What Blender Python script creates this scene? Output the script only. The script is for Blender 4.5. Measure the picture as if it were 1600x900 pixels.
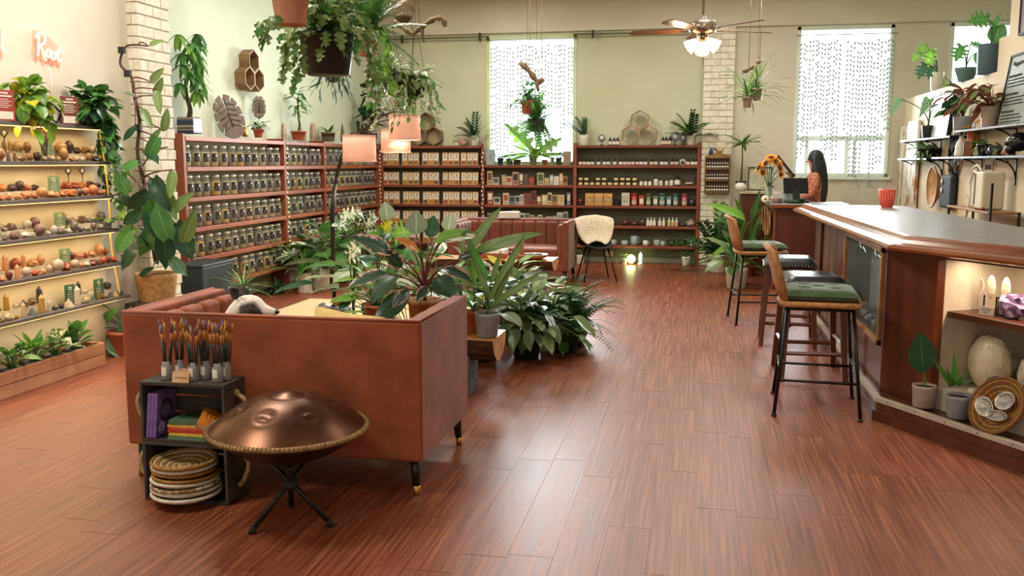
import bpy, bmesh, math, random
from mathutils import Vector, Matrix, Euler

for _o in list(bpy.data.objects):
 bpy.data.objects.remove(_o)
SC = bpy.context.scene
COL = SC.collection
PI = math.pi
R = math.radians
random.seed(7)

# ------------------------------------------------------------------ camera
FPX = 1450.0
EYE = Vector((0, 0, 1.55))
PITCH = math.atan2(197, 1450)
YAW = math.atan2(290, math.hypot(1450, 197))
cam_data = bpy.data.cameras.new('camera')
cam_data.sensor_width = 36.0
cam_data.lens = FPX / 1600 * 36
cam = bpy.data.objects.new('camera', cam_data)
COL.objects.link(cam)
cam.location = EYE
cam.rotation_euler = (PI / 2 - PITCH, 0, YAW)
SC.camera = cam
_fw = Vector((-math.sin(YAW) * math.cos(PITCH), math.cos(YAW) * math.cos(PITCH), -math.sin(PITCH)))
_rt = Vector((math.cos(YAW), math.sin(YAW), 0))
_up = _rt.cross(_fw)


def at(px, py, x=None, y=None, z=None):
 """photo pixel -> point on the plane x=, y= or z="""
 d = _fw * FPX + _rt * (px - 800) + _up * (450 - py)
 if x is not None:
  t = (x - EYE.x) / d.x
 elif y is not None:
  t = (y - EYE.y) / d.y
 else:
  t = (z - EYE.z) / d.z
 return EYE + d * t


def proj(p):
 v = Vector(p) - EYE
 w = v.dot(_fw)
 if w < .1:
  return None
 return 800 + FPX * v.dot(_rt) / w, 450 - FPX * v.dot(_up) / w, w


# ------------------------------------------------------------------ world, light, exposure
world = bpy.data.worlds.new('world')
SC.world = world
world.use_nodes = True
wb = world.node_tree.nodes['Background']
wb.inputs[0].default_value = (.93, .97, 1.0, 1)
wb.inputs[1].default_value = 2.6
SC.view_settings.view_transform = 'Standard'
SC.view_settings.look = 'None'
SC.view_settings.gamma = 1.0
SC.view_settings.exposure = 0.3
SC.view_settings.use_curve_mapping = False


def area(name, loc, rot, sx, sy, power, col):
 l = bpy.data.lights.new(name, 'AREA')
 l.shape = 'RECTANGLE'
 l.size = sx
 l.size_y = sy
 l.energy = power
 l.color = col
 if 'rear' in name or 'window' in name:
  l.spread = R(105)
 o = bpy.data.objects.new(name, l)
 COL.objects.link(o)
 o.location = loc
 o.rotation_euler = rot
 return o


# daylight entering through the three rear windows plus an unseen fill added behind the camera
area('daylight_rear_window', (-2.56, 14.2, 2.55), (R(-90), 0, 0), 1.3, 1.7, 115, (.93, .98, 1))
area('daylight_checkout_window', (2.04, 14.2, 2.45), (R(-90), 0, 0), 1.2, 1.9, 60, (.9, .96, 1))
area('daylight_stair_window', (3.85, 14.2, 2.7), (R(-90), 0, 0), .8, 1.4, 25, (.9, .96, 1))
area('front_fill', (-.6, -2.3, 1.9), (R(90), 0, 0), 7.5, 2.6, 42, (1, .96, .9))  # added fill, no opening in the front wall
# broad unseen panels added under the ceiling to brighten the room
for _i, (_x, _y, _p) in enumerate([(-3.3, 2.4, 80), (.6, 2.2, 18), (-3.3, 5.6, 78), (.8, 5.8, 26),
                                   (-3.2, 9.2, 70), (0.2, 9.2, 52), (-3.0, 12.2, 55), (.3, 12.2, 50)]):
 area('ceiling_fill', (_x, _y, 3.98), (0, 0, 0), .9, .9, _p, (1, .95, .85))

# ------------------------------------------------------------------ helpers


def lin(h):
 if isinstance(h, str):
  h = h.lstrip('#')
  c = [int(h[i:i + 2], 16) / 255 for i in (0, 2, 4)]
  return tuple(x / 12.92 if x <= .04045 else ((x + .055) / 1.055) ** 2.4 for x in c)
 return tuple(h[:3])


class MB:
 """collects shapes into one mesh"""

 def __init__(s):
  s.v = []
  s.f = []
  s.sm = []
  s.mi = []
  s.uv = None

 def add(s, vs, fs, sm=False, mi=0, M=None):
  b = len(s.v)
  if M is not None:
   vs = [M @ Vector(p) for p in vs]
  s.v.extend([tuple(p) for p in vs])
  for f in fs:
   s.f.append(tuple(i + b for i in f))
   s.sm.append(sm)
   s.mi.append(mi)
  return s

 def box(s, c, d, mi=0, M=None):
  x, y, z = c
  a, b, h = d[0] / 2, d[1] / 2, d[2] / 2
  vs = [(x + i * a, y + j * b, z + k * h) for k in (-1, 1) for j in (-1, 1) for i in (-1, 1)]
  fs = [(0, 2, 3, 1), (4, 5, 7, 6), (0, 1, 5, 4), (2, 6, 7, 3), (0, 4, 6, 2), (1, 3, 7, 5)]
  return s.add(vs, fs, False, mi, M)

 def bx(s, x0, x1, y0, y1, z0, z1, mi=0, M=None):
  return s.box(((x0 + x1) / 2, (y0 + y1) / 2, (z0 + z1) / 2), (abs(x1 - x0), abs(y1 - y0), abs(z1 - z0)), mi, M)

 def lathe(s, prof, n=16, c=(0, 0, 0), mi=0, sm=True, M=None, sq=None):
  vs = []
  for r, z in prof:
   for i in range(n):
    a = 2 * PI * i / n
    vs.append((c[0] + r * math.cos(a), c[1] + r * math.sin(a), c[2] + z))
  fs = []
  for j in range(len(prof) - 1):
   for i in range(n):
    k = (i + 1) % n
    fs.append((j * n + i, j * n + k, (j + 1) * n + k, (j + 1) * n + i))
  if prof[0][0] > 1e-4:
   fs.append(tuple(range(n - 1, -1, -1)))
  if prof[-1][0] > 1e-4:
   fs.append(tuple((len(prof) - 1) * n + i for i in range(n)))
  return s.add(vs, fs, sm, mi, M)

 def tube(s, pts, r, n=8, mi=0, sm=True, cap=True, M=None):
  pts = [Vector(p) for p in pts]
  m = len(pts)
  rs = r if isinstance(r, (list, tuple)) else [r] * m
  vs = []
  up = None
  for i, p in enumerate(pts):
   t = (pts[min(i + 1, m - 1)] - pts[max(i - 1, 0)])
   if t.length < 1e-9:
    t = Vector((0, 0, 1))
   t.normalize()
   if up is None:
    up = Vector((0, 0, 1)) if abs(t.z) < .9 else Vector((1, 0, 0))
   u = t.cross(up)
   if u.length < 1e-6:
    u = t.cross(Vector((0, 1, 0)))
   u.normalize()
   w = u.cross(t)
   up = w
   for k in range(n):
    a = 2 * PI * k / n
    vs.append(p + u * (rs[i] * math.cos(a)) + w * (rs[i] * math.sin(a)))
  fs = []
  for j in range(m - 1):
   for i in range(n):
    k = (i + 1) % n
    fs.append((j * n + i, j * n + k, (j + 1) * n + k, (j + 1) * n + i))
  if cap:
   fs.append(tuple(range(n - 1, -1, -1)))
   fs.append(tuple((m - 1) * n + i for i in range(n)))
  return s.add(vs, fs, sm, mi, M)

 def ring(s, c, R_, r, n=24, m=8, mi=0, M=None, ax='z', sx=1, sy=1):
  vs = []
  for i in range(n):
   a = 2 * PI * i / n
   for j in range(m):
    b = 2 * PI * j / m
    q = R_ + r * math.cos(b)
    x, y, z = q * math.cos(a) * sx, q * math.sin(a) * sy, r * math.sin(b)
    p = {'z': (x, y, z), 'x': (z, x, y), 'y': (x, z, y)}[ax]
    vs.append((c[0] + p[0], c[1] + p[1], c[2] + p[2]))
  fs = [(i * m + j, ((i + 1) % n) * m + j, ((i + 1) % n) * m + (j + 1) % m, i * m + (j + 1) % m)
              for i in range(n) for j in range(m)]
  return s.add(vs, fs, True, mi, M)

 def ball(s, c, r, nu=12, nv=8, mi=0, M=None, sm=True, jit=0, rnd=None):
  r = r if isinstance(r, (list, tuple)) else (r, r, r)
  vs = []
  for j in range(1, nv):
   t = PI * j / nv
   for i in range(nu):
    a = 2 * PI * i / nu
    q = 1 + (rnd.uniform(-jit, jit) if rnd else 0)
    vs.append((c[0] + r[0] * q * math.sin(t) * math.cos(a), c[1] + r[1] * q * math.sin(t) * math.sin(a),
                           c[2] + r[2] * q * math.cos(t)))
  a0 = len(vs)
  vs += [(c[0], c[1], c[2] + r[2]), (c[0], c[1], c[2] - r[2])]
  fs = []
  for j in range(nv - 2):
   for i in range(nu):
    k = (i + 1) % nu
    fs.append((j * nu + i, (j + 1) * nu + i, (j + 1) * nu + k, j * nu + k))
  for i in range(nu):
   k = (i + 1) % nu
   fs.append((a0, i, k))
   fs.append((a0 + 1, (nv - 2) * nu + k, (nv - 2) * nu + i))
  return s.add(vs, fs, sm, mi, M)

 def prism(s, poly, z0, z1, mi=0, M=None, sm=False):
  n = len(poly)
  vs = [(p[0], p[1], z0) for p in poly] + [(p[0], p[1], z1) for p in poly]
  fs = [tuple(range(n - 1, -1, -1)), tuple(range(n, 2 * n))]
  fs += [(i, (i + 1) % n, n + (i + 1) % n, n + i) for i in range(n)]
  return s.add(vs, fs, sm, mi, M)

 def loft(s, secs, n=14, mi=0, M=None, up=(0, 0, 1)):
  """secs: (centre, half width, half height); closed smooth tube with oval sections"""
  up = Vector(up)
  P_ = [Vector(q[0]) for q in secs]
  m = len(P_)
  vs = []
  for i, (c, a, b) in enumerate(secs):
   t = (P_[min(i + 1, m - 1)] - P_[max(i - 1, 0)]).normalized()
   u = t.cross(up)
   if u.length < 1e-5:
    u = t.cross(Vector((0, 1, 0)))
   u.normalize()
   w = u.cross(t)
   for k in range(n):
    q = 2 * PI * k / n
    vs.append(P_[i] + u * (a * math.cos(q)) + w * (b * math.sin(q)))
  fs = []
  for j in range(m - 1):
   for i in range(n):
    k = (i + 1) % n
    fs.append((j * n + i, j * n + k, (j + 1) * n + k, (j + 1) * n + i))
  fs.append(tuple(range(n - 1, -1, -1)))
  fs.append(tuple((m - 1) * n + i for i in range(n)))
  return s.add(vs, fs, True, mi, M)

 def mesh(s, name, mats):
  me = bpy.data.meshes.new(name)
  me.from_pydata(s.v, [], s.f)
  me.polygons.foreach_set('use_smooth', s.sm)
  me.polygons.foreach_set('material_index', s.mi)
  if s.uv:
   ul = me.uv_layers.new(name='UVMap')
   for l in me.loops:
    ul.data[l.index].uv = s.uv[l.vertex_index]
  for m in (mats if isinstance(mats, (list, tuple)) else [mats]):
   me.materials.append(m)
  me.update()
  return me

 def build(s, name, mats, parent=None, loc=None, rot=None, bevel=0, seg=2, sub=0):
  o = put(name, s.mesh(name, mats), parent, loc, rot)
  if bevel:
   b = o.modifiers.new('bevel', 'BEVEL')
   b.width = bevel
   b.segments = seg
   b.limit_method = 'ANGLE'
   b.angle_limit = R(40)
  if sub:
   b = o.modifiers.new('sub', 'SUBSURF')
   b.levels = b.render_levels = sub
  return o


def put(name, me, parent=None, loc=None, rot=None, scale=None):
 o = bpy.data.objects.new(name, me)
 COL.objects.link(o)
 if parent:
  o.parent = parent
 if loc is not None:
  o.location = loc
 if rot is not None:
  o.rotation_euler = rot
 if scale is not None:
  o.scale = (scale,) * 3 if isinstance(scale, (int, float)) else scale
 return o


LABELS = {}


def tag(o, label, cat, group=None, kind=None):
 o['label'] = label
 o['category'] = cat
 if group:
  o['group'] = group
 if kind:
  o['kind'] = kind
 n = len(label.split())
 if n < 4 or n > 16:
  print('LABEL LENGTH', n, label)
 if label in LABELS:
  print('DUP LABEL', label)
 LABELS[label] = 1
 return o


def thing(name, label, cat, loc=(0, 0, 0), rz=0, group=None):
 o = bpy.data.objects.new(name, None)
 COL.objects.link(o)
 o.empty_display_size = .05
 o.location = loc
 o.rotation_euler = (0, 0, rz)
 return tag(o, label, cat, group)


def struct(o):
 o['kind'] = 'structure'
 return o


ORD = ['first', 'second', 'third', 'fourth', 'fifth', 'sixth', 'seventh', 'eighth', 'ninth', 'tenth', 'eleventh',
       'twelfth', 'thirteenth', 'fourteenth', 'fifteenth', 'sixteenth', 'seventeenth', 'eighteenth', 'nineteenth',
       'twentieth', 'twenty-first', 'twenty-second', 'twenty-third', 'twenty-fourth', 'twenty-fifth', 'twenty-sixth',
       'twenty-seventh', 'twenty-eighth', 'twenty-ninth', 'thirtieth']


def bez(a, b, c, n=8):
 a, b, c = Vector(a), Vector(b), Vector(c)
 return [a * (1 - t) ** 2 + b * (2 * t * (1 - t)) + c * t * t for t in [i / n for i in range(n + 1)]]


def spline(pts, k=5):
 pts = [Vector(p) for p in pts]
 out = []
 for i in range(len(pts) - 1):
  p0, p1, p2, p3 = pts[max(i - 1, 0)], pts[i], pts[i + 1], pts[min(i + 2, len(pts) - 1)]
  for j in range(k):
   t = j / k
   out.append(.5 * ((2 * p1) + (p2 - p0) * t + (2 * p0 - 5 * p1 + 4 * p2 - p3) * t * t + (3 * p1 - p0 - 3 * p2 + p3) * t ** 3))
 out.append(pts[-1])
 return out


# ------------------------------------------------------------------ materials
MATS = {}


def pm(name, c1, c2=None, scale=8, rough=.6, metal=0, bump=0, stretch=(1, 1, 1), rand=0, detail=4, spec=.5, emit=0,
       emitc=None, alpha=1, coat=0, lo=.35, hi=.65, world=False, sheen=0, trans=0, bscale=None):
 """procedural material: two colours mixed by noise, bump, per-object random brightness"""
 if name in MATS:
  return MATS[name]
 m = bpy.data.materials.new(name)
 m.use_nodes = True
 nt = m.node_tree
 N = nt.nodes
 L = nt.links.new
 b = N['Principled BSDF']
 c1 = lin(c1)
 c2 = lin(c2) if c2 else tuple(x * .82 for x in c1)
 b.inputs['Roughness'].default_value = rough
 b.inputs['Metallic'].default_value = metal
 b.inputs['Specular IOR Level'].default_value = spec
 b.inputs['Coat Weight'].default_value = coat
 b.inputs['Coat Roughness'].default_value = .08
 b.inputs['Sheen Weight'].default_value = sheen
 b.inputs['Transmission Weight'].default_value = trans
 b.inputs['Alpha'].default_value = alpha
 if world:
  g = N.new('ShaderNodeNewGeometry')
  co = g.outputs['Position']
 else:
  tc = N.new('ShaderNodeTexCoord')
  co = tc.outputs['Object']
 mp = N.new('ShaderNodeMapping')
 mp.inputs['Scale'].default_value = stretch
 L(co, mp.inputs['Vector'])
 nz = N.new('ShaderNodeTexNoise')
 nz.inputs['Scale'].default_value = scale
 nz.inputs['Detail'].default_value = detail
 L(mp.outputs[0], nz.inputs['Vector'])
 rp = N.new('ShaderNodeValToRGB')
 rp.color_ramp.elements[0].position = lo
 rp.color_ramp.elements[1].position = hi
 rp.color_ramp.elements[0].color = (*c1, 1)
 rp.color_ramp.elements[1].color = (*c2, 1)
 L(nz.outputs['Fac'], rp.inputs['Fac'])
 col = rp.outputs['Color']
 if rand:
  oi = N.new('ShaderNodeObjectInfo')
  if not world:
   ad = N.new('ShaderNodeVectorMath')
   ad.operation = 'ADD'
   sc = N.new('ShaderNodeVectorMath')
   sc.operation = 'SCALE'
   sc.inputs[0].default_value = (17, 23, 31)
   L(oi.outputs['Random'], sc.inputs['Scale'])
   L(mp.outputs[0], ad.inputs[0])
   L(sc.outputs[0], ad.inputs[1])
   L(ad.outputs[0], nz.inputs['Vector'])
  mr = N.new('ShaderNodeMapRange')
  mr.inputs[3].default_value = 1 - rand
  mr.inputs[4].default_value = 1 + rand
  L(oi.outputs['Random'], mr.inputs[0])
  hs = N.new('ShaderNodeHueSaturation')
  L(mr.outputs[0], hs.inputs['Value'])
  L(col, hs.inputs['Color'])
  col = hs.outputs['Color']
 L(col, b.inputs['Base Color'])
 if bump:
  bp = N.new('ShaderNodeBump')
  bp.inputs['Strength'].default_value = bump
  bp.inputs['Distance'].default_value = .01
  if bscale:
   n2 = N.new('ShaderNodeTexNoise')
   n2.inputs['Scale'].default_value = bscale
   L(mp.outputs[0], n2.inputs['Vector'])
   L(n2.outputs['Fac'], bp.inputs['Height'])
  else:
   L(nz.outputs['Fac'], bp.inputs['Height'])
  L(bp.outputs[0], b.inputs['Normal'])
 if emit:
  b.inputs['Emission Color'].default_value = (*lin(emitc or c1), 1)
  b.inputs['Emission Strength'].default_value = emit
 MATS[name] = m
 return m


def palette(name, cols, rough=.5, coat=0, noise=0, scale=30, bump=0):
 """random pick of a colour for each object"""
 m = bpy.data.materials.new(name)
 m.use_nodes = True
 N = m.node_tree.nodes
 L = m.node_tree.links.new
 b = N['Principled BSDF']
 b.inputs['Roughness'].default_value = rough
 b.inputs['Coat Weight'].default_value = coat
 oi = N.new('ShaderNodeObjectInfo')
 rp = N.new('ShaderNodeValToRGB')
 rp.color_ramp.interpolation = 'CONSTANT'
 while len(rp.color_ramp.elements) < len(cols):
  rp.color_ramp.elements.new(.5)
 for i, c in enumerate(cols):
  rp.color_ramp.elements[i].position = i / len(cols)
  rp.color_ramp.elements[i].color = (*lin(c), 1)
 L(oi.outputs['Random'], rp.inputs['Fac'])
 col = rp.outputs['Color']
 if noise:
  tc = N.new('ShaderNodeTexCoord')
  nz = N.new('ShaderNodeTexNoise')
  nz.inputs['Scale'].default_value = scale
  L(tc.outputs['Object'], nz.inputs['Vector'])
  mx = N.new('ShaderNodeMix')
  mx.data_type = 'RGBA'
  mx.blend_type = 'MULTIPLY'
  mx.inputs[0].default_value = noise
  r2 = N.new('ShaderNodeValToRGB')
  r2.color_ramp.elements[0].position = .35
  r2.color_ramp.elements[1].position = .65
  L(nz.outputs['Fac'], r2.inputs['Fac'])
  L(col, mx.inputs[6])
  L(r2.outputs['Color'], mx.inputs[7])
  col = mx.outputs[2]
  if bump:
   bp = N.new('ShaderNodeBump')
   bp.inputs['Strength'].default_value = bump
   bp.inputs['Distance'].default_value = .01
   L(nz.outputs['Fac'], bp.inputs['Height'])
   L(bp.outputs[0], b.inputs['Normal'])
 L(col, b.inputs['Base Color'])
 MATS[name] = m
 return m


def glassy(name, tint='#ffffff', clear=.85, rough=.05):
 """thin clear glass: transparent with a glossy skin"""
 m = bpy.data.materials.new(name)
 m.use_nodes = True
 N = m.node_tree.nodes
 L = m.node_tree.links.new
 b = N['Principled BSDF']
 b.inputs['Base Color'].default_value = (*lin(tint), 1)
 b.inputs['Roughness'].default_value = rough
 t = N.new('ShaderNodeBsdfTransparent')
 t.inputs[0].default_value = (*lin(tint), 1)
 mx = N.new('ShaderNodeMixShader')
 mx.inputs[0].default_value = clear
 L(b.outputs[0], mx.inputs[1])
 L(t.outputs[0], mx.inputs[2])
 L(mx.outputs[0], N['Material Output'].inputs[0])
 MATS[name] = m
 return m


def leafmat(name, main, alt=None, pat='plain', rough=.35, vein=None, amt=.5, freq=16):
 """leaf colours from the leaf's own u (across) and v (along)"""
 if name in MATS:
  return MATS[name]
 m = bpy.data.materials.new(name)
 m.use_nodes = True
 N = m.node_tree.nodes
 L = m.node_tree.links.new
 b = N['Principled BSDF']
 b.inputs['Roughness'].default_value = rough
 main = lin(main)
 alt = lin(alt) if alt else tuple(x * 1.9 for x in main)
 vein = lin(vein) if vein else tuple(min(1, x * 1.7 + .02) for x in main)
 uv = N.new('ShaderNodeUVMap')
 sp = N.new('ShaderNodeSeparateXYZ')
 L(uv.outputs[0], sp.inputs[0])

 def mt(op, a, b_=None, c=None):
  n = N.new('ShaderNodeMath')
  n.operation = op
  for i, q in enumerate((a, b_, c)):
   if q is None:
    continue
   if isinstance(q, (int, float)):
    n.inputs[i].default_value = q
   else:
    L(q, n.inputs[i])
  return n.outputs[0]

 def mix(f, a, b_):
  n = N.new('ShaderNodeMix')
  n.data_type = 'RGBA'
  L(f, n.inputs[0])
  for i, q in ((6, a), (7, b_)):
   if isinstance(q, tuple):
    n.inputs[i].default_value = (*q[:3], 1)
   else:
    L(q, n.inputs[i])
  return n.outputs[2]
 au = mt('ABSOLUTE', mt('SUBTRACT', sp.outputs[0], .5))
 oi = N.new('ShaderNodeObjectInfo')
 tc = N.new('ShaderNodeTexCoord')
 nz = N.new('ShaderNodeTexNoise')
 nz.noise_dimensions = '4D'
 nz.inputs['Scale'].default_value = 4 if pat == 'blotch' else 9
 L(uv.outputs[0], nz.inputs['Vector'])
 L(mt('MULTIPLY', oi.outputs['Random'], 40.0), nz.inputs['W'])
 # side veins
 ph = mt('SUBTRACT', mt('MULTIPLY', sp.outputs[1], float(freq)), mt('MULTIPLY', au, freq * .55))
 wv = mt('FRACT', ph)
 if pat == 'plain':
  vf = mt('LESS_THAN', wv, .10)
  col = mix(mt('MULTIPLY', vf, .35), main, vein)
 elif pat == 'stripe':
  vf = mt('LESS_THAN', wv, amt)
  col = mix(vf, main, alt)
 elif pat == 'edge':
  ef = mt('GREATER_THAN', mt('ADD', mt('MULTIPLY', au, 2.0), mt('MULTIPLY', mt('SUBTRACT', nz.outputs['Fac'], .5), 1.6)), 1 - amt)
  col = mix(ef, main, alt)
 elif pat == 'blotch':
  ef = mt('GREATER_THAN', nz.outputs['Fac'], 1 - amt)
  col = mix(ef, main, alt)
 elif pat == 'centre':
  ef = mt('LESS_THAN', mt('ADD', mt('MULTIPLY', au, 2.0), mt('MULTIPLY', mt('SUBTRACT', nz.outputs['Fac'], .5), .8)), amt)
  col = mix(ef, main, alt)
 elif pat == 'veins':
  vf = mt('LESS_THAN', wv, .22)
  col = mix(vf, main, alt)
 col = mix(mt('LESS_THAN', au, .025), col, vein)
 hs = N.new('ShaderNodeHueSaturation')
 mr = N.new('ShaderNodeMapRange')
 mr.inputs[3].default_value = .7
 mr.inputs[4].default_value = 1.3
 L(oi.outputs['Random'], mr.inputs[0])
 L(mr.outputs[0], hs.inputs['Value'])
 L(col, hs.inputs['Color'])
 L(hs.outputs[0], b.inputs['Base Color'])
 tl = N.new('ShaderNodeBsdfTranslucent')
 L(hs.outputs[0], tl.inputs[0])
 mx = N.new('ShaderNodeMixShader')
 mx.inputs[0].default_value = .28
 L(b.outputs[0], mx.inputs[1])
 L(tl.outputs[0], mx.inputs[2])
 L(mx.outputs[0], N['Material Output'].inputs[0])
 MATS[name] = m
 return m


WOOD_RED = pm('red_stained_pine', '#aa623e', '#844628', 5, .5, stretch=(1, .12, 1), rand=.12, bump=.15)
WOOD_REDX = pm('red_stained_pine_across', '#8d4a30', '#6a321f', 5, .5, stretch=(.12, 1, 1), rand=.12, bump=.15)
WOOD_DARK = pm('dark_bar_wood', '#5c2f1d', '#45200f', 6, .35, stretch=(1, 1, .15), rand=.1, bump=.1)
WOOD_RAIL = pm('bar_rail_wood', '#8a4a24', '#5f2d14', 6, .22, stretch=(.3, .3, 2), bump=.05)
WOOD_TAN = pm('tan_wood', '#a8794a', '#80552f', 7, .5, stretch=(1, 1, .2), bump=.1)
WOOD_CRATE = pm('weathered_crate_wood', '#4a4038', '#2c2622', 9, .75, stretch=(.15, 1, 1), rand=.15, bump=.3)
WOOD_STOOL = pm('stool_walnut', '#6b3820', '#4b2413', 7, .35, stretch=(1, 1, .15), bump=.05)
WOOD_CEDAR = pm('cedar_plank', '#c98f62', '#a2663e', 5, .6, stretch=(1, .1, 1.5), bump=.15)
BLACK = pm('black_metal', '#17181a', '#0f1011', 8, .4, .3)
BLACKM = pm('matte_black', '#1c1c1e', '#141416', 8, .7)
WHITE = pm('white_gloss', '#e9e6de', '#d9d5cb', 5, .35)
CREAM = pm('cream_paint', '#d8cfb8', '#cbc1a8', 3, .7)
GOLD = pm('brass', '#c69a4e', '#a97c35', 6, .3, .9)
STEEL = pm('brushed_nickel', '#b9b2a6', '#98928a', 6, .25, .95)
TERRA = pm('terracotta', '#b5663f', '#9a5233', 9, .75, bump=.1)
TERRAP = pm('pale_terracotta', '#c58a6c', '#b07457', 9, .7, bump=.1)
CERW = pm('white_ceramic', '#dcd8cd', '#cbc6ba', 6, .3)
CERG = pm('grey_ceramic', '#84868a', '#717377', 8, .55)
CERB = pm('blue_grey_ceramic', '#4d6370', '#3e525e', 6, .5)
CERK = pm('black_plastic', '#23272a', '#191c1f', 8, .4)
SOIL = pm('potting_soil', '#33251a', '#1c140d', 40, .95, bump=.5)
ROPE = pm('jute_rope', '#a98a60', '#7d623d', 60, .85, bump=.6)
STEMG = pm('green_stem', '#54713a', '#3e5a2a', 10, .5)
STEMR = pm('red_stem', '#6b2f28', '#4d1f1c', 10, .45)
STEMB = pm('brown_stem', '#5b4630', '#3f2f20', 12, .8, bump=.3)
PAPER = pm('paper_white', '#e8e2d2', '#dcd4c0', 20, .8)
GLASS = glassy('clear_glass')
GLASSW = glassy('window_glass', '#f4faf8', .93)
LED = pm('led_strip', '#ffd9a0', '#ffd9a0', 3, .5, emit=1.3, emitc='#ffcf8a')

# ================================================================== the room
XL, XLN, YB, ZC = -5.2, -4.65, 14.45, 4.03      # far left wall, near left wall, rear wall, ceiling


def floor_material():
 m = bpy.data.materials.new('vinyl_plank')
 m.use_nodes = True
 N = m.node_tree.nodes
 L = m.node_tree.links.new
 b = N['Principled BSDF']
 g = N.new('ShaderNodeNewGeometry')
 oi = N.new('ShaderNodeObjectInfo')
 mp = N.new('ShaderNodeMapping')
 mp.inputs['Scale'].default_value = (40, .9, 1)
 L(g.outputs['Position'], mp.inputs['Vector'])
 sc = N.new('ShaderNodeVectorMath')
 sc.operation = 'SCALE'
 sc.inputs[0].default_value = (31, 57, 0)
 L(oi.outputs['Random'], sc.inputs['Scale'])
 ad = N.new('ShaderNodeVectorMath')
 L(mp.outputs[0], ad.inputs[0])
 L(sc.outputs[0], ad.inputs[1])
 n1 = N.new('ShaderNodeTexNoise')
 n1.inputs['Scale'].default_value = 1.6
 n1.inputs['Detail'].default_value = 5
 n1.inputs['Roughness'].default_value = .6
 L(ad.outputs[0], n1.inputs['Vector'])
 rp = N.new('ShaderNodeValToRGB')
 e = rp.color_ramp.elements
 e[0].position, e[0].color = .34, (*lin('#5d2c1e'), 1)
 e[1].position, e[1].color = .68, (*lin('#9a5b3a'), 1)
 k = e.new(.5)
 k.color = (*lin('#7b3f28'), 1)
 L(n1.outputs['Fac'], rp.inputs['Fac'])
 mr = N.new('ShaderNodeMapRange')
 mr.inputs[3].default_value = .95
 mr.inputs[4].default_value = 1.05
 L(oi.outputs['Random'], mr.inputs[0])
 hs = N.new('ShaderNodeHueSaturation')
 L(mr.outputs[0], hs.inputs['Value'])
 L(rp.outputs['Color'], hs.inputs['Color'])
 L(hs.outputs[0], b.inputs['Base Color'])
 r2 = N.new('ShaderNodeMapRange')
 r2.inputs[3].default_value = .34
 r2.inputs[4].default_value = .5
 L(n1.outputs['Fac'], r2.inputs[0])
 L(r2.outputs[0], b.inputs['Roughness'])
 b.inputs['Specular IOR Level'].default_value = .55
 bp = N.new('ShaderNodeBump')
 bp.inputs['Strength'].default_value = .22
 bp.inputs['Distance'].default_value = .004
 L(n1.outputs['Fac'], bp.inputs['Height'])
 L(bp.outputs[0], b.inputs['Normal'])
 return m


FLOOR = floor_material()
SUBF = pm('floor_joint', '#75402a', '#683622', 6, .5)
m = MB()
m.bx(-5.4, 4.7, -2.6, 14.7, -.12, -.004)
floor = struct(m.build('floor', SUBF))
planks = []
PW, PL = .182, 1.22
ix = 0
x = -5.25
while x < 4.6:
 off = random.random() * PL
 y = -2.5 - off
 while y < 14.5:
  y0, y1 = max(y, -2.5), min(y + PL, 14.45)
  if y1 - y0 > .1:
   q = proj((x + PW / 2, (y0 + y1) / 2, 0))
   vis = q and -60 < q[0] < 1660 and 0 < q[1] < 1000 and -4.5 < x < 1.2
   planks.append((q[2] if vis else 99, x, y0, y1))
  y += PL
 x += PW
planks.sort()
pmesh = MB().bx(0, PW - .0009, 0, PL - .003, -.006, 0).mesh('plank', FLOOR)
rest = MB()
for i, (d, x, y0, y1) in enumerate(planks):
 if i < 296 and d < 99:
  put('plank', pmesh, floor, (x, y0, 0), None, (1, (y1 - y0) / PL, 1))
 else:
  rest.bx(x, x + PW - .0009, y0, y1 - .003, -.006, 0)
o = rest.build('plank_field', FLOOR, floor)
o['kind'] = 'stuff'

WALLG = pm('pale_green_plaster', '#c5ceba', '#bdc6b0', 1.6, .8, bump=.12, world=True, bscale=30)
WALLC = pm('cream_plaster', '#d6d0bf', '#cec8b4', 1.2, .8, bump=.15, world=True, bscale=25)
WALLO = pm('olive_plaster', '#c4c5a9', '#bcbe9f', 1.4, .8, bump=.12, world=True, bscale=30)
WALLW = pm('warm_white_plaster', '#cdc5b3', '#c6bda9', 1.3, .8, bump=.15, world=True, bscale=25)
CEIL = pm('ceiling_paint', '#d8d3bd', '#cdc7b0', 2, .85, world=True)
BRICK = pm('painted_brick', '#ded8c6', '#cbc3ae', 14, .75, bump=.5, rand=.06)
MORT = pm('painted_mortar', '#c6bfad', '#b6ae9b', 20, .85, bump=.3)

# rear wall with three window openings
WIN = [(-3.27, -1.85, 1.5, 3.48), (1.38, 2.72, 1.33, 3.5), (3.46, 4.35, 1.95, 3.5)]


def wall_with_holes(x0, x1, z0, z1, holes, y0, y1):
 m = MB()
 xs = x0
 for a, b_, c, d in holes:
  m.bx(xs, a, y0, y1, z0, z1)
  m.bx(a, b_, y0, y1, z0, c)
  m.bx(a, b_, y0, y1, d, z1)
  xs = b_
 m.bx(xs, x1, y0, y1, z0, z1)
 return m


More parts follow.
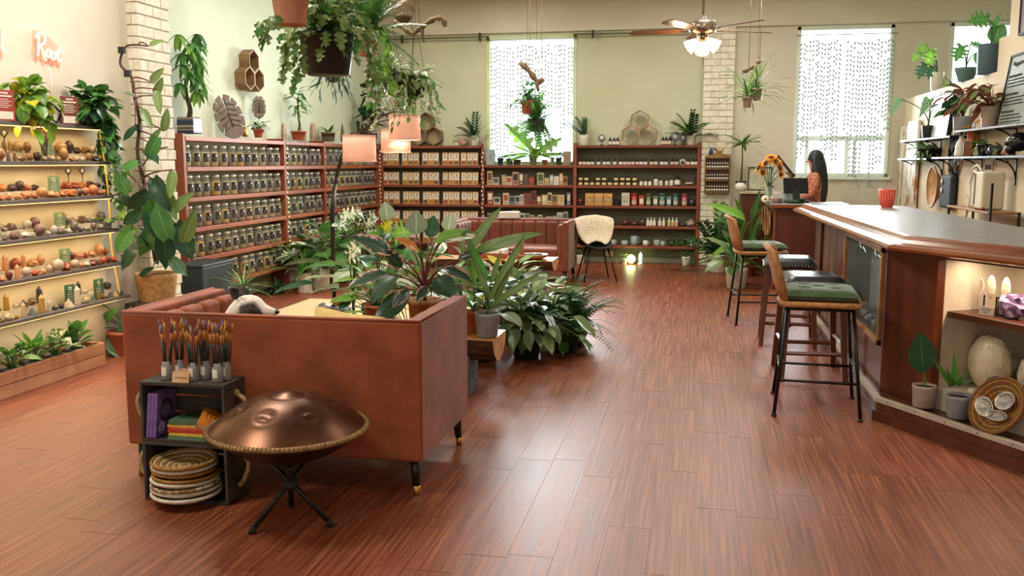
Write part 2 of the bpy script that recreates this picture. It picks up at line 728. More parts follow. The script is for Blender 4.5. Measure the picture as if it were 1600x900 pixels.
m = MB()
m.bx(-5.4, WIN[0][0], YB, YB + .22, 0, ZC)
m.bx(WIN[0][0], WIN[0][1], YB, YB + .22, 0, WIN[0][2])
m.bx(WIN[0][0], WIN[0][1], YB, YB + .22, WIN[0][3], ZC)
m.bx(WIN[0][1], .04, YB, YB + .22, 0, ZC)
wall_back = struct(m.build('wall_back', WALLO))
m = wall_with_holes(.04, 4.6, 0, ZC, WIN[1:], YB, YB + .22)
struct(m.build('wall_back_right', WALLC))
m = MB().bx(-5.2, 4.6, YB - .07, YB, 3.52, ZC)
struct(m.build('trim_soffit', WALLC))
m = MB().bx(XL - .2, XL, 7.0, YB, 0, ZC)
struct(m.build('wall_left', WALLG))
m = MB().bx(XLN - .75, XLN, -2.6, 7.12, 0, ZC)
struct(m.build('wall_left_near', WALLW))
m = MB().bx(-5.4, 4.7, -2.6, 14.7, ZC, ZC + .1)
struct(m.build('ceiling', CEIL))
m = MB().bx(-5.4, 4.7, -2.7, -2.5, 0, ZC)
struct(m.build('wall_front', WALLW))
m = MB().bx(4.6, 4.8, -2.6, 14.7, 0, ZC)
struct(m.build('wall_right_far', WALLC))
# stepped partition on the right (ledge for plants)
XR = 2.9
m = MB()
m.bx(XR, XR + .16, 10.2, YB, 0, 2.44)
m.bx(XR, XR + .16, 9.9, 10.2, 0, 2.76)
m.bx(XR, XR + .16, -2.6, 9.9, 0, ZC)
struct(m.build('wall_right', pm('apricot_plaster', '#d8c8a8', '#d0be9a', 1.2, .8, bump=.15, world=True, bscale=25)))
# baseboards
TRIM = pm('trim_paint', '#cfcab0', '#bfb99e', 4, .6)
struct(MB().bx(XL, XL + .02, 7.6, 14.4, 0, .13).bx(XL, XL + .03, 7.6, 14.4, 0, .03).build('baseboard_left', TRIM, bevel=.004))
struct(MB().bx(-4.9, .0, YB - .02, YB, 0, .1).build('baseboard_back', pm('trim_grey', '#8a8a78', '#7a7a6a', 4, .6), bevel=.004))


def brick_pillar(name, x0, x1, y0, y1, z1, faces, course=.092, bl=.235):
 """mortar core with separate painted bricks on the visible faces"""
 core = struct(MB().bx(x0 + .012, x1 - .012, y0 + .012, y1 - .012, 0, z1).build(name, MORT))
 rnd = random.Random(3)
 h = course - .01
 n = int(z1 / course)
 meshes = {}

 def bk(cx, cy, cz, sx, sy):
  key = (round(sx, 3), round(sy, 3))
  if key not in meshes:
   a, b_, c = sx / 2, sy / 2, h / 2
   e = .005
   ex, ey = (0, e) if sx < .03 else (e, 0)
   mb = MB()
   if sx < .03:
    ring = [(-a, -b_, -c), (-a, b_, -c), (-a, b_, c), (-a, -b_, c), (a - e, -b_, -c), (a - e, b_, -c), (a - e, b_, c), (a - e, -b_, c), (a, -b_ + e, -c + e), (a, b_ - e, -c + e), (a, b_ - e, c - e), (a, -b_ + e, c - e)]
   else:
    ring = [(-a, b_, -c), (-a, b_, c), (a, b_, c), (a, b_, -c), (-a, -b_ + e, -c), (-a, -b_ + e, c), (a, -b_ + e, c), (a, -b_ + e, -c), (-a + e, -b_, -c + e), (-a + e, -b_, c - e), (a - e, -b_, c - e), (a - e, -b_, -c + e)]
   fs_ = [(0, 3, 2, 1), (8, 9, 10, 11)]
   for q in (0, 4):
    fs_ += [(q + i_, q + (i_ + 1) % 4, q + 4 + (i_ + 1) % 4, q + 4 + i_) for i_ in range(4)]
   mb.add(ring, fs_)
   meshes[key] = mb.mesh('brick', BRICK)
  put('brick', meshes[key], core, (cx, cy, cz))
 for k in range(n):
  z = (k + .5) * course
  for f in faces:
   if f == 'x':      # face towards +x, runs along y
    ln, a0 = y1 - y0, y0
   else:             # face towards -y, runs along x
    ln, a0 = x1 - x0, x0
   s = 0 if k % 2 == 0 else -bl / 2
   while s < ln - .01:
    p, q = max(s, 0), min(s + bl, ln)
    if q - p > .03:
     w = q - p - .008
     j = rnd.uniform(-.003, .003)
     if f == 'x':
      bk(x1 - .014 + j, a0 + (p + q) / 2, z, .028, w)
     else:
      bk(a0 + (p + q) / 2, y0 + .014 + j, z, w, .028)
    s += bl
 return core


brick_pillar('pillar_left', -5.2, -4.55, 7.11, 7.6, ZC, ['x', 'y'])
brick_pillar('pillar_back', .05, .50, 14.22, 14.46, 3.5, ['y'])
brick_pillar('pillar_corner', -5.22, -4.97, 14.22, 14.46, 3.5, ['y'])

# ------------------------------------------------------------------ windows
FRAME = pm('window_frame_white', '#dfe8dc', '#cfdacc', 4, .45)
FRAMEY = pm('window_frame_aged', '#cfd8b4', '#bcc79d', 4, .5)


def window(n, x0, x1, z0, z1, frame, mull):
 y = YB + .06
 mb = MB()
 t = .055
 for a, b_, c, d in ((x0, x0 + t, z0, z1), (x1 - t, x1, z0, z1), (x0, x1, z1 - t, z1), (x0, x1, z0, z0 + t)):
  mb.bx(a, b_, YB - .015, y + .06, c, d)
 o = struct(mb.build('window_%d' % n, frame, bevel=.006))
 for a, b_, c, d in mull:
  MB().bx(a, b_, y, y + .05, c, d).build('glazing_bar', frame, o, bevel=.004)
 MB().bx(x0 + .02, x1 - .02, y + .02, y + .026, z0 + .02, z1 - .02).build('pane', GLASSW, o)
 MB().bx(x0 - .04, x1 + .04, YB - .05, YB + .02, z0 - .04, z0).build('window_sill', frame, o, bevel=.006)
 return o


window(1, *WIN[0], FRAMEY, [])
window(2, *WIN[1], FRAME, [(1.38, 2.72, 1.86, 1.93), (1.56, 1.61, 1.35, 1.88), (2.12, 2.18, 1.35, 1.88), (2.24, 2.28, 1.35, 1.88)])
window(3, *WIN[2], FRAME, [])


# sheer leaf-embroidered curtains
def sheer_material():
 m = bpy.data.materials.new('sheer_fabric')
 m.use_nodes = True
 N = m.node_tree.nodes
 L = m.node_tree.links.new
 N.remove(N['Principled BSDF'])
 tl = N.new('ShaderNodeBsdfTranslucent')
 tl.inputs[0].default_value = (.9, .93, .9, 1)
 df = N.new('ShaderNodeBsdfDiffuse')
 df.inputs[0].default_value = (.86, .9, .86, 1)
 a = N.new('ShaderNodeMixShader')
 a.inputs[0].default_value = .4
 L(tl.outputs[0], a.inputs[1])
 L(df.outputs[0], a.inputs[2])
 t = N.new('ShaderNodeBsdfTransparent')
 b = N.new('ShaderNodeMixShader')
 b.inputs[0].default_value = .74
 L(a.outputs[0], b.inputs[1])
 L(t.outputs[0], b.inputs[2])
 L(b.outputs[0], N['Material Output'].inputs[0])
 return m


SHEER = sheer_material()
EMBR = pm('curtain_embroidery', '#98a29e', '#8a9490', 20, .8)


def curtain(label, x0, x1, z0, z1, y, n, vines, group):
 t = thing('sheer_curtain', label, 'curtain', ((x0 + x1) / 2, y, z1), 0, group)
 w = (x1 - x0) / 2
 h = z1 - z0
 vs, fs = [], []
 nx, nz = n * 6, 8

 def yy(u, k):
  return .016 * math.sin(u * n * 2 * PI) * (.35 + .65 * k / nz)
 for k in range(nz + 1):
  for i in range(nx + 1):
   u = i / nx
   vs.append((-w + 2 * w * u, yy(u, k), -h * k / nz))
 for k in range(nz):
  for i in range(nx):
   a = k * (nx + 1) + i
   fs.append((a, a + 1, a + nx + 2, a + nx + 1))
 MB().add(vs, fs, True).build('fabric', SHEER, t)
 rnd = random.Random(int(x0 * 100))
 mb = MB()
 for i in range(vines):
  u = (i + .5) / vines + rnd.uniform(-.012, .012)
  xx = -w + 2 * w * u
  zz = -.05 - rnd.random() * .06
  end = -h * rnd.choice([.55, .62, .75, .83, .9])
  dens = .065
  while zz > end:
   for sgn in (-1, 1):
    if rnd.random() < .86:
     a = .06
     p = Vector((xx + sgn * .004, yy(u, 4) - .012, zz))
     q = p + Vector((sgn * .042, 0, -a))
     k = Vector((.0075, 0, sgn * .0052))
     mb.add([p, p + (q - p) * .5 + k * 1.3, q, p + (q - p) * .5 - k * 1.3], [(0, 1, 2, 3)])
   zz -= dens
 mb.build('leaf_embroidery', EMBR, t)['kind'] = 'stuff'
 MB().tube([(-w - .06, 0, .012), (w + .06, 0, .012)], .006, 8).build('rod', STEEL, t)
 return t


curtain('white sheer leaf-patterned curtain on the window above the book shelves', -3.2, -1.9, 1.56, 3.40, YB - .04, 9, 13, 'sheer window curtains')
curtain('white sheer leaf-patterned curtain at the left half of the checkout window', 1.42, 2.0, 1.24, 3.36, YB - .04, 5, 7, 'sheer window curtains')
curtain('white sheer leaf-patterned curtain at the right half of the checkout window', 2.07, 2.70, .98, 3.36, YB - .04, 5, 7, 'sheer window curtains')

# picture-rail poles either side of the rear window
for a, b_, lab in ((-4.9, -3.2, 'long dark curtain pole on the wall left of the bright rear window'),
                   (-1.9, .02, 'long dark curtain pole on the wall right of the bright rear window')):
 t = thing('wall_pole', lab, 'pole', ((a + b_) / 2, YB - .12, 3.46), 0, 'poles along the rear wall')
 hw = (b_ - a) / 2
 MB().tube([(-hw, 0, 0), (hw, 0, 0)], .014, 8).build('pole', pm('pole_grey', '#6d6c5f', '#5a594e', 5, .5), t)
 for s in (hw - .15, -hw + .3):
  MB().bx(s - .012, s + .012, -.02, .05, -.06, .06).build('bracket', BLACK, t)
# recessed ceiling lamp seen at the top edge
t = thing('ceiling_downlight', 'small round white downlight set in the ceiling', 'ceiling light', (at(785, 0, z=ZC).x, at(785, 0, z=ZC).y, ZC - .02))
MB().lathe([(.09, 0), (.1, .005), (.1, .018), (.07, .02)], 20).build('ring', WHITE, t)
MB().lathe([(.0, .0), (.07, .002)], 20).build('lens', pm('lamp_lens', '#fff4dc', emit=6, emitc='#fff0d0'), t)

# ================================================================== jar shelves along the left wall
ZB = [1.80, 1.50, 1.195, .89, .585, .285]        # board tops
JX0, JX1 = -5.17, -4.95
BAYS = [(8.42, 10.70), (10.70, 11.95), (11.95, 14.12)]
BAYN = ['near bay', 'narrow middle bay', 'far bay']
t = thing('jar_shelf', 'long red-stained wooden shelf unit full of herb jars on the left wall', 'shelf', (-5.06, 11.3, 0))
for y in (8.42, 10.70, 11.95, 14.12):
 MB().bx(JX0 + 5.06, JX1 + 5.06, y - 11.3 - .024, y - 11.3 + .024, 0.0, 1.83).build('upright', pm('red_pine_upright', '#94492e', '#6f331f', 5, .5, stretch=(1, 1, .12), rand=.1, bump=.15), t, bevel=.003)
for (a, b_) in BAYS:
 for z in ZB:
  MB().bx(JX0 + 5.06, JX1 + 5.065, a - 11.3 + .025, b_ - 11.3 - .025, z - .042, z).build('shelf_board', WOOD_RED, t, bevel=.003)

# ---- herb jar
JARG = glassy('jar_glass', '#eef4f0', .9, .05)
HERB = palette('dried_herbs', ['#b59a70', '#98754f', '#c2ab7c', '#7d6748', '#a18a58', '#b98750', '#6d5644', '#c99c42', '#9a8a5a', '#8a6259', '#b5a285', '#c7a06a'], .9, 0, .3, 90, .5)
LIDM = pm('silver_lid', '#c4c4bc', '#adada6', 9, .35, .4)
LABK = pm('black_label', '#1d1c20', '#242228', 30, .55)
LABW = pm('label_white', '#d9d4c8', '#c9c4b8', 30, .6)
jr, jh = .064, .222
prof = [(jr * .93, 0), (jr, .008), (jr, jh * .70), (jr * .93, jh * .77), (jr * .76, jh * .83), (jr * .76, jh * .88)]
J_GL = MB().lathe(prof, 14).mesh('jar', JARG)
J_CO = MB().lathe([(jr * .86, .006), (jr * .93, .014), (jr * .93, jh * .66), (jr * .5, jh * .70), (0, jh * .69)], 12).mesh('contents', HERB)
J_LI = MB().lathe([(jr * .82, jh * .86), (jr * .84, jh * .87), (jr * .84, jh * .965), (jr * .8, jh * .98), (0, jh * .98)], 14).mesh('lid', LIDM)


def wrap_label(r, z0, z1, ang, n=6, extra=True):
 """curved paper label on a jar, centred on local -y; white emblem and lines of print"""
 mb = MB()

 def P_(a, z, rr):
  return (rr * math.sin(a), -rr * math.cos(a), z)
 vs, fs = [], []
 for i in range(n + 1):
  a = -ang + 2 * ang * i / n
  vs += [P_(a, z0, r), P_(a, z1, r)]
 fs = [(2 * i, 2 * i + 2, 2 * i + 3, 2 * i + 1) for i in range(n)]
 mb.add(vs, fs, True, 0)
 if extra:
  rr = r + .0012
  cz = z0 + (z1 - z0) * .74
  q = (z1 - z0) * .15
  mb.add([P_(q / r * math.cos(a) * 1.0, cz + q * math.sin(a), rr) for a in [k * PI / 4 for k in range(8)]], [tuple(range(8))], False, 1)
  for k, (w, zz) in enumerate(((.6, .48), (.45, .36), (.55, .2))):
   z = z0 + (z1 - z0) * zz
   a = ang * w
   mb.add([P_(-a, z, rr), P_(a, z, rr), P_(a, z + .006, rr), P_(-a, z + .006, rr)], [(0, 1, 2, 3)], False, 1)
 return mb


J_LA = wrap_label(jr + .001, jh * .24, jh * .62, .8).mesh('label', [LABK, LABW])
rnd = random.Random(11)


def herb_jar(loc, rz, label, group):
 o = put('herb_jar', J_GL, None, loc, (0, 0, rz))
 tag(o, label, 'jar', group)
 put('contents', J_CO, o)
 put('lid', J_LI, o)
 put('label', J_LA, o)


ROWN = ['top', 'second', 'third', 'fourth', 'bottom']
for bi, (a, b_) in enumerate(BAYS):
 n = (12, 6, 11)[bi]
 for ri in range(5):
  z = ZB[ri + 1]
  nn = n
  if bi == 0 and ri == 4:
   nn = 10
  if bi == 1 and ri == 4:
   nn = 3
  for k in range(nn):
   sp = (b_ - a - .06) / n
   off = (n - nn) * sp
   y = a + .03 + off + sp * (k + .5) + rnd.uniform(-.01, .01)
   herb_jar((-5.03 + rnd.uniform(-.012, .012), y, z), R(90) + R(-12) + rnd.uniform(-.12, .12),
                     f'herb jar, {ORD[k]} from left, {ROWN[ri]} row, {BAYN[bi]} of the jar shelves',
                     'herb jars on the left shelves')

# strings of tiny lights / clips on the uprights
BULB = pm('fairy_bulb', '#f3e4c4', emit=.6, emitc='#ffe3b0')
for y, lab in ((10.70, 'string of small clear fairy lights down the first divider of the jar shelves'), (14.12, 'string of small clear fairy lights where the jar shelves meet the rear shelves')):
 t = thing('fairy_lights', lab, 'lights', (JX1 + .012, y, 1.78), 0, 'fairy lights on the shelves')
 pts = [Vector((.004 + .004 * math.sin(i), .012 * math.sin(i * 1.7), -i * .06)) for i in range(25)]
 MB().tube(pts, .0022, 5).build('wire', pm('wire_clear', '#b9a77c'), t)
 for i in range(1, 25):
  MB().ball(pts[i] + Vector((.008, 0, 0)), .009, 8, 6).build('bulb', BULB, t)

# ================================================================== rear shelves
YF = 14.2
SHB = pm('rear_shelf_backing', '#6b6b57', '#5d5d4b', 3, .85)
BX = [(-4.93, -3.29), (-3.27, -1.84), (-1.83, .03)]
t = thing('rear_shelf', 'red-brown wooden shelf unit of three bays along the rear wall', 'shelf', (-2.45, 14.31, 0))
ox, oy = 2.45, -14.31
for x in (-4.93, -3.28, -1.835, .02):
 h = 1.84 if x not in (-3.28,) else 1.84
 MB().bx(x + ox - .024, x + ox + .024, YF + oy, YF + oy + .2, 0, h).build('upright', WOOD_REDX, t, bevel=.003)
MB().bx(.02 + ox + .024, .02 + ox + .05, YF + oy + .03, YF + oy + .2, 0.1, 1.8).build('side_board', WOOD_REDX, t, bevel=.003)
for bi, (a, b_) in enumerate(BX):
 for k, z in enumerate(ZB):
  if bi == 1 and k == 0:
   continue
  MB().bx(a + ox + .025, b_ + ox - .025, YF + oy - .004, YF + oy + .2, z - .04, z).build('shelf_board', WOOD_REDX, t, bevel=.003)
 top = 1.8 if bi != 1 else 1.47
 MB().bx(a + ox + .02, b_ + ox - .02, YF + oy + .2, YF + oy + .21, .1, top).build('back_panel', SHB, t)
for x, lab in ((-3.28, 'string of small clear fairy lights down the divider beside the tea pouches'),):
 q = thing('fairy_lights', lab, 'lights', (x, YF - .012, 1.75), 0, 'fairy lights on the shelves')
 pts = [Vector((.012 * math.sin(i * 1.7), -.004, -i * .065)) for i in range(20)]
 MB().tube(pts, .0022, 5).build('wire', MATS['wire_clear'], q)
 for i in range(1, 20):
  MB().ball(pts[i] + Vector((0, -.008, 0)), .010, 8, 6).build('bulb', BULB, q)

# ---- tea pouches
KRAFT = pm('kraft_paper', '#c9a77c', '#b89264', 25, .75, rand=.1)
TEAW = palette('tea_window', ['#c8862c', '#b8742a', '#8f6b34', '#d09a3f', '#a5562a', '#7b5a35'], .5, .2, .5, 120)
m = MB()
w, d, h = .088, .045, .195
vs = [(-w / 2, -d / 2, 0), (w / 2, -d / 2, 0), (w / 2, d / 2, 0), (-w / 2, d / 2, 0),
      (-w / 2, -d / 2 * .9, h * .35), (w / 2, -d / 2 * .9, h * .35), (w / 2, d / 2 * .9, h * .35), (-w / 2, d / 2 * .9, h * .35),
      (-w / 2, -.003, h), (w / 2, -.003, h), (w / 2, .003, h), (-w / 2, .003, h)]
fs = [(3, 2, 1, 0), (8, 9, 10, 11)]
for k in (0, 4):
 fs += [(k, k + 1, k + 5, k + 4), (k + 1, k + 2, k + 6, k + 5), (k + 2, k + 3, k + 7, k + 6), (k + 3, k, k + 4, k + 7)]
m.add(vs, fs)
P_BAG = m.mesh('tea_pouch', KRAFT)
yw = -d / 2 - .0015
P_WIN = MB().add([(-.036, yw + .001, .012), (.036, yw + .001, .012), (.034, yw + .0026, .062), (-.034, yw + .0026, .062)], [(0, 1, 2, 3)]).mesh('clear_window', TEAW)


def pslope(z):
 t = (z - h * .35) / (h * .65)
 return -(d / 2 * .9 * (1 - t) + .003 * t) - .0015


P_LAB = MB().add([(-.034, pslope(.078), .078), (.034, pslope(.078), .078), (.034, pslope(.165), .165), (-.034, pslope(.165), .165)], [(0, 1, 2, 3)], False, 0)
for (a, b_, c, e) in ((-.012, .012, .132, .155), (-.026, .026, .112, .118), (-.02, .02, .098, .103)):
 P_LAB.add([(a, pslope(c) - .001, c), (b_, pslope(c) - .001, c), (b_, pslope(e) - .001, e), (a, pslope(e) - .001, e)], [(0, 1, 2, 3)], False, 1)
P_LAB = P_LAB.mesh('label', [PAPER, pm('print_dark', '#4b3a33', '#5a463c', 30, .7)])
gx = [-4.79, -4.46, -4.13, -3.80, -3.50]
GN = ['leftmost', 'second', 'middle', 'fourth', 'rightmost']
for ri in range(5):
 for gi, x in enumerate(gx):
  for k in range(3):
   o = put('tea_pouch', P_BAG, None, (x + (k - 1) * .091 + rnd.uniform(-.004, .004), YF + .05 + (k % 2) * .012, ZB[ri + 1]), (0, 0, rnd.uniform(-.08, .08)))
   tag(o, f'kraft tea pouch, {ORD[k]} of the {GN[gi]} trio, {ROWN[ri]} row of rear shelves', 'tea pouch', 'tea pouches on the rear shelves')
   put('clear_window', P_WIN, o)
   put('label', P_LAB, o)

# ---- card decks and books
BOXM = palette('deck_print', ['#d8cbb0', '#b98d77', '#7f8d8c', '#cdb27a', '#a5a08a', '#8d3f34', '#c9b8b0', '#d4cda9', '#6c6f74', '#c88a4e', '#93a3a8', '#b3a58c', '#5b4a52', '#d9d2c2'], .55, 0, .35, 60)
PRINT = palette('deck_art', ['#6a4a3a', '#2f3f44', '#e0d3b4', '#a8503c', '#4e5b49', '#c9a860', '#3d2f38', '#8a97a0'], .55, 0, .3, 40)
bn = ['second', 'third', 'fourth', 'bottom']
for ri in range(4):
 x = -3.22
 k = 0
 while x < -1.92 and k < 24:
  w = rnd.uniform(.05, .115)
  h = rnd.uniform(.105, .2) if rnd.random() < .8 else rnd.uniform(.19, .225)
  if rnd.random() < .16:
   x += .035
  if x + w > -1.87:
   break
  dd = rnd.uniform(.03, .055)
  o = MB().box((0, 0, h / 2), (w, dd, h)).build('card_deck', BOXM, None, (x + w / 2, YF + .04 + dd / 2, ZB[ri + 2] if ri < 3 else ZB[5]), (0, 0, 0))
  if ri == 3:
   o.location.z = ZB[5]
  tag(o, f'upright printed deck or book, {ORD[k]} from left, {bn[ri]} row of the middle rear bay', 'card deck', 'decks and books on the rear shelves')
  mb = MB().bx(-w * .36, w * .36, -dd / 2 - .002, -dd / 2, h * .34, h * .86)
  mb.bx(-w * .3, w * .3, -dd / 2 - .002, -dd / 2, h * .12, h * .2)
  mb.build('cover_art', PRINT, o)
  x += w + .006
  k += 1

# ================================================================== goods in the right-hand rear bay
BOT = pm('amber_black_bottle', '#1d1a1c', '#14120f', 8, .15, coat=.3)
LABP = palette('bottle_label', ['#d8b4ac', '#dcd6c6', '#cfc7b4', '#d9c2b0', '#c8ccd0'], .6)
WOODJAR = pm('white_bottle', '#d8d4c9', '#cac6bb', 8, .4)


def bottle_meshes(r, h, neck=.35, cap='black'):
 b = MB().lathe([(r * .95, 0), (r, .004), (r, h * .58), (r * .8, h * .66), (r * neck, h * .72), (r * neck, h * .78)], 12)
 c = MB().lathe([(r * neck * 1.25, h * .76), (r * neck * 1.25, h * .86), (r * neck * .6, h * .9), (r * neck * .45, h)], 10)
 l = MB().lathe([(r * 1.02, h * .1), (r * 1.02, h * .5)], 12)
 l.f = l.f[:-2]
 l.sm = l.sm[:-2]
 l.mi = l.mi[:-2]
 return b, c, l


b, c, l = bottle_meshes(.030, .105)
DB, DC, DL = b.mesh('bottle', BOT), c.mesh('dropper_cap', BLACKM), l.mesh('label', LABP)


def bottle(x, y, z, label, group, meshes=None, name='dropper_bottle', cat='bottle', s=1):
 B, Cc, Ll = meshes or (DB, DC, DL)
 o = put(name, B, None, (x, y, z), (0, 0, rnd.uniform(0, 6)), s)
 tag(o, label, cat, group)
 put('cap', Cc, o)
 put('label', Ll, o)
 return o


k = 0
x = -1.76
while x < -.30:
 bottle(x, YF + .06 + rnd.uniform(-.01, .02), ZB[1], f'small dark dropper bottle, {ORD[k]} from left, top shelf of the right rear bay', 'dropper bottles on the rear shelves')
 x += .062 + (rnd.random() < .25) * .03
 k += 1
bottle(-.14, YF + .06, ZB[1], 'small dark dropper bottle beside the round dial on the rear shelf', 'dropper bottles on the rear shelves')
for i, x in enumerate((-.07, -.01)):
 bottle(x, YF + .06, ZB[1], f'small dark dropper bottle, {("left", "right")[i]} of the pair at the top shelf right end', 'dropper bottles on the rear shelves')
t = thing('round_dial', 'small round cream dial standing on the rear shelf', 'dial', (-.22, YF + .05, ZB[1]))
MB().lathe([(.0, -.012), (.044, -.012), (.046, 0), (.042, .012), (0, .012)], 20, M=Matrix.Translation((0, 0, .046)) @ Matrix.Rotation(R(90), 4, 'X')).build('case', CERW, t)
MB().lathe([(0, 0), (.03, .001)], 18, M=Matrix.Translation((0, -.013, .046)) @ Matrix.Rotation(R(90), 4, 'X')).build('face', pm('dial_face', '#8b8f6a', '#74785a', 30, .5), t)
# balm jars, stacked two high
BJ = MB().lathe([(.031, 0), (.033, .004), (.033, .05)], 14).mesh('balm_jar', BOT)
BJL = MB().lathe([(.034, .05), (.035, .052), (.035, .066), (.03, .07)], 14).mesh('lid', BLACKM)
lb = wrap_label(.0342, .008, .045, 1.4, 8, False)
BJA = lb.mesh('label', pm('balm_label', '#e3cf9c', '#d8c08a', 30, .6))
spots = [(-1.755, 2), (-1.665, 2), (-1.575, 1), (-1.485, 2), (-1.395, 2), (-1.305, 1), (-1.21, 2), (-1.115, 2), (-1.025, 2), (-.93, 2)]
for i, (x, n) in enumerate(spots):
 for q in range(n):
  o = put('balm_jar', BJ, None, (x + rnd.uniform(-.003, .003), YF + .07, ZB[2] + q * .0705), (0, 0, rnd.uniform(-.3, .3)))
  w_ = 'single' if n == 1 else ('lower', 'upper')[q]
  tag(o, f'black balm jar with cream label, {w_} one of the {ORD[i]} pile, right rear bay', 'balm jar', 'balm jars on the rear shelf')
  put('lid', BJL, o)
  put('label', BJA, o)
# white bottles and dark bottle next to the balm jars
b, c, l = bottle_meshes(.026, .09)
WB = (b.mesh('bottle', WOODJAR), c.mesh('cap', BLACKM), l.mesh('label', PAPER))
for i, x in enumerate((-.83, -.765, -.70)):
 bottle(x, YF + .06, ZB[2], f'small white bottle with black cap, {ORD[i]} of the three after the balm jars', 'white bottles on the rear shelf', WB, 'white_bottle')
b, c, l = bottle_meshes(.036, .14)
WB2 = (b.mesh('bottle', WOODJAR), c.mesh('cap', BLACKM), l.mesh('label', LABP))
for i, (x, s) in enumerate(((-.61, 1), (-.535, .75), (-.45, .72), (-.38, .82))):
 bottle(x, YF + .07, ZB[2], f'white bottle with black top, {ORD[i]} of the four taller ones right of the small bottles', 'white bottles on the rear shelf', WB2, 'white_bottle', s=s)
b, c, l = bottle_meshes(.045, .17)
BB = (b.mesh('bottle', BOT), c.mesh('cap', BLACKM), l.mesh('label', PAPER))
bottle(-.29, YF + .08, ZB[2], 'large dark bottle with white label on the rear shelf', 'dark bottles on the rear shelf', BB, 'dark_bottle')
t = thing('stone_bowl', 'shallow wooden bowl of pale stones at the rear shelf right end', 'bowl', (-.12, YF + .08, ZB[2]))
MB().lathe([(.03, 0), (.06, .012), (.078, .035), (.072, .035), (.05, .016), (0, .012)], 20).build('bowl', WOOD_TAN, t)
for i in range(5):
 MB().ball((.035 * math.cos(i * 1.3), .03 * math.sin(i * 1.3), .036), (.02, .017, .014), 8, 6).build('stone', CERW, t)
t = MB().bx(-.05, .05, -.008, .008, 0, .15).build('framed_card', BOXM, None, (-.08, YF + .17, ZB[2]), None, .003)
tag(t, 'small brown card leaning behind the bowl of pale stones', 'card')
# kraft bags, tins
KB = MB()
KB.bx(-.07, .07, -.04, .04, 0, .15)
KB.add([(-.07, -.04, .15), (.07, -.04, .15), (.07, .04, .15), (-.07, .04, .15), (-.07, -.004, .2), (.07, -.004, .2), (.07, .004, .2), (-.07, .004, .2)],
       [(0, 1, 5, 4), (1, 2, 6, 5), (2, 3, 7, 6), (3, 0, 4, 7), (4, 5, 6, 7)])
KBm = KB.mesh('kraft_bag', pm('orange_kraft', '#d09a5a', '#c28a4a', 20, .7, rand=.08))
KBl = MB().bx(-.045, .045, -.0425, -.04, .055, .125).mesh('label', pm('bag_art', '#cbb98c', '#5d6a42', 40, .7))
for i, x in enumerate((-1.61, -1.47, -1.33)):
 o = put('kraft_bag', KBm, None, (x + .0, YF + .07, ZB[3]), (0, 0, rnd.uniform(-.06, .06)), .94)
 tag(o, f'orange kraft paper bag with picture label, {("left", "middle", "right")[i]} one of three', 'paper bag', 'kraft bags on the rear shelf')
 put('label', KBl, o)
t = thing('incense_burner', 'red and black incense burner left of the kraft bags', 'incense burner', (-1.76, YF + .08, ZB[3]))
MB().lathe([(.05, 0), (.062, .02), (.05, .04), (.03, .045)], 16).build('base', BLACKM, t)
MB().lathe([(.03, .045), (.04, .06), (.03, .085), (.01, .095), (0, .1)], 14).build('dome', pm('lacquer_red', '#9c3a2c', '#7e2c22', 8, .3), t)
t = thing('dark_tin', 'small squat black tin between kraft bags and white box', 'tin', (-1.19, YF + .07, ZB[3]))
MB().lathe([(.04, 0), (.045, .01), (.045, .055), (.04, .06)], 16).build('body', BLACKM, t)
MB().lathe([(.046, .05), (.046, .07), (.02, .08), (.012, .095), (0, .096)], 16).build('lid', BLACK, t)
t = MB().bx(-.06, .06, -.035, .035, 0, .195).build('tea_box', BOXM, None, (-1.06, YF + .07, ZB[3]), None, .003)
tag(t, 'pale tea box with leafy print beside the red tins', 'tea box')
MB().bx(-.04, .04, -.0365, -.035, .04, .15).build('printed_front', pm('leaf_print', '#ded7c2', '#5f6357', 60, .7), t)
tins = [(-.93, .048, .19, '#a3392f', 'tall red tin'), (-.82, .04, .155, '#b4493a', 'short red tin'), (-.715, .045, .185, '#5f6b4a', 'tall olive green tin'),
  (-.61, .038, .15, '#6f7b58', 'short pale green tin'), (-.51, .05, .19, '#4c7468', 'tall teal tin'), (-.41, .036, .145, '#5e7f78', 'short grey-green tin'),
  (-.31, .045, .185, '#4f6a63', 'tall dark teal tin'), (-.18, .045, .185, '#9a4f55', 'tall rose pink tin')]
for x, r, h, c, lab in tins:
 t = thing('tea_tin', f'{lab} standing on the third shelf of the right rear bay', 'tea tin', (x, YF + .07, ZB[3]), 0, 'tea tins')
 cm = pm('tin_' + c[1:], c, None, 12, .35, .3)
 if 'short' in lab:
  MB().bx(-r, r, -r * .7, r * .7, 0, h).build('body', cm, t, bevel=.004)
  MB().bx(-r * .7, r * .7, -r * .7 - .002, -r * .7, h * .2, h * .7).build('label', LABP, t)
 else:
  MB().lathe([(r * .97, 0), (r, .004), (r, h * .82)], 18).build('body', cm, t)
  MB().lathe([(r * 1.02, h * .82), (r * 1.02, h * .97), (r * .96, h)], 18).build('lid', cm, t)
  MB().ring((0, 0, h * .5), r, .003, 18, 6).build('band', STEEL, t)
  wrap_label(r + .001, h * .12, h * .44, .7, 6).build('label', [pm('tin_label', '#cfc6ae', '#bdb399', 20, .6), LABK], t)


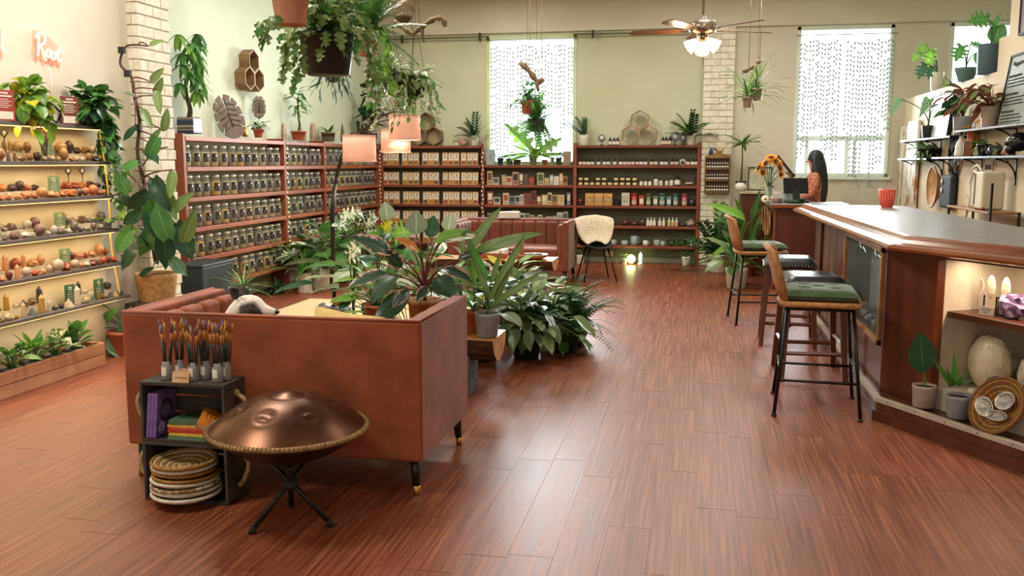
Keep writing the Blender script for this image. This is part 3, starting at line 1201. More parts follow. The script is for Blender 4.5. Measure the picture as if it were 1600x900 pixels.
def teapot(x, z, s, mat, label, lidmat=None):
 t = thing('teapot', label, 'teapot', (x, YF + .085, z), R(rnd.uniform(-40, 40)), 'teapots and cups on the rear shelves')
 MB().lathe([(.03 * s, 0), (.055 * s, .015 * s), (.062 * s, .04 * s), (.05 * s, .068 * s), (.03 * s, .078 * s)], 16).build('body', mat, t)
 MB().lathe([(.032 * s, .075 * s), (.03 * s, .085 * s), (.01 * s, .092 * s), (.01 * s, .1 * s), (0, .103 * s)], 14).build('lid', lidmat or mat, t)
 MB().tube(bez((.055 * s, 0, .03 * s), (.085 * s, 0, .04 * s), (.09 * s, 0, .075 * s), 6), [.014 * s, .013 * s, .012 * s, .011 * s, .01 * s, .009 * s, .008 * s], 8).build('spout', mat, t)
 MB().tube(bez((-.055 * s, 0, .065 * s), (-.115 * s, 0, .05 * s), (-.058 * s, 0, .02 * s), 8), .007 * s, 7).build('handle', mat, t)


def mug(x, z, r, h, mat, label, name='mug', clear=False):
 t = thing(name, label, 'mug' if name == 'mug' else 'glass', (x, YF + .08, z), R(rnd.uniform(-20, 20)), 'teapots and cups on the rear shelves')
 MB().lathe([(r * .9, 0), (r, .006), (r, h), (r * .93, h), (r * .9, .012), (0, .01)], 18).build('body', mat, t)
 MB().tube(bez((r * .97, 0, h * .85), (r * 1.9, 0, h * .55), (r * .97, 0, h * .2), 8), r * .13, 7).build('handle', mat, t)
 return t


DKC = pm('dark_iron_glaze', '#26292c', '#1b1d1f', 10, .3)
BRC = pm('brown_glaze', '#4b3a31', '#36291f', 12, .3)
RDC = pm('oxblood_glaze', '#5a2f2a', '#43211d', 12, .3)
mug(-.07, ZB[3], .05, .1, DKC, 'dark stoneware mug at the right end beside the pink tin')
mug(-1.76, ZB[4], .045, .075, CERB, 'blue-grey cup at the left end of the fourth shelf, right rear bay')
teapot(-1.46, ZB[4], 1.0, DKC, 'black teapot left of the cream dish on the fourth shelf')
t = thing('shell_dish', 'cream upright dish among dark teapots on the rear shelf', 'dish', (-1.36, YF + .1, ZB[4]))
MB().lathe([(0, -.012), (.03, -.01), (.05, .008), (.044, .01), (0, -.002)], 18, M=Matrix.Translation((0, 0, .052)) @ Matrix.Rotation(R(80), 4, 'X')).build('dish', WHITE, t)
MB().lathe([(.03, 0), (.02, .012), (0, .014)], 12).build('foot', BRC, t)
teapot(-1.26, ZB[4], .8, DKC, 'small black teapot right of the cream dish on the fourth shelf')
teapot(-1.06, ZB[4], 1.1, RDC, 'dark red teapot at the middle of the fourth rear shelf')
mug(-.92, ZB[4], .045, .06, RDC, 'low dark red cup beside the dark red teapot')
mug(-.80, ZB[4], .05, .1, BRC, 'brown mug left of the white dropper bottles')
b, c, l = bottle_meshes(.024, .13, .4)
CB = (b.mesh('bottle', pm('frosted_glass_bottle', '#cfcac0', '#bdb8ae', 8, .3)), c.mesh('cap', CERW), l.mesh('label', PAPER))
CBO = (CB[0], CB[1], l.mesh('label', pm('mustard_label', '#d3b16a', '#c39d52', 30, .6)))
for i, x in enumerate((-.72, -.67, -.62, -.54, -.48)):
 bottle(x, YF + .06, ZB[4], f'white-capped dropper bottle, {ORD[i]} from left on the fourth shelf, right rear bay', 'white-capped bottles', CB)
for i, x in enumerate((-.40, -.345, -.29)):
 bottle(x, YF + .06, ZB[4], f'mustard-labelled dropper bottle, {("left", "middle", "right")[i]} of three beside the black pots', 'white-capped bottles', CBO)
mug(-.2, ZB[4], .055, .05, DKC, 'wide low black cup right of the mustard-labelled bottles')
teapot(-.075, ZB[4], 1.1, pm('floral_glaze', '#6c4a48', '#b9a493', 30, .3), 'flower-patterned dark teapot at the right end of the fourth shelf')
# fifth shelf: beads, glassware, mug, bowls, tile
t = thing('bead_pile', 'pile of polished orange and black stones on the lowest rear shelf', 'stones', (-1.52, YF + .09, ZB[5]))
for i in range(16):
 a = i * 2.4
 q = .012 * math.sqrt(i)
 MB().ball((q * 2.1 * math.cos(a), q * math.sin(a), .016 + (.022 if i < 6 else 0)), (.024, .02, .016), 8, 6).build('stone', palette('bead_colour', ['#c0602c', '#2c2724', '#b8502a', '#d58a4a'], .3) if 'bead_colour' not in MATS else MATS['bead_colour'], t)
GLB = glassy('smoke_glass', '#dfe6e2', .6)
for i, (x, r, h) in enumerate(((-1.24, .038, .08), (-1.07, .05, .07), (-.75, .04, .075), (-.58, .045, .09), (-.49, .03, .07))):
 mug(x, ZB[5], r, h, GLB if i != 2 else CERW, ['clear glass jug at the left of the lowest rear shelf', 'clear glass cup left of the blue-grey mug', 'small cream cup right of the blue-grey mug',
  'clear glass pitcher on the lowest rear shelf', 'tiny clear glass beside the glass pitcher'][i], 'glass_cup' if i != 2 else 'mug')
mug(-.92, ZB[5], .06, .145, pm('blue_grey_glaze', '#8d979d', '#7b858b', 8, .35), 'tall blue-grey mug with big handle on the lowest rear shelf')
for i, x in enumerate((-.36, -.2)):
 t = thing('black_bowl', f'round black bowl, {("left", "right")[i]} of two on the lowest rear shelf', 'bowl', (x, YF + .09, ZB[5]), 0, 'black bowls')
 MB().lathe([(.035, 0), (.06, .02), (.07, .05), (.055, .085), (.03, .092), (.028, .088), (.05, .08), (.06, .05), (.0, .02)], 18).build('bowl', pm('bottle_green_glaze', '#1f2a25', '#141c18', 9, .25), t)
t = MB().bx(-.05, .05, -.01, .01, 0, .155).build('picture_tile', pm('tile_green', '#2f6a58', '#244f43', 9, .4), None, (-.055, YF + .1, ZB[5]), (R(-6), 0, 0), .002)
tag(t, 'dark green picture tile at the right end of the lowest rear shelf', 'tile')
MB().lathe([(0, 0), (.028, .001)], 16, M=Matrix.Translation((0, -.0115, .09)) @ Matrix.Rotation(R(90), 4, 'X')).build('printed_emblem', PAPER, t)
MB().bx(-.046, .046, -.0115, -.01, .01, .03).build('printed_line', PAPER, t)
# top of right bay
for i, x in enumerate((-1.31, -1.25, -1.2)):
 bottle(x, YF + .09, ZB[0], f'dark dropper bottle, {("left", "middle", "right")[i]} of three left of the honeycomb shelf', 'dropper bottles on top of the shelves', s=1.15)
for i, x in enumerate((-.52, -.47, -.42)):
 bottle(x, YF + .09, ZB[0], f'dark dropper bottle, {("left", "middle", "right")[i]} of three right of the honeycomb shelf', 'dropper bottles on top of the shelves', s=1.2)


def moon_stand(x, z, r, label, mat, y=None):
 t = thing('agate_stand', label, 'ornament', (x, y or YF + .09, z), R(rnd.uniform(-20, 20)))
 MB().lathe([(.03, 0), (.03, .01), (.006, .016), (.006, .05)], 12).build('stand', BLACK, t)
 MB().lathe([(0, -.008), (r * .9, -.008), (r, 0), (r * .9, .008), (0, .008)], 18, M=Matrix.Translation((0, 0, .05 + r)) @ Matrix.Rotation(R(85), 4, 'X')).build('slice', mat, t)
 MB().lathe([(0, -.010), (r * .5, -.010), (r * .5, .01), (0, .01)], 14, M=Matrix.Translation((0, 0, .05 + r)) @ Matrix.Rotation(R(85), 4, 'X')).build('core', CERW, t)


AGB = pm('agate_blue_grey', '#7b828a', '#5d646c', 30, .25)
AGP = pm('agate_pink', '#c9a79b', '#a98273', 25, .3)
moon_stand(-1.44, ZB[0], .06, 'grey agate disc on stand beside the white-potted plant, rear shelf top', AGB)
moon_stand(-.34, ZB[0], .075, 'larger blue-grey agate disc on the rear shelf top', AGB)
moon_stand(-.22, ZB[0], .06, 'smaller blue-grey agate disc beside the leafy white pot', AGB)
t = thing('pink_coral', 'pink coral-like mineral slab on the rear shelf top near the window', 'mineral', (-3.62, YF + .1, ZB[0]))
MB().ball((0, 0, .065), (.075, .03, .065), 12, 8, jit=.12, rnd=rnd).build('slab', AGP, t)
MB().ball((-.1, 0, .02), (.04, .03, .022), 10, 6, jit=.15, rnd=rnd).build('chip', CERW, t)

# ---- honeycomb wall shelves (hexagon boxes)
def honeycomb(label, loc, s, cells, rot, mat, depth=.1, backed=None):
 t = thing('honeycomb_shelf', label, 'wall shelf', loc, 0, 'honeycomb shelves')
 t.rotation_euler = rot
 for cx, cz in cells:
  mb = MB()
  th = .014
  for k in range(6):
   a0, a1 = R(90 + 60 * k), R(150 + 60 * k)
   o0 = Vector((s * math.cos(a0) + cx, 0, s * math.sin(a0) + cz))
   o1 = Vector((s * math.cos(a1) + cx, 0, s * math.sin(a1) + cz))
   f = (s - th) / s
   c = Vector((cx, 0, cz))
   i0, i1 = c + (o0 - c) * f, c + (o1 - c) * f
   D = Vector((0, depth, 0))
   mb.add([o0, o1, i1, i0, o0 + D, o1 + D, i1 + D, i0 + D], [(0, 3, 2, 1), (4, 5, 6, 7), (0, 1, 5, 4), (3, 7, 6, 2), (0, 4, 7, 3), (1, 2, 6, 5)])
  mb.build('hexagon_frame', mat, t)
  if backed:
   mb = MB()
   mb.add([(cx + (s - .008) * math.cos(R(90 + 60 * k)), depth - .006, cz + (s - .008) * math.sin(R(90 + 60 * k))) for k in range(6)], [tuple(range(6))])
   mb.build('back_panel', backed, t)
 return t


HEXW = pm('honeycomb_wood', '#a8824e', '#8a6538', 7, .55, stretch=(1, 1, .3), bump=.1)
HEXD = pm('honeycomb_dark_wood', '#8a6a42', '#6a4c2c', 7, .55, stretch=(1, .2, 1), bump=.1)
s = .15
tri = [(-s * .866, s), (s * .866, s), (0, s + 1.5 * s)]
honeycomb('honeycomb shelf of three hexagons standing on the right rear shelf', (-.87, YF + .06, ZB[0]), s, tri, (0, 0, 0), HEXW, .12)
honeycomb('honeycomb shelf of three hexagons on the rear shelf behind the pink lamp', (-4.22, YF + .07, ZB[0]), s, tri, (0, 0, 0), HEXD, .12, pm('honeycomb_back', '#a59a76', '#948964', 6, .7))
p = at(398, 112, x=XL + .14)
honeycomb('brown honeycomb shelf of three hexagons high on the left wall', (XL + .14, p.y, p.z - .22), .135, [(-.135 * .866, .135), (.135 * .866, .135), (0, .135 * 2.5)], (0, 0, R(90)), HEXD, .13)

# ---- wooden monstera-leaf wall ornaments
def monstera_outline(s, notch=5):
 pts = []
 n = 168
 for i in range(n + 1):
  a = -PI / 2 + .12 + (2 * PI - .24) * i / n
  # heart-ish radius, tip at +z
  r = .62 + .2 * math.sin(a) ** 2 + .10 * math.sin(a)
  side = abs(((a + PI / 2) % (2 * PI)) - PI) / PI
  ph = (side * notch * 1.0) % 1
  if .1 < side < .93 and ph < .17:
   r *= .58
  pts.append((s * r * .82 * math.cos(a), s * (r * math.sin(a) * -1)))
 return pts


def wood_leaf(label, px, py, s, rot):
 p = at(px, py, x=XL + .12)
 t = thing('monstera_ornament', label, 'wall ornament', p, 0, 'wooden leaf ornaments')
 t.rotation_euler = (R(-4), 0, R(48))
 o = monstera_outline(s)
 M_ = Matrix.Rotation(rot, 4, 'Y')
 c = (0, -.15 * s)
 mb = MB()
 n = len(o)
 for q, y in ((1, 0), (-1, .02)):
  vs = [(c[0], y, c[1])] + [(a, y, b_) for a, b_ in o]
  mb.add(vs, [(0, i + 1, i) if q > 0 else (0, i, i + 1) for i in range(1, n)], M=M_)
 vs = [(a, 0, b_) for a, b_ in o] + [(a, .02, b_) for a, b_ in o]
 mb.add(vs, [(i, i + 1, n + i + 1, n + i) for i in range(n - 1)], M=M_)
 mb.build('blade', pm('greyed_wood', '#857870', '#6f635c', 8, .6, stretch=(1, 1, .3)), t)
 v = MB()
 v.tube([(0, -.004, .62 * s), (0, -.006, -.5 * s)], .006, 6, M=M_)
 for k in range(-2, 3):
  for g in (-1, 1):
   v.tube([(0, -.004, k * .2 * s), (g * .36 * s, -.004, k * .2 * s - .16 * s)], .004, 5, M=M_)
 v.build('carved_veins', pm('greyed_wood_dark', '#5d524c', '#4e443f', 8, .7), t)


wood_leaf('large grey wooden monstera leaf leaning above the jar shelves', 357, 178, .3, R(-18))
wood_leaf('small grey wooden monstera leaf on the wall above the jar shelves', 405, 165, .16, R(4))

# ================================================================== sofas
VEL = pm('rust_velvet', '#9a4a22', '#6f3014', 4.5, .85, sheen=.15, bump=.12, bscale=60, lo=.3, hi=.7)
VEL2 = pm('brown_velvet', '#7c3f28', '#642e1b', 3.5, .8, sheen=.2, bump=.12, bscale=60)
LEGK = pm('ebony_leg', '#16130f', '#0e0c0a', 6, .35)


def sofa(name, label, loc, rz, W, D, H, mat, nch, group):
 t = thing(name, label, 'sofa', loc, rz, group)
 b = .17
 th = .085
 MB().prism([(-W / 2, -D / 2), (W / 2, -D / 2), (W / 2, D / 2), (W / 2 - th, D / 2), (W / 2 - th, -D / 2 + th), (-W / 2 + th, -D / 2 + th), (-W / 2 + th, D / 2), (-W / 2, D / 2)], b, H).build('outer_frame', mat, t, bevel=.016, seg=3)
 MB().bx(-W / 2 + .02, W / 2 - .02, -D / 2 + .02, D / 2 - .01, b, b + .14).build('seat_base', mat, t, bevel=.012)
 MB().bx(-W / 2 + th + .06, W / 2 - th - .06, -D / 2 + th + .07, D / 2 + .005, b + .14, b + .29).build('seat_cushion', mat, t, bevel=.04, seg=3)
 # channel tufting inside back and arms
 wi = W - 2 * th
 cw = wi / nch
 for i in range(nch):
  x = -wi / 2 + cw * (i + .5)
  MB().bx(x - cw / 2 + .002, x + cw / 2 - .002, -D / 2 + th - .01, -D / 2 + th + .075, b + .13, H - .028).build('back_channel', mat, t, bevel=.036, seg=4)
 na = max(3, int(round((D - th - .07) / cw)))
 ca = (D - th - .075) / na
 for s in (-1, 1):
  for i in range(na):
   y = -D / 2 + th + .07 + ca * (i + .5)
   x = s * (W / 2 - th)
   MB().bx(x + s * .01, x - s * .072, y - ca / 2 + .002, y + ca / 2 - .002, b + .13, H - .028).build('arm_channel', mat, t, bevel=.034, seg=4)
 # piping along the top rim
 pts = [(-W / 2 + .008, D / 2 - .008, H), (-W / 2 + .008, -D / 2 + .008, H), (W / 2 - .008, -D / 2 + .008, H), (W / 2 - .008, D / 2 - .008, H)]
 MB().tube(pts, .008, 8).build('piping', mat, t)
 for sx in (-1, 1):
  for sy in (-1, 1):
   p0 = Vector((sx * (W / 2 - .055), sy * (D / 2 - .055), b + .01))
   p1 = Vector((sx * (W / 2 - .045), sy * (D / 2 - .045), .045))
   p2 = p1 + (p1 - p0).normalized() * .045
   l = MB().tube([p0, p1], [.028, .019], 12).build('leg', LEGK, t)
   MB().tube([p1, Vector((p2.x, p2.y, 0))], [.0195, .016], 12).build('brass_tip', GOLD, l)
 return t


NS = sofa('tufted_sofa', 'rust orange velvet loveseat with channel tufting, back turned to the camera', (-1.965, 4.42, 0), 0, 1.51, .88, .83, VEL, 8, 'velvet sofas')
FS = sofa('tufted_sofa', 'darker rust velvet sofa facing the camera in front of the rear shelves', (-2.36, 12.02, 0), PI, 1.58, .86, .79, VEL2, 9, 'velvet sofas')

# throw pillow
def pillow(label, loc, rot, w, h, d, mats, name='throw_pillow'):
 t = thing(name, label, 'pillow', loc)
 t.rotation_euler = rot
 n = 10
 for sgn, mi, nm in ((1, 0, 'front_cover'), (-1, 1, 'back_cover')):
  vs, fs = [], []
  for j in range(n + 1):
   for i in range(n + 1):
    u, v = i / n * 2 - 1, j / n * 2 - 1
    pinch = 1 - .07 * (u * u * v * v) ** .5 * 0 - .05 * (abs(u) ** 3 + abs(v) ** 3) * .5
    z = sgn * d / 2 * ((1 - u ** 4) * (1 - v ** 4)) ** .6
    vs.append((u * w / 2 * (1 - .06 * (1 - abs(v)) * abs(u)), z, v * h / 2 * (1 - .06 * (1 - abs(u)) * abs(v))))
  for j in range(n):
   for i in range(n):
    a = j * (n + 1) + i
    q = (a, a + 1, a + n + 2, a + n + 1)
    fs.append(q if sgn < 0 else q[::-1])
  MB().add(vs, fs, True).build(nm, mats[mi], t)
 return t


pillow('mustard yellow throw pillow against the back of the near sofa', (-1.71, 4.30, .625), (R(-12), R(8), R(3)), .36, .38, .13, (pm('mustard_cloth', '#d8a648', '#c28c33', 40, .9, bump=.3), pm('pale_yellow_cloth', '#e0c78a', '#d2b36c', 40, .9, bump=.3)))
t = MB().bx(-.14, .14, -.05, .05, 0, .09).build('white_tray', CERW, None, (at(797, 349, y=12.42).x, 12.40, .79), (0, 0, 0), .006)
tag(t, 'white rectangular box resting on the back of the far sofa', 'box')

# ------------------------------------------------------------------ dog on the near sofa
def dog_material():
 m = pm('merle_fur', '#d9d2c6', '#c9c0b2', 60, .9, bump=.5)
 N = m.node_tree.nodes
 L = m.node_tree.links.new
 b = N['Principled BSDF']
 tc = N.new('ShaderNodeTexCoord')
 nz = N.new('ShaderNodeTexNoise')
 nz.inputs['Scale'].default_value = 11
 nz.inputs['Detail'].default_value = 5
 L(tc.outputs['Object'], nz.inputs['Vector'])
 # grey patch over eye and ear: distance from the cheek, broken up by noise
 v = N.new('ShaderNodeVectorMath')
 v.operation = 'DISTANCE'
 v.inputs[1].default_value = (.075, -.045, .19)
 L(tc.outputs['Object'], v.inputs[0])
 a = N.new('ShaderNodeMath')
 a.operation = 'MULTIPLY_ADD'
 a.inputs[1].default_value = .09
 L(nz.outputs['Fac'], a.inputs[0])
 L(v.outputs['Value'], a.inputs[2])
 r = N.new('ShaderNodeValToRGB')
 r.color_ramp.elements[0].position = .095
 r.color_ramp.elements[1].position = .11
 r.color_ramp.elements[0].color = (*lin('#4d4b4b'), 1)
 r.color_ramp.elements[1].color = (*lin('#ddd6ca'), 1)
 L(a.outputs[0], r.inputs['Fac'])
 L(r.outputs['Color'], b.inputs['Base Color'])
 return m


FUR = dog_material()
hd = at(372, 492, y=4.33)
D0 = Vector((hd.x, 4.36, .60))
t = thing('dog', 'white and grey merle dog lying on the near sofa with its head up', 'dog', D0)
mb = MB()
# one continuous body: rump, belly, chest, neck, skull, stop, muzzle (local: head towards +x)
HZ = .075
mb.loft([((-.46, .2, .02), .02, .02), ((-.44, .2, -.02), .09, .09), ((-.34, .18, -.03), .13, .12), ((-.2, .12, -.03), .13, .12), ((-.11, .06, .0), .12, .12),
         ((-.06, .03, .07), .09, .1), ((-.025, .015, .14), .066, .08), ((.015, .005, .145 + HZ), .058, .064), ((.06, 0, .150 + HZ), .055, .058),
         ((.095, -.002, .140 + HZ), .047, .048), ((.115, -.003, .128 + HZ), .034, .036), ((.15, -.005, .118 + HZ), .026, .028), ((.185, -.006, .113 + HZ), .021, .023), ((.203, -.007, .110 + HZ), .013, .015)], 16)
# folded fore legs
for s in (-1, 1):
 mb.loft([((-.08, .05 + s * .06, -.05), .04, .05), ((.0, .04 + s * .06, -.10), .03, .03), ((.1, .03 + s * .06, -.12), .024, .024), ((.16, .03 + s * .06, -.122), .027, .02), ((.175, .03 + s * .06, -.122), .015, .012)], 10)
 mb.loft([((-.36, .17 + s * .1, -.04), .05, .06), ((-.28, .15 + s * .13, -.09), .045, .045), ((-.2, .13 + s * .13, -.12), .024, .022), ((-.13, .12 + s * .13, -.125), .025, .018), ((-.12, .12 + s * .13, -.125), .012, .01)], 10)
mb.loft([((-.44, .2, -.02), .035, .035), ((-.52, .18, -.06), .028, .028), ((-.56, .12, -.09), .012, .012)], 8)
# jowl and brow fullness
mb.ball((.03, -.036, .12 + HZ), (.05, .03, .045), 10, 8)
mb.ball((.03, .04, .12 + HZ), (.05, .03, .045), 10, 8)
mb.build('body', FUR, t, sub=1)
FURD = pm('dark_grey_fur', '#4a4746', '#322f2f', 60, .9, bump=.5)
for s in (-1, 1):
 e = MB()
 z = .19 + HZ
 e.loft([((-.005, s * .035, z - .015), .026, .012), ((-.012, s * .05, z + .03), .024, .011), ((-.006, s * .06, z + .055), .018, .009), ((.018, s * .068, z + .056), .012, .007), ((.036, s * .07, z + .04), .004, .003)], 10)
 e.build('ear', FURD, t, sub=1)
 MB().ball((.088, s * .041, .152 + HZ), .009, 10, 8).build('eye', pm('dog_eye', '#1a120c', None, 5, .1), t)
MB().ball((.203, -.007, .116 + HZ), (.014, .014, .012), 10, 8).build('nose', pm('dog_nose', '#191617', None, 20, .35), t)
MB().tube([(.2, -.02, .1 + HZ), (.16, -.03, .1 + HZ), (.13, -.035, .103 + HZ)], .003, 5).build('mouth', FURD, t)

# ------------------------------------------------------------------ rug
t = thing('area_rug', 'flat woven beige rug on the floor between the sofas', 'rug', (-3.0, 8.2, 0))
RUG = pm('beige_weave', '#d2bd92', '#c2ab7e', 30, .95, stretch=(1, 12, 1), bump=.4)
MB().bx(-1.28, 1.28, -1.6, 1.56, .001, .012).build('weave', RUG, t)
for s in (-1, 1):
 MB().bx(-1.28, 1.28, s * 1.58 - .02, s * 1.58 + .02, .001, .014).build('hem', pm('rug_hem', '#b9a276', '#a68f63', 30, .95), t)

# ------------------------------------------------------------------ log tables
BARK = pm('bark', '#5b3c22', '#2f1e12', 16, .9, stretch=(.4, 1, 2), bump=1.0)
LOGT = pm('log_top', '#b9824a', '#8f5a2c', 4, .35, stretch=(.25, 2.5, 1), bump=.08)
LOGE = pm('log_end_grain', '#c99d68', '#a87845', 14, .6, bump=.2)


def log_table(label, loc, L_, w, th, legs, group):
 t = thing('log_table', label, 'coffee table', loc, 0, group)
 n = 30
 rn = random.Random(5)
 prof = [(-w / 2, 0), (-w / 2 * .99, -.02), (-w / 2 * .8, -th * .55), (-w / 2 * .4, -th * .92), (w * .05, -th), (w / 2 * .5, -th * .85), (w / 2 * .86, -th * .5), (w / 2, -.02), (w / 2, 0)]
 vs = []
 for i in range(n + 1):
  x = -L_ / 2 + L_ * i / n
  j = 1 + .05 * math.sin(i * .7) + rn.uniform(-.015, .015)
  for a, z in prof:
   vs.append((x, a * j, z * (1 + rn.uniform(-.03, .03)) if z else 0))
 m_ = len(prof)
 fs = [(i * m_ + k, i * m_ + k + 1, (i + 1) * m_ + k + 1, (i + 1) * m_ + k) for i in range(n) for k in range(m_ - 1)]
 MB().add(vs, fs, True).build('bark_side', BARK, t)
 top = MB()
 for i in range(n):
  top.add([vs[i * m_], vs[i * m_ + m_ - 1], vs[(i + 1) * m_ + m_ - 1], vs[(i + 1) * m_]], [(0, 3, 2, 1)])
 top.build('top_face', LOGT, t)
 for e in (0, n):
  MB().add(vs[e * m_:(e + 1) * m_], [tuple(range(m_)) if e else tuple(range(m_ - 1, -1, -1))]).build('cut_end', LOGE, t)
 for x in legs:
  MB().bx(x - .13, x + .13, -w * .34, w * .34, -loc[2], -th * .72).build('support_block', pm('grey_stone_block', '#6a7078', '#52585f', 10, .85, bump=.4), t, bevel=.01)
 return t


log_table('half-log table with bark sides holding pots beside the near sofa', (-2.02, 5.98, .40), 1.5, .40, .17, (-.5, .44), 'log tables')
log_table('half-log table in front of the far sofa with a bowl on it', (-2.3, 10.35, .46), 1.5, .46, .13, (-.5, .5), 'log tables')

p = at(820, 409, z=.46)
t = thing('wood_candle', 'upright tan wooden cylinder on the far log table', 'candle', (at(812, 400, y=10.4).x, 10.4, .46))
MB().lathe([(.05, 0), (.052, .01), (.052, .2), (.048, .205)], 18).build('body', WOOD_TAN, t)
MB().lathe([(.03, .2), (.03, .207), (0, .207)], 14).build('wax', PAPER, t)
t = thing('paper_tray', 'brown tray holding a stack of white paper on the far log table', 'tray', (-2.32, 10.38, .46))
MB().bx(-.24, .24, -.13, .13, 0, .02).bx(-.24, .24, -.13, -.115, .02, .06).bx(-.24, .24, .115, .13, .02, .06).build('tray', WOOD_REDX, t)
MB().bx(-.2, .2, -.105, .105, .02, .1).build('paper', PAPER, t, bevel=.003)
t = thing('wooden_bowl', 'shallow live-edge wooden bowl with dark stones on the far log table', 'bowl', (-1.80, 10.3, .46))
MB().lathe([(.08, 0), (.15, .02), (.18, .055), (.172, .058), (.13, .025), (0, .015)], 22).build('bowl', WOOD_TAN, t)
for i in range(6):
 MB().ball((.07 * math.cos(i), .06 * math.sin(i), .045), (.045, .032, .024), 8, 6, jit=.1, rnd=rnd).build('stone', pm('dark_stone', '#3a3a38', '#55514a', 20, .5), t)

# ------------------------------------------------------------------ chair with sheepskin by the far sofa
t = thing('shell_chair', 'black shell chair with thin legs under a cream sheepskin', 'chair', (-1.27, 12.15, 0), R(20))
vs, fs = [], []
prof = [(-.21, .44), (-.1, .425), (.06, .43), (.16, .47), (.2, .55), (.22, .68), (.235, .80)]
for i, (y, z) in enumerate(prof):
 w = [.17, .2, .215, .22, .21, .2, .17][i]
 for k in range(7):
  u = k / 6 * 2 - 1
  vs.append((u * w, y - .05 * u * u * (i > 2), z + .05 * u * u * (i <= 3)))
for i in range(6):
 for k in range(6):
  a = i * 7 + k
  fs.append((a, a + 1, a + 8, a + 7))
o = MB().add(vs, fs, True).build('shell', BLACKM, t)
so = o.modifiers.new('s', 'SOLIDIFY')
so.thickness = .015
for sx in (-1, 1):
 for sy in (-1, 1):
  MB().tube([(sx * .12, sy * .12, .43), (sx * .22, sy * .22, 0)], [.012, .009], 8).build('leg', BLACK, t)
SKIN_F = pm('sheepskin', '#e2d6bf', '#cfc0a4', 35, .95, bump=1.0, sheen=.5)
t2 = thing('sheepskin', 'cream fluffy sheepskin draped over the back of the black chair', 'sheepskin', (-1.27, 12.15, 0), R(20))
vs, fs = [], []
pr_ = [(.06, .50), (.13, .56), (.17, .68), (.19, .79), (.235, .84), (.285, .80), (.30, .68), (.31, .55), (.305, .47)]
for i, (y, z) in enumerate(pr_):
 w = [.12, .2, .25, .27, .27, .26, .25, .2, .1][i]
 for k in range(11):
  u = k / 10 * 2 - 1
  vs.append((u * w, y - .06 * u * u * (1 if i < 4 else .3) + rnd.uniform(-.006, .006), z - .05 * u * u + rnd.uniform(-.008, .008)))
for i in range(len(pr_) - 1):
 for k in range(10):
  a = i * 11 + k
  fs.append((a, a + 1, a + 12, a + 11))
o = MB().add(vs, fs, True).build('fleece', SKIN_F, t2)
so = o.modifiers.new('s', 'SOLIDIFY')
so.thickness = .03
so.offset = 1
o.modifiers.new('u', 'SUBSURF').levels = 2

# ------------------------------------------------------------------ arc floor lamp
p = at(523, 487, z=0)
YL = p.y
t = thing('arc_floor_lamp', 'black arc floor lamp with three pink linen drum shades', 'floor lamp', (p.x, p.y, .012))


def lp(px, py, dy=0):
 q = at(px, py, y=YL + dy)
 return Vector((q.x - p.x, dy, q.z - .012))


MB().lathe([(.17, 0), (.17, .02), (.16, .03), (.03, .035), (.03, .06), (.024, .07)], 28).build('base', BLACK, t)
MB().tube([(0, 0, .06), (0, 0, lp(522, 330).z), lp(523, 290)], .021, 12).build('pole', BLACK, t)
LIN = pm('pink_linen', '#e6b8a4', '#cf9985', 90, .9, stretch=(1, 1, 1), bump=.4)
LIN.node_tree.nodes['Principled BSDF'].inputs['Emission Color'].default_value = (*lin('#f2a886'), 1)
LIN.node_tree.nodes['Principled BSDF'].inputs['Emission Strength'].default_value = .4
arms = [([(523, 290), (534, 252), (556, 215), (590, 186), (615, 175), (633, 176)], (632, 181), 0.0, .155, .235),
  ([(523, 290), (530, 262), (548, 228), (575, 200), (600, 189), (618, 186)], (618, 203), .28, .15, .23),
  ([(523, 290), (527, 265), (535, 240), (545, 215), (552, 208), (561, 207)], (561, 212), -.32, .16, .25)]
for pts, sh, dy, r, h in arms:
 n = len(pts) - 1
 ps = [lp(a, b_, dy * (i / n)) for i, (a, b_) in enumerate(pts)]
 arm = MB().tube(spline(ps, 5), .0095, 8).build('arm', BLACK, t)
 s0 = lp(sh[0], sh[1], dy)
 MB().tube([ps[-1], s0 + Vector((0, 0, -.06))], .006, 8).build('drop_rod', BLACK, arm)
 q = MB()
 n_ = 32
 vs = []
 for rr, z in ((r, 0), (r * 1.02, -h), (r * 1.02 - .004, -h), (r - .004, 0)):
  vs += [(s0.x + rr * math.cos(2 * PI * i / n_), s0.y + rr * math.sin(2 * PI * i / n_), s0.z + z) for i in range(n_)]
 fs = [(j * n_ + i, j * n_ + (i + 1) % n_, ((j + 1) % 4) * n_ + (i + 1) % n_, ((j + 1) % 4) * n_ + i) for j in range(4) for i in range(n_)]
 shade = q.add(vs, fs, True).build('shade', LIN, t)
 for z in (0, -h):
  MB().ring((s0.x, s0.y, s0.z + z), r + (.003 if z == 0 else .005), .005, 32, 6).build('shade_trim', pm('linen_trim', '#e2b7a2', '#d3a38d', 60, .9), shade)
 sp = MB()
 for k in range(3):
  a = 2 * PI * k / 3
  sp.tube([(s0.x, s0.y, s0.z - .03), (s0.x + r * math.cos(a), s0.y + r * math.sin(a), s0.z - .005)], .003, 5)
 sp.build('spider', STEEL, shade)
 MB().ball((s0.x, s0.y, s0.z - .12), .035, 12, 8).build('bulb', pm('warm_bulb', '#fff0d8', emit=5, emitc='#ffdcb0'), shade)
 l = bpy.data.lights.new('lamp_bulb', 'POINT')
 l.energy = 9
 l.color = (1, .75, .55)
 l.shadow_soft_size = .04
 lo = bpy.data.objects.new('lamp_bulb_light', l)
 COL.objects.link(lo)
 lo.parent = t
 lo.location = (s0.x, s0.y, s0.z - .19)

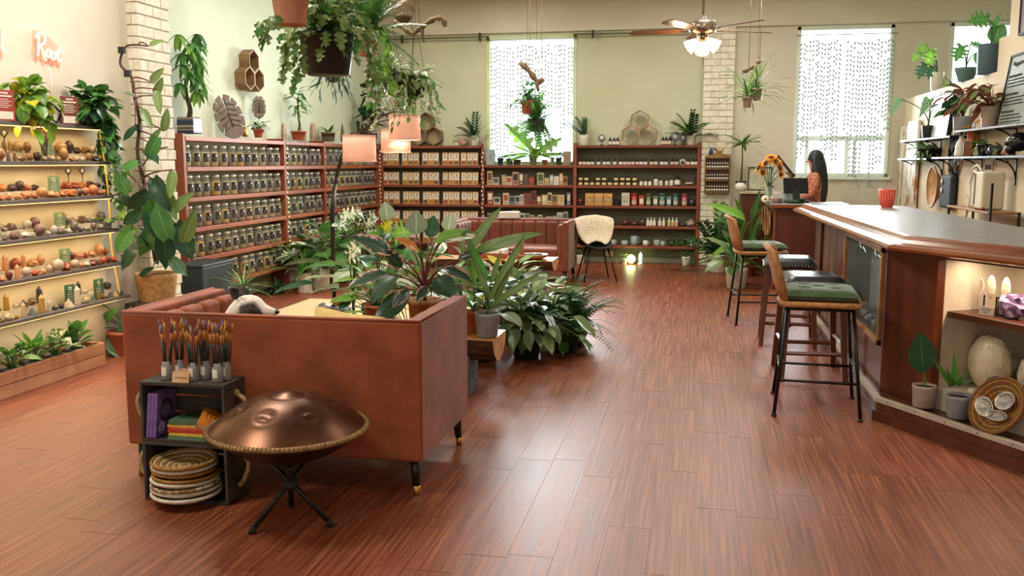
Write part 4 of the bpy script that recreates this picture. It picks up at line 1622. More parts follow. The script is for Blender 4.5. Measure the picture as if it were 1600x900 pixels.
# ================================================================== crate stand, handpan
CX0, CX1, CY0, CY1 = -2.47, -2.05, 3.72, 3.92
CXc, CYc = (CX0 + CX1) / 2, (CY0 + CY1) / 2
hw, hd_ = (CX1 - CX0) / 2, (CY1 - CY0) / 2


def crate(label, z0, h, tilt):
 t = thing('wooden_crate', label, 'crate', (CXc, CYc, z0), 0, 'stacked crates behind the sofa')
 MB().bx(-hw, hw, -hd_, hd_, 0, .014).build('bottom_board', WOOD_CRATE, t, bevel=.002)
 MB().bx(-hw, hw, -hd_, hd_, h - .016, h - .001).build('top_board', WOOD_CRATE, t, bevel=.002)
 for s in (-1, 1):
  MB().bx(s * hw, s * (hw - .014), -hd_, hd_, .014, h - .016).build('side_board', WOOD_CRATE, t, bevel=.002)
  r = MB()
  r.tube(bez((s * hw, 0, h * .78), (s * (hw + .11), -.02, h * .72), (s * (hw + .03), -.03, h * .3), 10) + [Vector((s * hw, 0, h * .28))], .011, 8)
  r.ball((s * (hw + .006), 0, h * .8), .017, 8, 6)
  r.ball((s * (hw + .006), 0, h * .26), .017, 8, 6)
  r.build('rope_handle', ROPE, t)
 for k in range(3):
  z = .02 + (h - .04) * k / 3
  MB().bx(-hw + .014, hw - .014, hd_ - .012, hd_, z, z + (h - .04) / 3 - .012).build('back_slat', WOOD_CRATE, t, bevel=.002)


crate('dark weathered crate with rope handles, upper of the two behind the sofa', .28, .28, 0)
crate('dark weathered crate with rope handles, lower one holding woven trays', 0, .28, 0)
ZT = .56
# jars of brushes on top
r, h = .026, .085
BJG = MB().lathe([(r * .95, 0), (r, .004), (r, h * .7), (r * .75, h * .82), (r * .72, h), (r * .66, h), (r * .68, h * .82), (r * .93, h * .68), (r * .92, .006), (0, .005)], 14).mesh('brush_jar', glassy('brush_jar_glass', '#c9c9c6', .62))
BLB = wrap_label(r + .001, .02, .06, .45, 4, False).mesh('label', PAPER)
HAND = pm('brush_handle', '#191716', '#26211e', 8, .35)
FERR = pm('brush_ferrule', '#b8793c', '#a06530', 8, .4)
TIPS = palette('brush_tip', ['#b07a2c', '#8f8f96', '#6d5a86', '#a3541f', '#c49a4a', '#5a4a3e'], .9)
bm_ = MB()
bm_.tube([(0, 0, 0), (0, 0, .165)], [.0035, .004], 6, 0)
bm_.tube([(0, 0, .165), (0, 0, .215)], [.0042, .0035], 6, 1)
bm_.tube([(0, 0, .215), (0, 0, .245), (0, 0, .262)], [.004, .0055, .001], 6, 2)
BRUSH = bm_.mesh('brush', [HAND, FERR, TIPS])
JN = ['leftmost', 'second', 'third', 'fourth', 'fifth', 'rightmost']
for i, px in enumerate((261, 281, 302, 321, 340, 353)):
 y = 3.79 + (i % 2) * .045
 q = at(px, 585, y=y)
 o = put('brush_jar', BJG, None, (q.x, y, ZT))
 tag(o, f'small glass jar with white label, {JN[i]} of the brush jars on the crate', 'jar', 'brush jars on the crate')
 put('label', BLB, o)
 for k in range(9):
  a = k * 2.4
  rr = .012 * math.sqrt((k + .3) / 9)
  b_ = put('brush', BRUSH, None, (q.x + rr * math.cos(a), y + rr * math.sin(a), ZT + .008), (rnd.uniform(-.09, .09) - math.sin(a) * .05, math.cos(a) * .09 + rnd.uniform(-.04, .04), 0), (1, 1, rnd.uniform(.93, 1.05)))
  if k == 0:
   tag(b_, f'thin dark-handled brush among those in the {JN[i]} glass jar', 'brush', f'brushes in the {JN[i]} jar')
  else:
   b_['label'] = f'thin dark-handled brush among those in the {JN[i]} glass jar'
   b_['category'] = 'brush'
   b_['group'] = f'brushes in the {JN[i]} jar'
q = at(282, 600, y=3.735)
t = thing('price_card', 'small folded kraft price card in front of the brush jars', 'card', (q.x, 3.745, ZT))
MB().add([(-.042, -.012, 0), (.042, -.012, 0), (.042, 0, .05), (-.042, 0, .05), (.042, .014, 0), (-.042, .014, 0)], [(0, 1, 2, 3), (3, 2, 4, 5)]).build('card', KRAFT, t)
wr = MB()
for k in range(7):
 x = -.026 + k * .008
 wr.tube([(x, -.0075 - .001, .018), (x + .003, -.006 - .001, .026), (x + .006, -.0075 - .001, .019)], .0009, 4)
wr.build('handwriting', pm('ink', '#5a4632'), t)
q = at(293, 575, y=3.80)
t = thing('wood_tag', 'round tan wooden tag leaning among the brush jars', 'tag', (q.x, 3.765, ZT))
MB().lathe([(0, -.003), (.03, -.003), (.03, .003), (0, .003)], 18, M=Matrix.Translation((0, 0, .03)) @ Matrix.Rotation(R(80), 4, 'X')).build('disc', WOOD_TAN, t)

# upper crate: purple books, lying books, orange book
PURP = pm('purple_cover', '#7d62a0', '#5d4680', 12, .5)
zb = .28 + .0145
for i in range(3):
 x = CX0 + .03 + i * .017
 o = thing('purple_book', f'slim purple book, {("left", "middle", "right")[i]} of three standing in the upper crate', 'book', (x, 3.80, zb), 0, 'purple books')
 o.rotation_euler = (R(-3), R(4), 0)
 MB().bx(-.0075, -.0055, -.08, .075, 0, .205).bx(.0055, .0075, -.08, .075, 0, .205).bx(-.0075, .0075, -.082, -.079, 0, .205).build('cover', PURP, o)
 MB().bx(-.0055, .0055, -.079, .073, .003, .202).build('pages', PAPER, o)
 if i == 2:
  MB().ring((.0078, -.01, .12), .045, .009, 20, 6, ax='x').build('cover_art', pm('plum_art', '#2b1c33', '#3d2947', 8, .5), o)
  MB().ball((.0075, -.03, .04), (.002, .03, .03), 8, 6).build('flower_art', pm('lilac_art', '#b9a3c4', '#8e76a0', 30, .5), o)
BK = [('#5f7d5c', 'green lying book at the bottom of the upper crate pile'), ('#d6c13e', 'yellow lying book second in the upper crate pile'), ('#b43a2c', 'red lying book in the middle of the upper crate pile'),
      ('#c9542f', 'orange-red lying book in the upper crate pile'), ('#d8a94a', 'golden lying book near the top of the upper crate pile'), ('#4f6b4d', 'dark green patterned book on top of the upper crate pile')]
z = zb
for i, (c, lab) in enumerate(BK):
 th = .013 if i not in (0, 5) else .02
 o = thing('lying_book', lab, 'book', (-2.245 + (i % 2) * .006, 3.80, z), R(-2 + i * 1.2), 'lying books in the crate')
 w, d = .095, .075
 cm = pm('book_cover_%d' % i, c, None, 25, .5)
 MB().bx(-w, w, -d, d, 0, .002).bx(-w, w, -d, d, th - .0025, th - .0005).bx(-w, w, -d - .0015, -d, 0, th - .0005).build('cover', cm, o)
 MB().bx(-w + .004, w - .003, -d, d - .003, .002, th - .0025).build('pages', PAPER, o)
 z += th
 if i == 5:
  mb = MB()
  for k in range(6):
   mb.tube(bez((-.06 + .02 * k, -.05, th), (-.05 + .02 * k, 0, th), (-.065 + .024 * k, .05, th), 5), .003, 5)
  mb.build('cover_pattern', pm('pattern_dark', '#22382a'), o)
o = thing('orange_book', 'orange square book sliding out of the upper crate over the pile', 'book', (-2.125, 3.765, .36))
o.rotation_euler = (R(18), R(28), R(24))
MB().bx(-.075, .075, -.075, .075, 0, .004).bx(-.075, .075, -.075, .075, .018, .022).bx(-.077, -.073, -.075, .075, 0, .022).build('cover', pm('amber_cover', '#d2862a', '#b8691f', 10, .45), o, bevel=.001)
MB().bx(-.072, .07, -.07, .07, .004, .018).build('pages', PAPER, o)
sw = MB()
for k in range(3):
 sw.ring((0, .01, .0225), .02 + .018 * k, .003, 20, 5)
sw.build('swirl_art', pm('brown_swirl', '#a4511d'), o)

# woven trays
def tray_mesh(R_, n):
 mb = MB()
 for k in range(n):
  f = k / (n - 1)
  rr = .012 + (R_ - .012) * f
  z = .006 + .034 * max(0, f - .3) ** 1.5 / .585
  mb.ring((0, 0, z), rr, R_ / n * .62, 36, 6, mi=k % 2 if k < n - 1 else 0)
 mb.lathe([(0, .004), (R_ * .35, .004)], 20)
 return mb


MUST = pm('mustard_sisal', '#a57a35', '#84591f', 70, .8, bump=.5)
NATU = pm('natural_sisal', '#cbb894', '#b09a72', 70, .85, bump=.5)
MIXS = pm('brown_white_sisal', '#8a6b45', '#d8cdb5', 30, .85, bump=.5, lo=.47, hi=.53)
WHIS = pm('white_sisal', '#d8cfbd', '#c2b69f', 60, .85, bump=.4)
kinds = [(WHIS, NATU, 'cream'), (WHIS, WHIS, 'white'), (MIXS, WHIS, 'brown and white'), (WHIS, MIXS, 'white with brown flecks'), (MUST, NATU, 'mustard'), (MUST, MUST, 'dark mustard'), (WHIS, MUST, 'white-rimmed'), (MUST, NATU, 'mustard and cream coiled')]
pc = at(290, 735, y=3.74)
for i, (a, b_, nm) in enumerate(kinds):
 Rr = [.152, .15, .148, .146, .143, .14, .142, .142][i]
 o = tray_mesh(Rr, 11).build('woven_tray', [a, b_], None, (pc.x + rnd.uniform(-.006, .006), 3.738 + rnd.uniform(-.005, .005), .016 + i * .021), (R(rnd.uniform(-1.5, 1.5)), R(rnd.uniform(-1, 1)), i))
 pos = 'bottom' if i == 0 else 'top' if i == len(kinds) - 1 else ORD[i] + ' from the bottom'
 tag(o, f'round {nm} woven tray, {pos} in the lower crate', 'woven tray', 'woven trays')

# ------------------------------------------------------------------ handpan on its stand
HP = Vector((-1.69, 3.60, 0))
ZH = .425
t = thing('handpan_stand', 'black folding three-leg stand under the handpan', 'stand', HP)
for k in range(3):
 a = R(90 + 120 * k + 25)
 d = Vector((math.cos(a), math.sin(a), 0))
 l = MB().tube([d * .19 + Vector((0, 0, .012)), d * -.11 + Vector((0, 0, ZH - .145))], .0115, 10).build('leg', BLACK, t)
 MB().tube([d * .19 + Vector((0, 0, .0)), d * .18 + Vector((0, 0, .03))], .015, 10).build('rubber_foot', BLACKM, l)
MB().lathe([(.03, .155), (.035, .17), (.03, .19)], 12).build('hub', BLACKM, t)
t = thing('handpan', 'bronze handpan drum with rope-wrapped rim on a black stand', 'handpan', HP + Vector((0, 0, ZH)), R(10))
BRZ = pm('handpan_steel', '#6f4a34', '#4a2f22', 3, .33, .85, bump=.03)
Rr = .335


def dome(r):
 return .148 * (1 - (r / Rr) ** 2.3)


vs, fs = [], []
nr, na = 34, 72
fields = [(0.205 * math.cos(2 * PI * k / 7), .205 * math.sin(2 * PI * k / 7)) for k in range(7)]
for j in range(nr + 1):
 r_ = Rr * j / nr
 for i in range(na):
  a = 2 * PI * i / na
  x, y = r_ * math.cos(a), r_ * math.sin(a)
  z = dome(r_)
  if r_ < .085:
   z += .016 * (math.cos(r_ / .085 * PI) * .5 + .5) - .006
  for fx, fy in fields:
   d = math.hypot(x - fx, y - fy)
   if d < .06:
    z -= .013 * (math.cos(d / .06 * PI) * .5 + .5)
   if d < .022:
    z += .02 * (math.cos(d / .022 * PI) * .5 + .5)
  vs.append((x, y, z))
for j in range(nr):
 for i in range(na):
  k = (i + 1) % na
  fs.append((j * na + i, (j + 1) * na + i, (j + 1) * na + k, j * na + k))
MB().add(vs, fs, True).build('upper_shell', BRZ, t)
MB().lathe([(.03, -.15), (.06, -.152), (.1, -.14), (.2, -.1), (.29, -.04), (Rr, 0)], 48).build('lower_shell', pm('handpan_dark_steel', '#3b2a22', '#281c17', 4, .35, .8), t)
o = MB().ring((0, 0, 0), Rr, .011, 72, 8).build('rope_rim', ROPE, t)
st = MB()
for i in range(120):
 a = 2 * PI * i / 120
 st.ring((Rr * math.cos(a), Rr * math.sin(a), 0), .0122, .0022, 8, 4, M=None) if False else st.tube([(Rr * math.cos(a) + .0125 * math.cos(b) * math.cos(a), Rr * math.sin(a) + .0125 * math.cos(b) * math.sin(a), .0125 * math.sin(b)) for b in [2 * PI * q / 8 for q in range(9)]], .0022, 4, cap=False)
st.build('lashing', pm('lashing_cord', '#8a6a40', '#6d512c', 60, .85), o)['kind'] = 'stuff'

# ================================================================== the bar
UX, UY = .524, -.852
KX, KY = 1.16, 6.04
AM = Matrix(((UX, -UY, 0, KX), (UY, UX, 0, KY), (0, 0, 1, 0), (0, 0, 0, 1)))    # angled face: x along it, y inward
PLATE = pm('white_metal_strip', '#b9ad9c', '#a3968a', 8, .5)
LAM = pm('grey_laminate', '#8f8d8c', '#7f7d7d', 12, .3)
bar = thing('bar_counter', 'long dark wooden bar with angled end and grey counter top', 'bar', (1.6, 7.5, 0))
OB = Matrix.Translation((-1.6, -7.5, 0))
ang_end = (1.10 + UX * 2.1, 5.81 + UY * 2.1)
ledge = [(1.10, 9.62), (1.10, 5.81), ang_end, (ang_end[0] + .852 * .9, ang_end[1] + .524 * .9), (2.05, 6.4), (2.0, 9.62)]
MB().prism(ledge[::-1], 0, .125, M=OB).build('plinth', WOOD_DARK, bar, bevel=.004)
# small skirting moulding and the pale metal strip along the ledge edge
def offs(d):
 return [(1.10 - d, 9.62), (1.10 - d, 5.81 - d * .55), (ang_end[0] - .852 * d, ang_end[1] - .524 * d)]


def strip(d0, d1, z0, z1):
 a, b_ = offs(d0), offs(d1)
 mb = MB()
 for i in range(2):
  q = [a[i], a[i + 1], b_[i + 1], b_[i]]
  mb.prism(q, z0, z1, M=OB)
 return mb


strip(-.002, .022, 0, .06).build('skirting', WOOD_DARK, bar)
strip(-.03, .006, .112, .137).build('edge_strip', PLATE, bar)
sc = MB()
for i in range(9):
 s = .1 + i * .22
 sc.ball((1.10 - .007 * .852 + UX * s, 5.81 - .007 * .524 + UY * s, .126), .004, 6, 4, M=OB)
sc.build('screws', BLACKM, bar)
# carcass behind the panels
core = [(1.36, 9.55), (1.36, 6.2), (1.36 + .02, 6.13), (2.0, 6.13), (2.0, 9.55)]
MB().prism(core[::-1], .125, 1.06, M=OB).build('carcass', WOOD_DARK, bar)
X0 = 1.16
PANEL = pm('bar_panel_wood', '#6a3520', '#4c2412', 7, .35, stretch=(1, 1, .12), rand=.12, bump=.08)
ys = [9.55, 9.15, 8.93, 8.52, 8.10, 7.66]
for i in range(5):
 d = 0 if i != 1 else .03
 MB().bx(X0 + d, X0 + .2, ys[i + 1] + .012, ys[i] - .012, .125, 1.06, M=OB).build('front_panel', PANEL if i != 1 else WOOD_DARK, bar, bevel=.004)
for y in ys[1:]:
 MB().bx(X0 + .03, X0 + .2, y - .012, y + .012, .125, 1.06, M=OB).build('groove_batten', LEGK, bar)
# niche with framed glass: opening y 6.08..7.58, z .42..1.0
MB().bx(X0, X0 + .2, 6.04, 7.64, .125, .40, M=OB).build('front_panel', PANEL, bar, bevel=.004)
MB().bx(X0, X0 + .2, 6.04, 7.64, 1.0, 1.06, M=OB).build('front_panel', PANEL, bar)
MB().bx(X0, X0 + .2, 6.02, 6.085, .40, 1.0, M=OB).build('corner_post', WOOD_DARK, bar)
FRW = pm('frame_oak', '#b07a3f', '#8f5d2b', 7, .4, stretch=(1, .2, 1))
fr = MB()
for a, b_, c, d in ((6.10, 7.60, .40, .435), (6.10, 7.60, .985, 1.02), (6.10, 6.14, .40, 1.02), (7.565, 7.60, .40, 1.02)):
 fr.bx(X0 - .018, X0 + .006, a, b_, c, d, M=OB)
fr.build('display_frame', FRW, bar, bevel=.003)
MB().bx(X0 + .19, X0 + .198, 6.08, 7.62, .40, 1.0, M=OB).build('niche_back', pm('niche_lilac', '#8c8894', '#77727f', 5, .8), bar)
MB().bx(X0 + .0, X0 + .003, 6.12, 7.58, .42, 1.0, M=OB).build('display_glass', GLASSW, bar)
rn = random.Random(21)
ROCK = palette('niche_rock', ['#5a6a52', '#8d8f86', '#6f5f7c', '#4b5a48', '#a39a90', '#3f4b45'], .5, 0, .4, 30)
for i in range(16):
 y = 6.2 + i * .085
 r = rn.uniform(.035, .07)
 o = MB().ball((0, 0, 0), (r * .8, r, r * rn.uniform(.6, .9)), 9, 6, sm=False, jit=.18, rnd=rn).build('display_rock', ROCK, None, (X0 + .1 + rn.uniform(-.02, .02), y, .402 + r * .62))
 tag(o, f'rough mineral, {ORD[15 - i]} from left along the floor of the bar glass display', 'mineral', 'minerals in the bar display')
t = thing('driftwood_piece', 'dark driftwood shelf piece inside the bar glass display', 'driftwood', (X0 + .1, 6.4, .78))
MB().tube(spline([(0, -.2, .06), (.01, -.05, .02), (-.01, .1, .05), (0, .25, -.01)], 4), [.02] * 13, 7).build('branch', STEMB, t)
MB().bx(-.05, .05, -.2, .05, -.02, 0).build('shelf', WOOD_DARK, t)
for i, y in enumerate((6.55, 7.15)):
 t = thing('silver_feather', f'curved silver feather ornament, {("right", "left")[i]} one hanging inside the bar display', 'ornament', (X0 + .05, y, .93), 0, 'silver feathers')
 MB().tube(spline([(0, .16, .03), (0, .08, -.01), (0, -.02, .0), (0, -.12, -.03)], 5), [.003 + .006 * math.sin(k / 15 * PI) for k in range(16)], 6).build('feather', STEEL, t)
 MB().tube([(0, .02, 0), (0, .02, .07)], .0015, 5).build('thread', STEEL, t)

# ---- angled end with lit display opening, s .42 .. 1.75
S0, S1 = .42, 1.78
MB().bx(0, S0 - .055, 0, .03, .125, 1.06, M=OB @ AM).build('end_panel', PANEL, bar, bevel=.004)
MB().bx(S0 - .055, S0, -.012, .05, .125, 1.06, M=OB @ AM).build('stile', pm('redwood_stile', '#7c3a20', '#5f2813', 7, .3, stretch=(1, 1, .15)), bar, bevel=.004)
MB().bx(S0, S1, -.006, .05, 1.0, 1.06, M=OB @ AM).build('top_rail', WOOD_DARK, bar)
MB().bx(S1, S1 + .2, -.006, .05, .125, 1.06, M=OB @ AM).build('stile', WOOD_DARK, bar)
DISW = pm('display_white', '#d9cbb4', '#cbbba2', 6, .7)
MB().bx(S0 - .01, S0, .05, .62, .13, 1.0, M=OB @ AM).build('display_side', DISW, bar)
MB().bx(S0, S0 + .30, .60, .61, .13, 1.0, M=OB @ AM).build('display_back', DISW, bar)
MB().bx(S0 + .30, S1 + .1, .60, .62, .13, 1.0, M=OB @ AM).build('display_back', pm('display_mirror', '#5b3c28', '#3d2819', 6, .25), bar)
MB().bx(S0 - .01, S1 + .1, .03, .62, 1.0, 1.02, M=OB @ AM).build('display_ceiling', DISW, bar)
MB().bx(S0, S1, .08, .60, .655, .69, M=OB @ AM).build('display_shelf', WOOD_DARK, bar, bevel=.003)
MB().bx(S0, S1, .0, .60, .125, .24, M=OB @ AM).build('display_floor', DISW, bar)
l = bpy.data.lights.new('display_strip', 'AREA')
l.size, l.size_y, l.shape, l.energy, l.color = 1.2, .1, 'RECTANGLE', 7, (1, .8, .58)
lo = bpy.data.objects.new('display_strip_light', l)
COL.objects.link(lo)
lo.parent = bar
lo.matrix_local = OB @ AM @ Matrix.Translation((1.1, .2, .992))
MB().bx(S0 + .05, S1, .17, .2, .993, 1.0, M=OB @ AM).build('light_strip', LED, bar)

# ---- counter top and moulded rail
topo = [(.95, 9.68), (1.06, 5.5), (1.06 + UX * 2.35, 5.5 + UY * 2.35)]
surf = [(1.05, 9.66), (1.17, 5.56), (1.17 + UX * 2.35, 5.56 + UY * 2.35), (3.0, 4.0), (2.1, 6.5), (1.97, 9.66)]
MB().prism(surf[::-1], 1.06, 1.125, M=OB).build('counter_top', LAM, bar)
prof = [(.0, 1.062), (-.004, 1.075), (.01, 1.09), (.035, 1.097), (.06, 1.10), (.085, 1.118), (.105, 1.137), (.125, 1.14), (.145, 1.132), (.15, 1.118), (.15, 1.06), (.05, 1.05)]


def rail_pt(i, d):
 a = topo[i]
 if i == 0:
  return (a[0] + d, a[1])
 if i == 1:
  return (a[0] + d, a[1] + d * .5)
 return (a[0] + .852 * d, a[1] + .524 * d)


vs, fs = [], []
m_ = len(prof)
for i in range(3):
 for d, z in prof:
  q = rail_pt(i, d)
  vs.append((q[0], q[1], z))
for i in range(2):
 for k in range(m_):
  fs.append((i * m_ + k, i * m_ + (k + 1) % m_, (i + 1) * m_ + (k + 1) % m_, (i + 1) * m_ + k))
fs.append(tuple(range(m_ - 1, -1, -1)))
o = MB().add(vs, fs, True, M=OB).build('arm_rail', WOOD_RAIL, bar)
o.data.polygons.foreach_set('use_smooth', [False] * len(o.data.polygons))
# red candle glass
t = thing('candle_glass', 'red patterned candle glass standing on the bar top', 'candle', (1.76, 9.3, 1.125))
MB().lathe([(.05, 0), (.055, .01), (.075, .15), (.08, .17), (.074, .17), (.05, .015), (0, .012)], 18).build('glass', pm('coral_glass', '#d9533f', '#b93a2c', 14, .2, emit=.15, emitc='#d9432f'), t)
mb = MB()
for k in range(18):
 a = 2 * PI * k / 18
 mb.tube([(.058 * math.cos(a), .058 * math.sin(a), .02), (.07 * math.cos(a + .2), .07 * math.sin(a + .2), .08), (.079 * math.cos(a), .079 * math.sin(a), .16)], .003, 5)
mb.build('raised_pattern', pm('pale_coral', '#f0a08a', '#e48a73', 12, .3), t)

# ---- display contents
def am(s, d, z=0):
 q = AM @ Vector((s, d, z))
 return q


AMET = pm('amethyst', '#6a4a78', '#c9bcd2', 26, .25, bump=.6, lo=.5, hi=.75)
QUAR = pm('cream_quartz', '#e3d5ba', '#cdb994', 6, .25, bump=.2)
GEOD = pm('geode_shell', '#d8cbb8', '#b9a78f', 10, .5, bump=.3)
DARKQ = pm('smoky_quartz', '#5b5248', '#3a332c', 10, .2)


def rough(name, label, cat, loc, r, mat, rz=0, jit=.14, seed=1, nu=12, nv=8, core=None):
 rn_ = random.Random(seed)
 t = thing(name, label, cat, loc, rz)
 MB().ball((0, 0, r[2] * .93), r, nu, nv, sm=False, jit=jit, rnd=rn_).build('body', mat, t)
 if core:
  MB().ball((0, -r[1] * .5, r[2]), (r[0] * .72, r[1] * .62, r[2] * .75), nu, nv, sm=False, jit=jit, rnd=rn_).build('crystal_face', core, t)
 return t


rz = math.atan2(UY, UX)
rough('quartz_freeform', 'large glowing cream quartz boulder in the bar-end display', 'crystal', am(.56, .28, .24), (.135, .09, .165), QUAR, rz, .022, 3, 26, 18)
rough('agate_geode', 'upright white geode with sparkling centre beside the quartz boulder', 'geode', am(.80, .34, .26), (.09, .06, .115), GEOD, rz, .05, 4, 14, 10, pm('druzy_white', '#e6dccb', '#c2b49c', 45, .3, bump=.8))
rough('crystal_skull', 'smoky dark quartz skull-like carving on the display floor', 'crystal', am(.74, .14, .24), (.06, .055, .065), DARKQ, rz, .1, 5)
rough('amethyst_cluster', 'pointed purple amethyst standing at the display floor right', 'amethyst', am(.98, .12, .24), (.065, .05, .075), AMET, rz, .18, 6)
rough('amethyst_cluster', 'pale pink-purple amethyst behind the pointed one', 'amethyst', am(.98, .32, .24), (.06, .05, .09), pm('pink_amethyst', '#a87f95', '#c9b0ba', 26, .3, bump=.5), rz, .18, 7)
rough('amethyst_cluster', 'dark purple amethyst cluster left on the upper display shelf', 'amethyst', am(.74, .22, .69), (.085, .06, .07), AMET, rz, .18, 8)
rough('amethyst_cluster', 'narrow grey-purple crystal in the middle of the upper display shelf', 'amethyst', am(.86, .26, .69), (.035, .04, .07), AMET, rz, .18, 9)
rough('amethyst_cluster', 'purple-tipped amethyst at the right of the upper display shelf', 'amethyst', am(.98, .2, .69), (.07, .05, .065), AMET, rz, .18, 10)
rough('quartz_slab', 'pale orange stone slab lying near the amethysts', 'stone', am(.90, .22, .24), (.07, .06, .03), pm('peach_stone', '#d5a27c', '#b98460', 10, .4), rz, .1, 11)
for i, (s, d) in enumerate(((.62, .1), (.85, .07), (.93, .05))):
 rough('small_stone', ['small pale stone in front of the quartz boulder', 'small brown stone below the geode', 'small purple stone below the pointed amethyst'][i], 'stone', am(s, d, .24), (.03, .025, .018), [CERW, DARKQ, AMET][i], rz, .12, 12 + i)
for i, s in enumerate((.56, .66)):
 t = thing('selenite_ring', f'clear crystal on black holder, {("left", "right")[i]} of two on the upper display shelf', 'crystal', am(s, .25, .69), rz, 'crystals on holders')
 MB().bx(-.045, .045, -.03, .03, 0, .008).bx(-.045, -.04, -.004, .004, .008, .1).bx(.04, .045, -.004, .004, .008, .1).build('holder', BLACK, t)
 MB().ball((0, 0, .15), (.032, .014, .07), 8, 6, sm=False).build('crystal', QUAR, t)
t = thing('info_card', 'small white printed card on the upper display shelf', 'card', am(.61, .17, .69), rz)
MB().bx(-.05, .05, 0, .003, 0, .05).build('card', PAPER, t)
mb = MB()
for k in range(3):
 mb.bx(-.035, .035 - k * .01, -.001, 0, .034 - k * .011, .037 - k * .011)
mb.build('print', pm('ink_grey', '#6a665e'), t)
t = thing('cable', 'thin white cable hanging on the display side wall', 'cable', am(.43, .3, .95))
qs = [Vector((0, 0, 0)), Vector((.01, .03, -.06)), Vector((.02, -.02, -.12)), Vector((.0, 0, -.2)), Vector((.02, .02, -.28))]
MB().tube(spline(qs, 5), .004, 6).build('wire', PAPER, t)
# basket with shells on the ledge
t = thing('shell_basket', 'coiled mustard basket leaning on the bar ledge with shells in it', 'basket', am(.95, -.075, .150), rz)
Mt = Matrix.Translation((0, 0, .118)) @ Matrix.Rotation(R(62), 4, 'X') @ Matrix.Scale(.92, 4)
mb = MB()
for k in range(12):
 f = k / 11
 mb.ring((0, 0, -.035 + .05 * f ** 1.6), .015 + .155 * f, .0095, 36, 6, mi=k % 2, M=Mt)
mb.lathe([(0, -.042), (.04, -.042)], 16, M=Mt)
mb.build('coil', [MUST, pm('dark_sisal', '#7a4e1e', '#5d3813', 60, .8, bump=.4)], t)
SHELL = pm('abalone', '#c9c0b4', '#8d8f8c', 22, .2, bump=.3)
for i, (x, y, a, b_) in enumerate(((-.06, -.03, .07, .048), (.05, .035, .058, .052), (.04, -.06, .066, .03))):
 q = Mt @ Vector((x, y, .0))
 o = thing('abalone_shell', ['large open abalone shell at left in the leaning basket', 'round pale spiral shell on top in the leaning basket', 'flat grey shell at the bottom of the leaning basket'][i], 'shell', am(.95, -.075, .150) + Matrix.Rotation(rz, 3, 'Z') @ q, rz, 'shells in the basket')
 mb = MB()
 ms = Matrix.Rotation(R(62), 4, 'X') @ Matrix.Rotation((-.5, .2, .1)[i], 4, 'Z')
 mb.lathe([(0, 0), (.4, .006), (.8, .018), (1, .03), (.93, .032), (.7, .02), (0, .008)], 18, M=ms @ Matrix.Diagonal((a, b_, 1, 1)))
 mb.build('shell', SHELL, o)
 mb = MB()
 for k in range(7):
  mb.ball((a * .75 * math.cos(k * .4), b_ * .75 * math.sin(k * .4), .031), .004, 6, 4, M=ms)
 mb.build('holes', BLACKM, o)

# ================================================================== bar stools
RATT = pm('rattan', '#b5824f', '#93632f', 50, .7, bump=.5)
GREEN = pm('green_cushion', '#3f5a35', '#2c4426', 8, .85, bump=.3, sheen=.3)


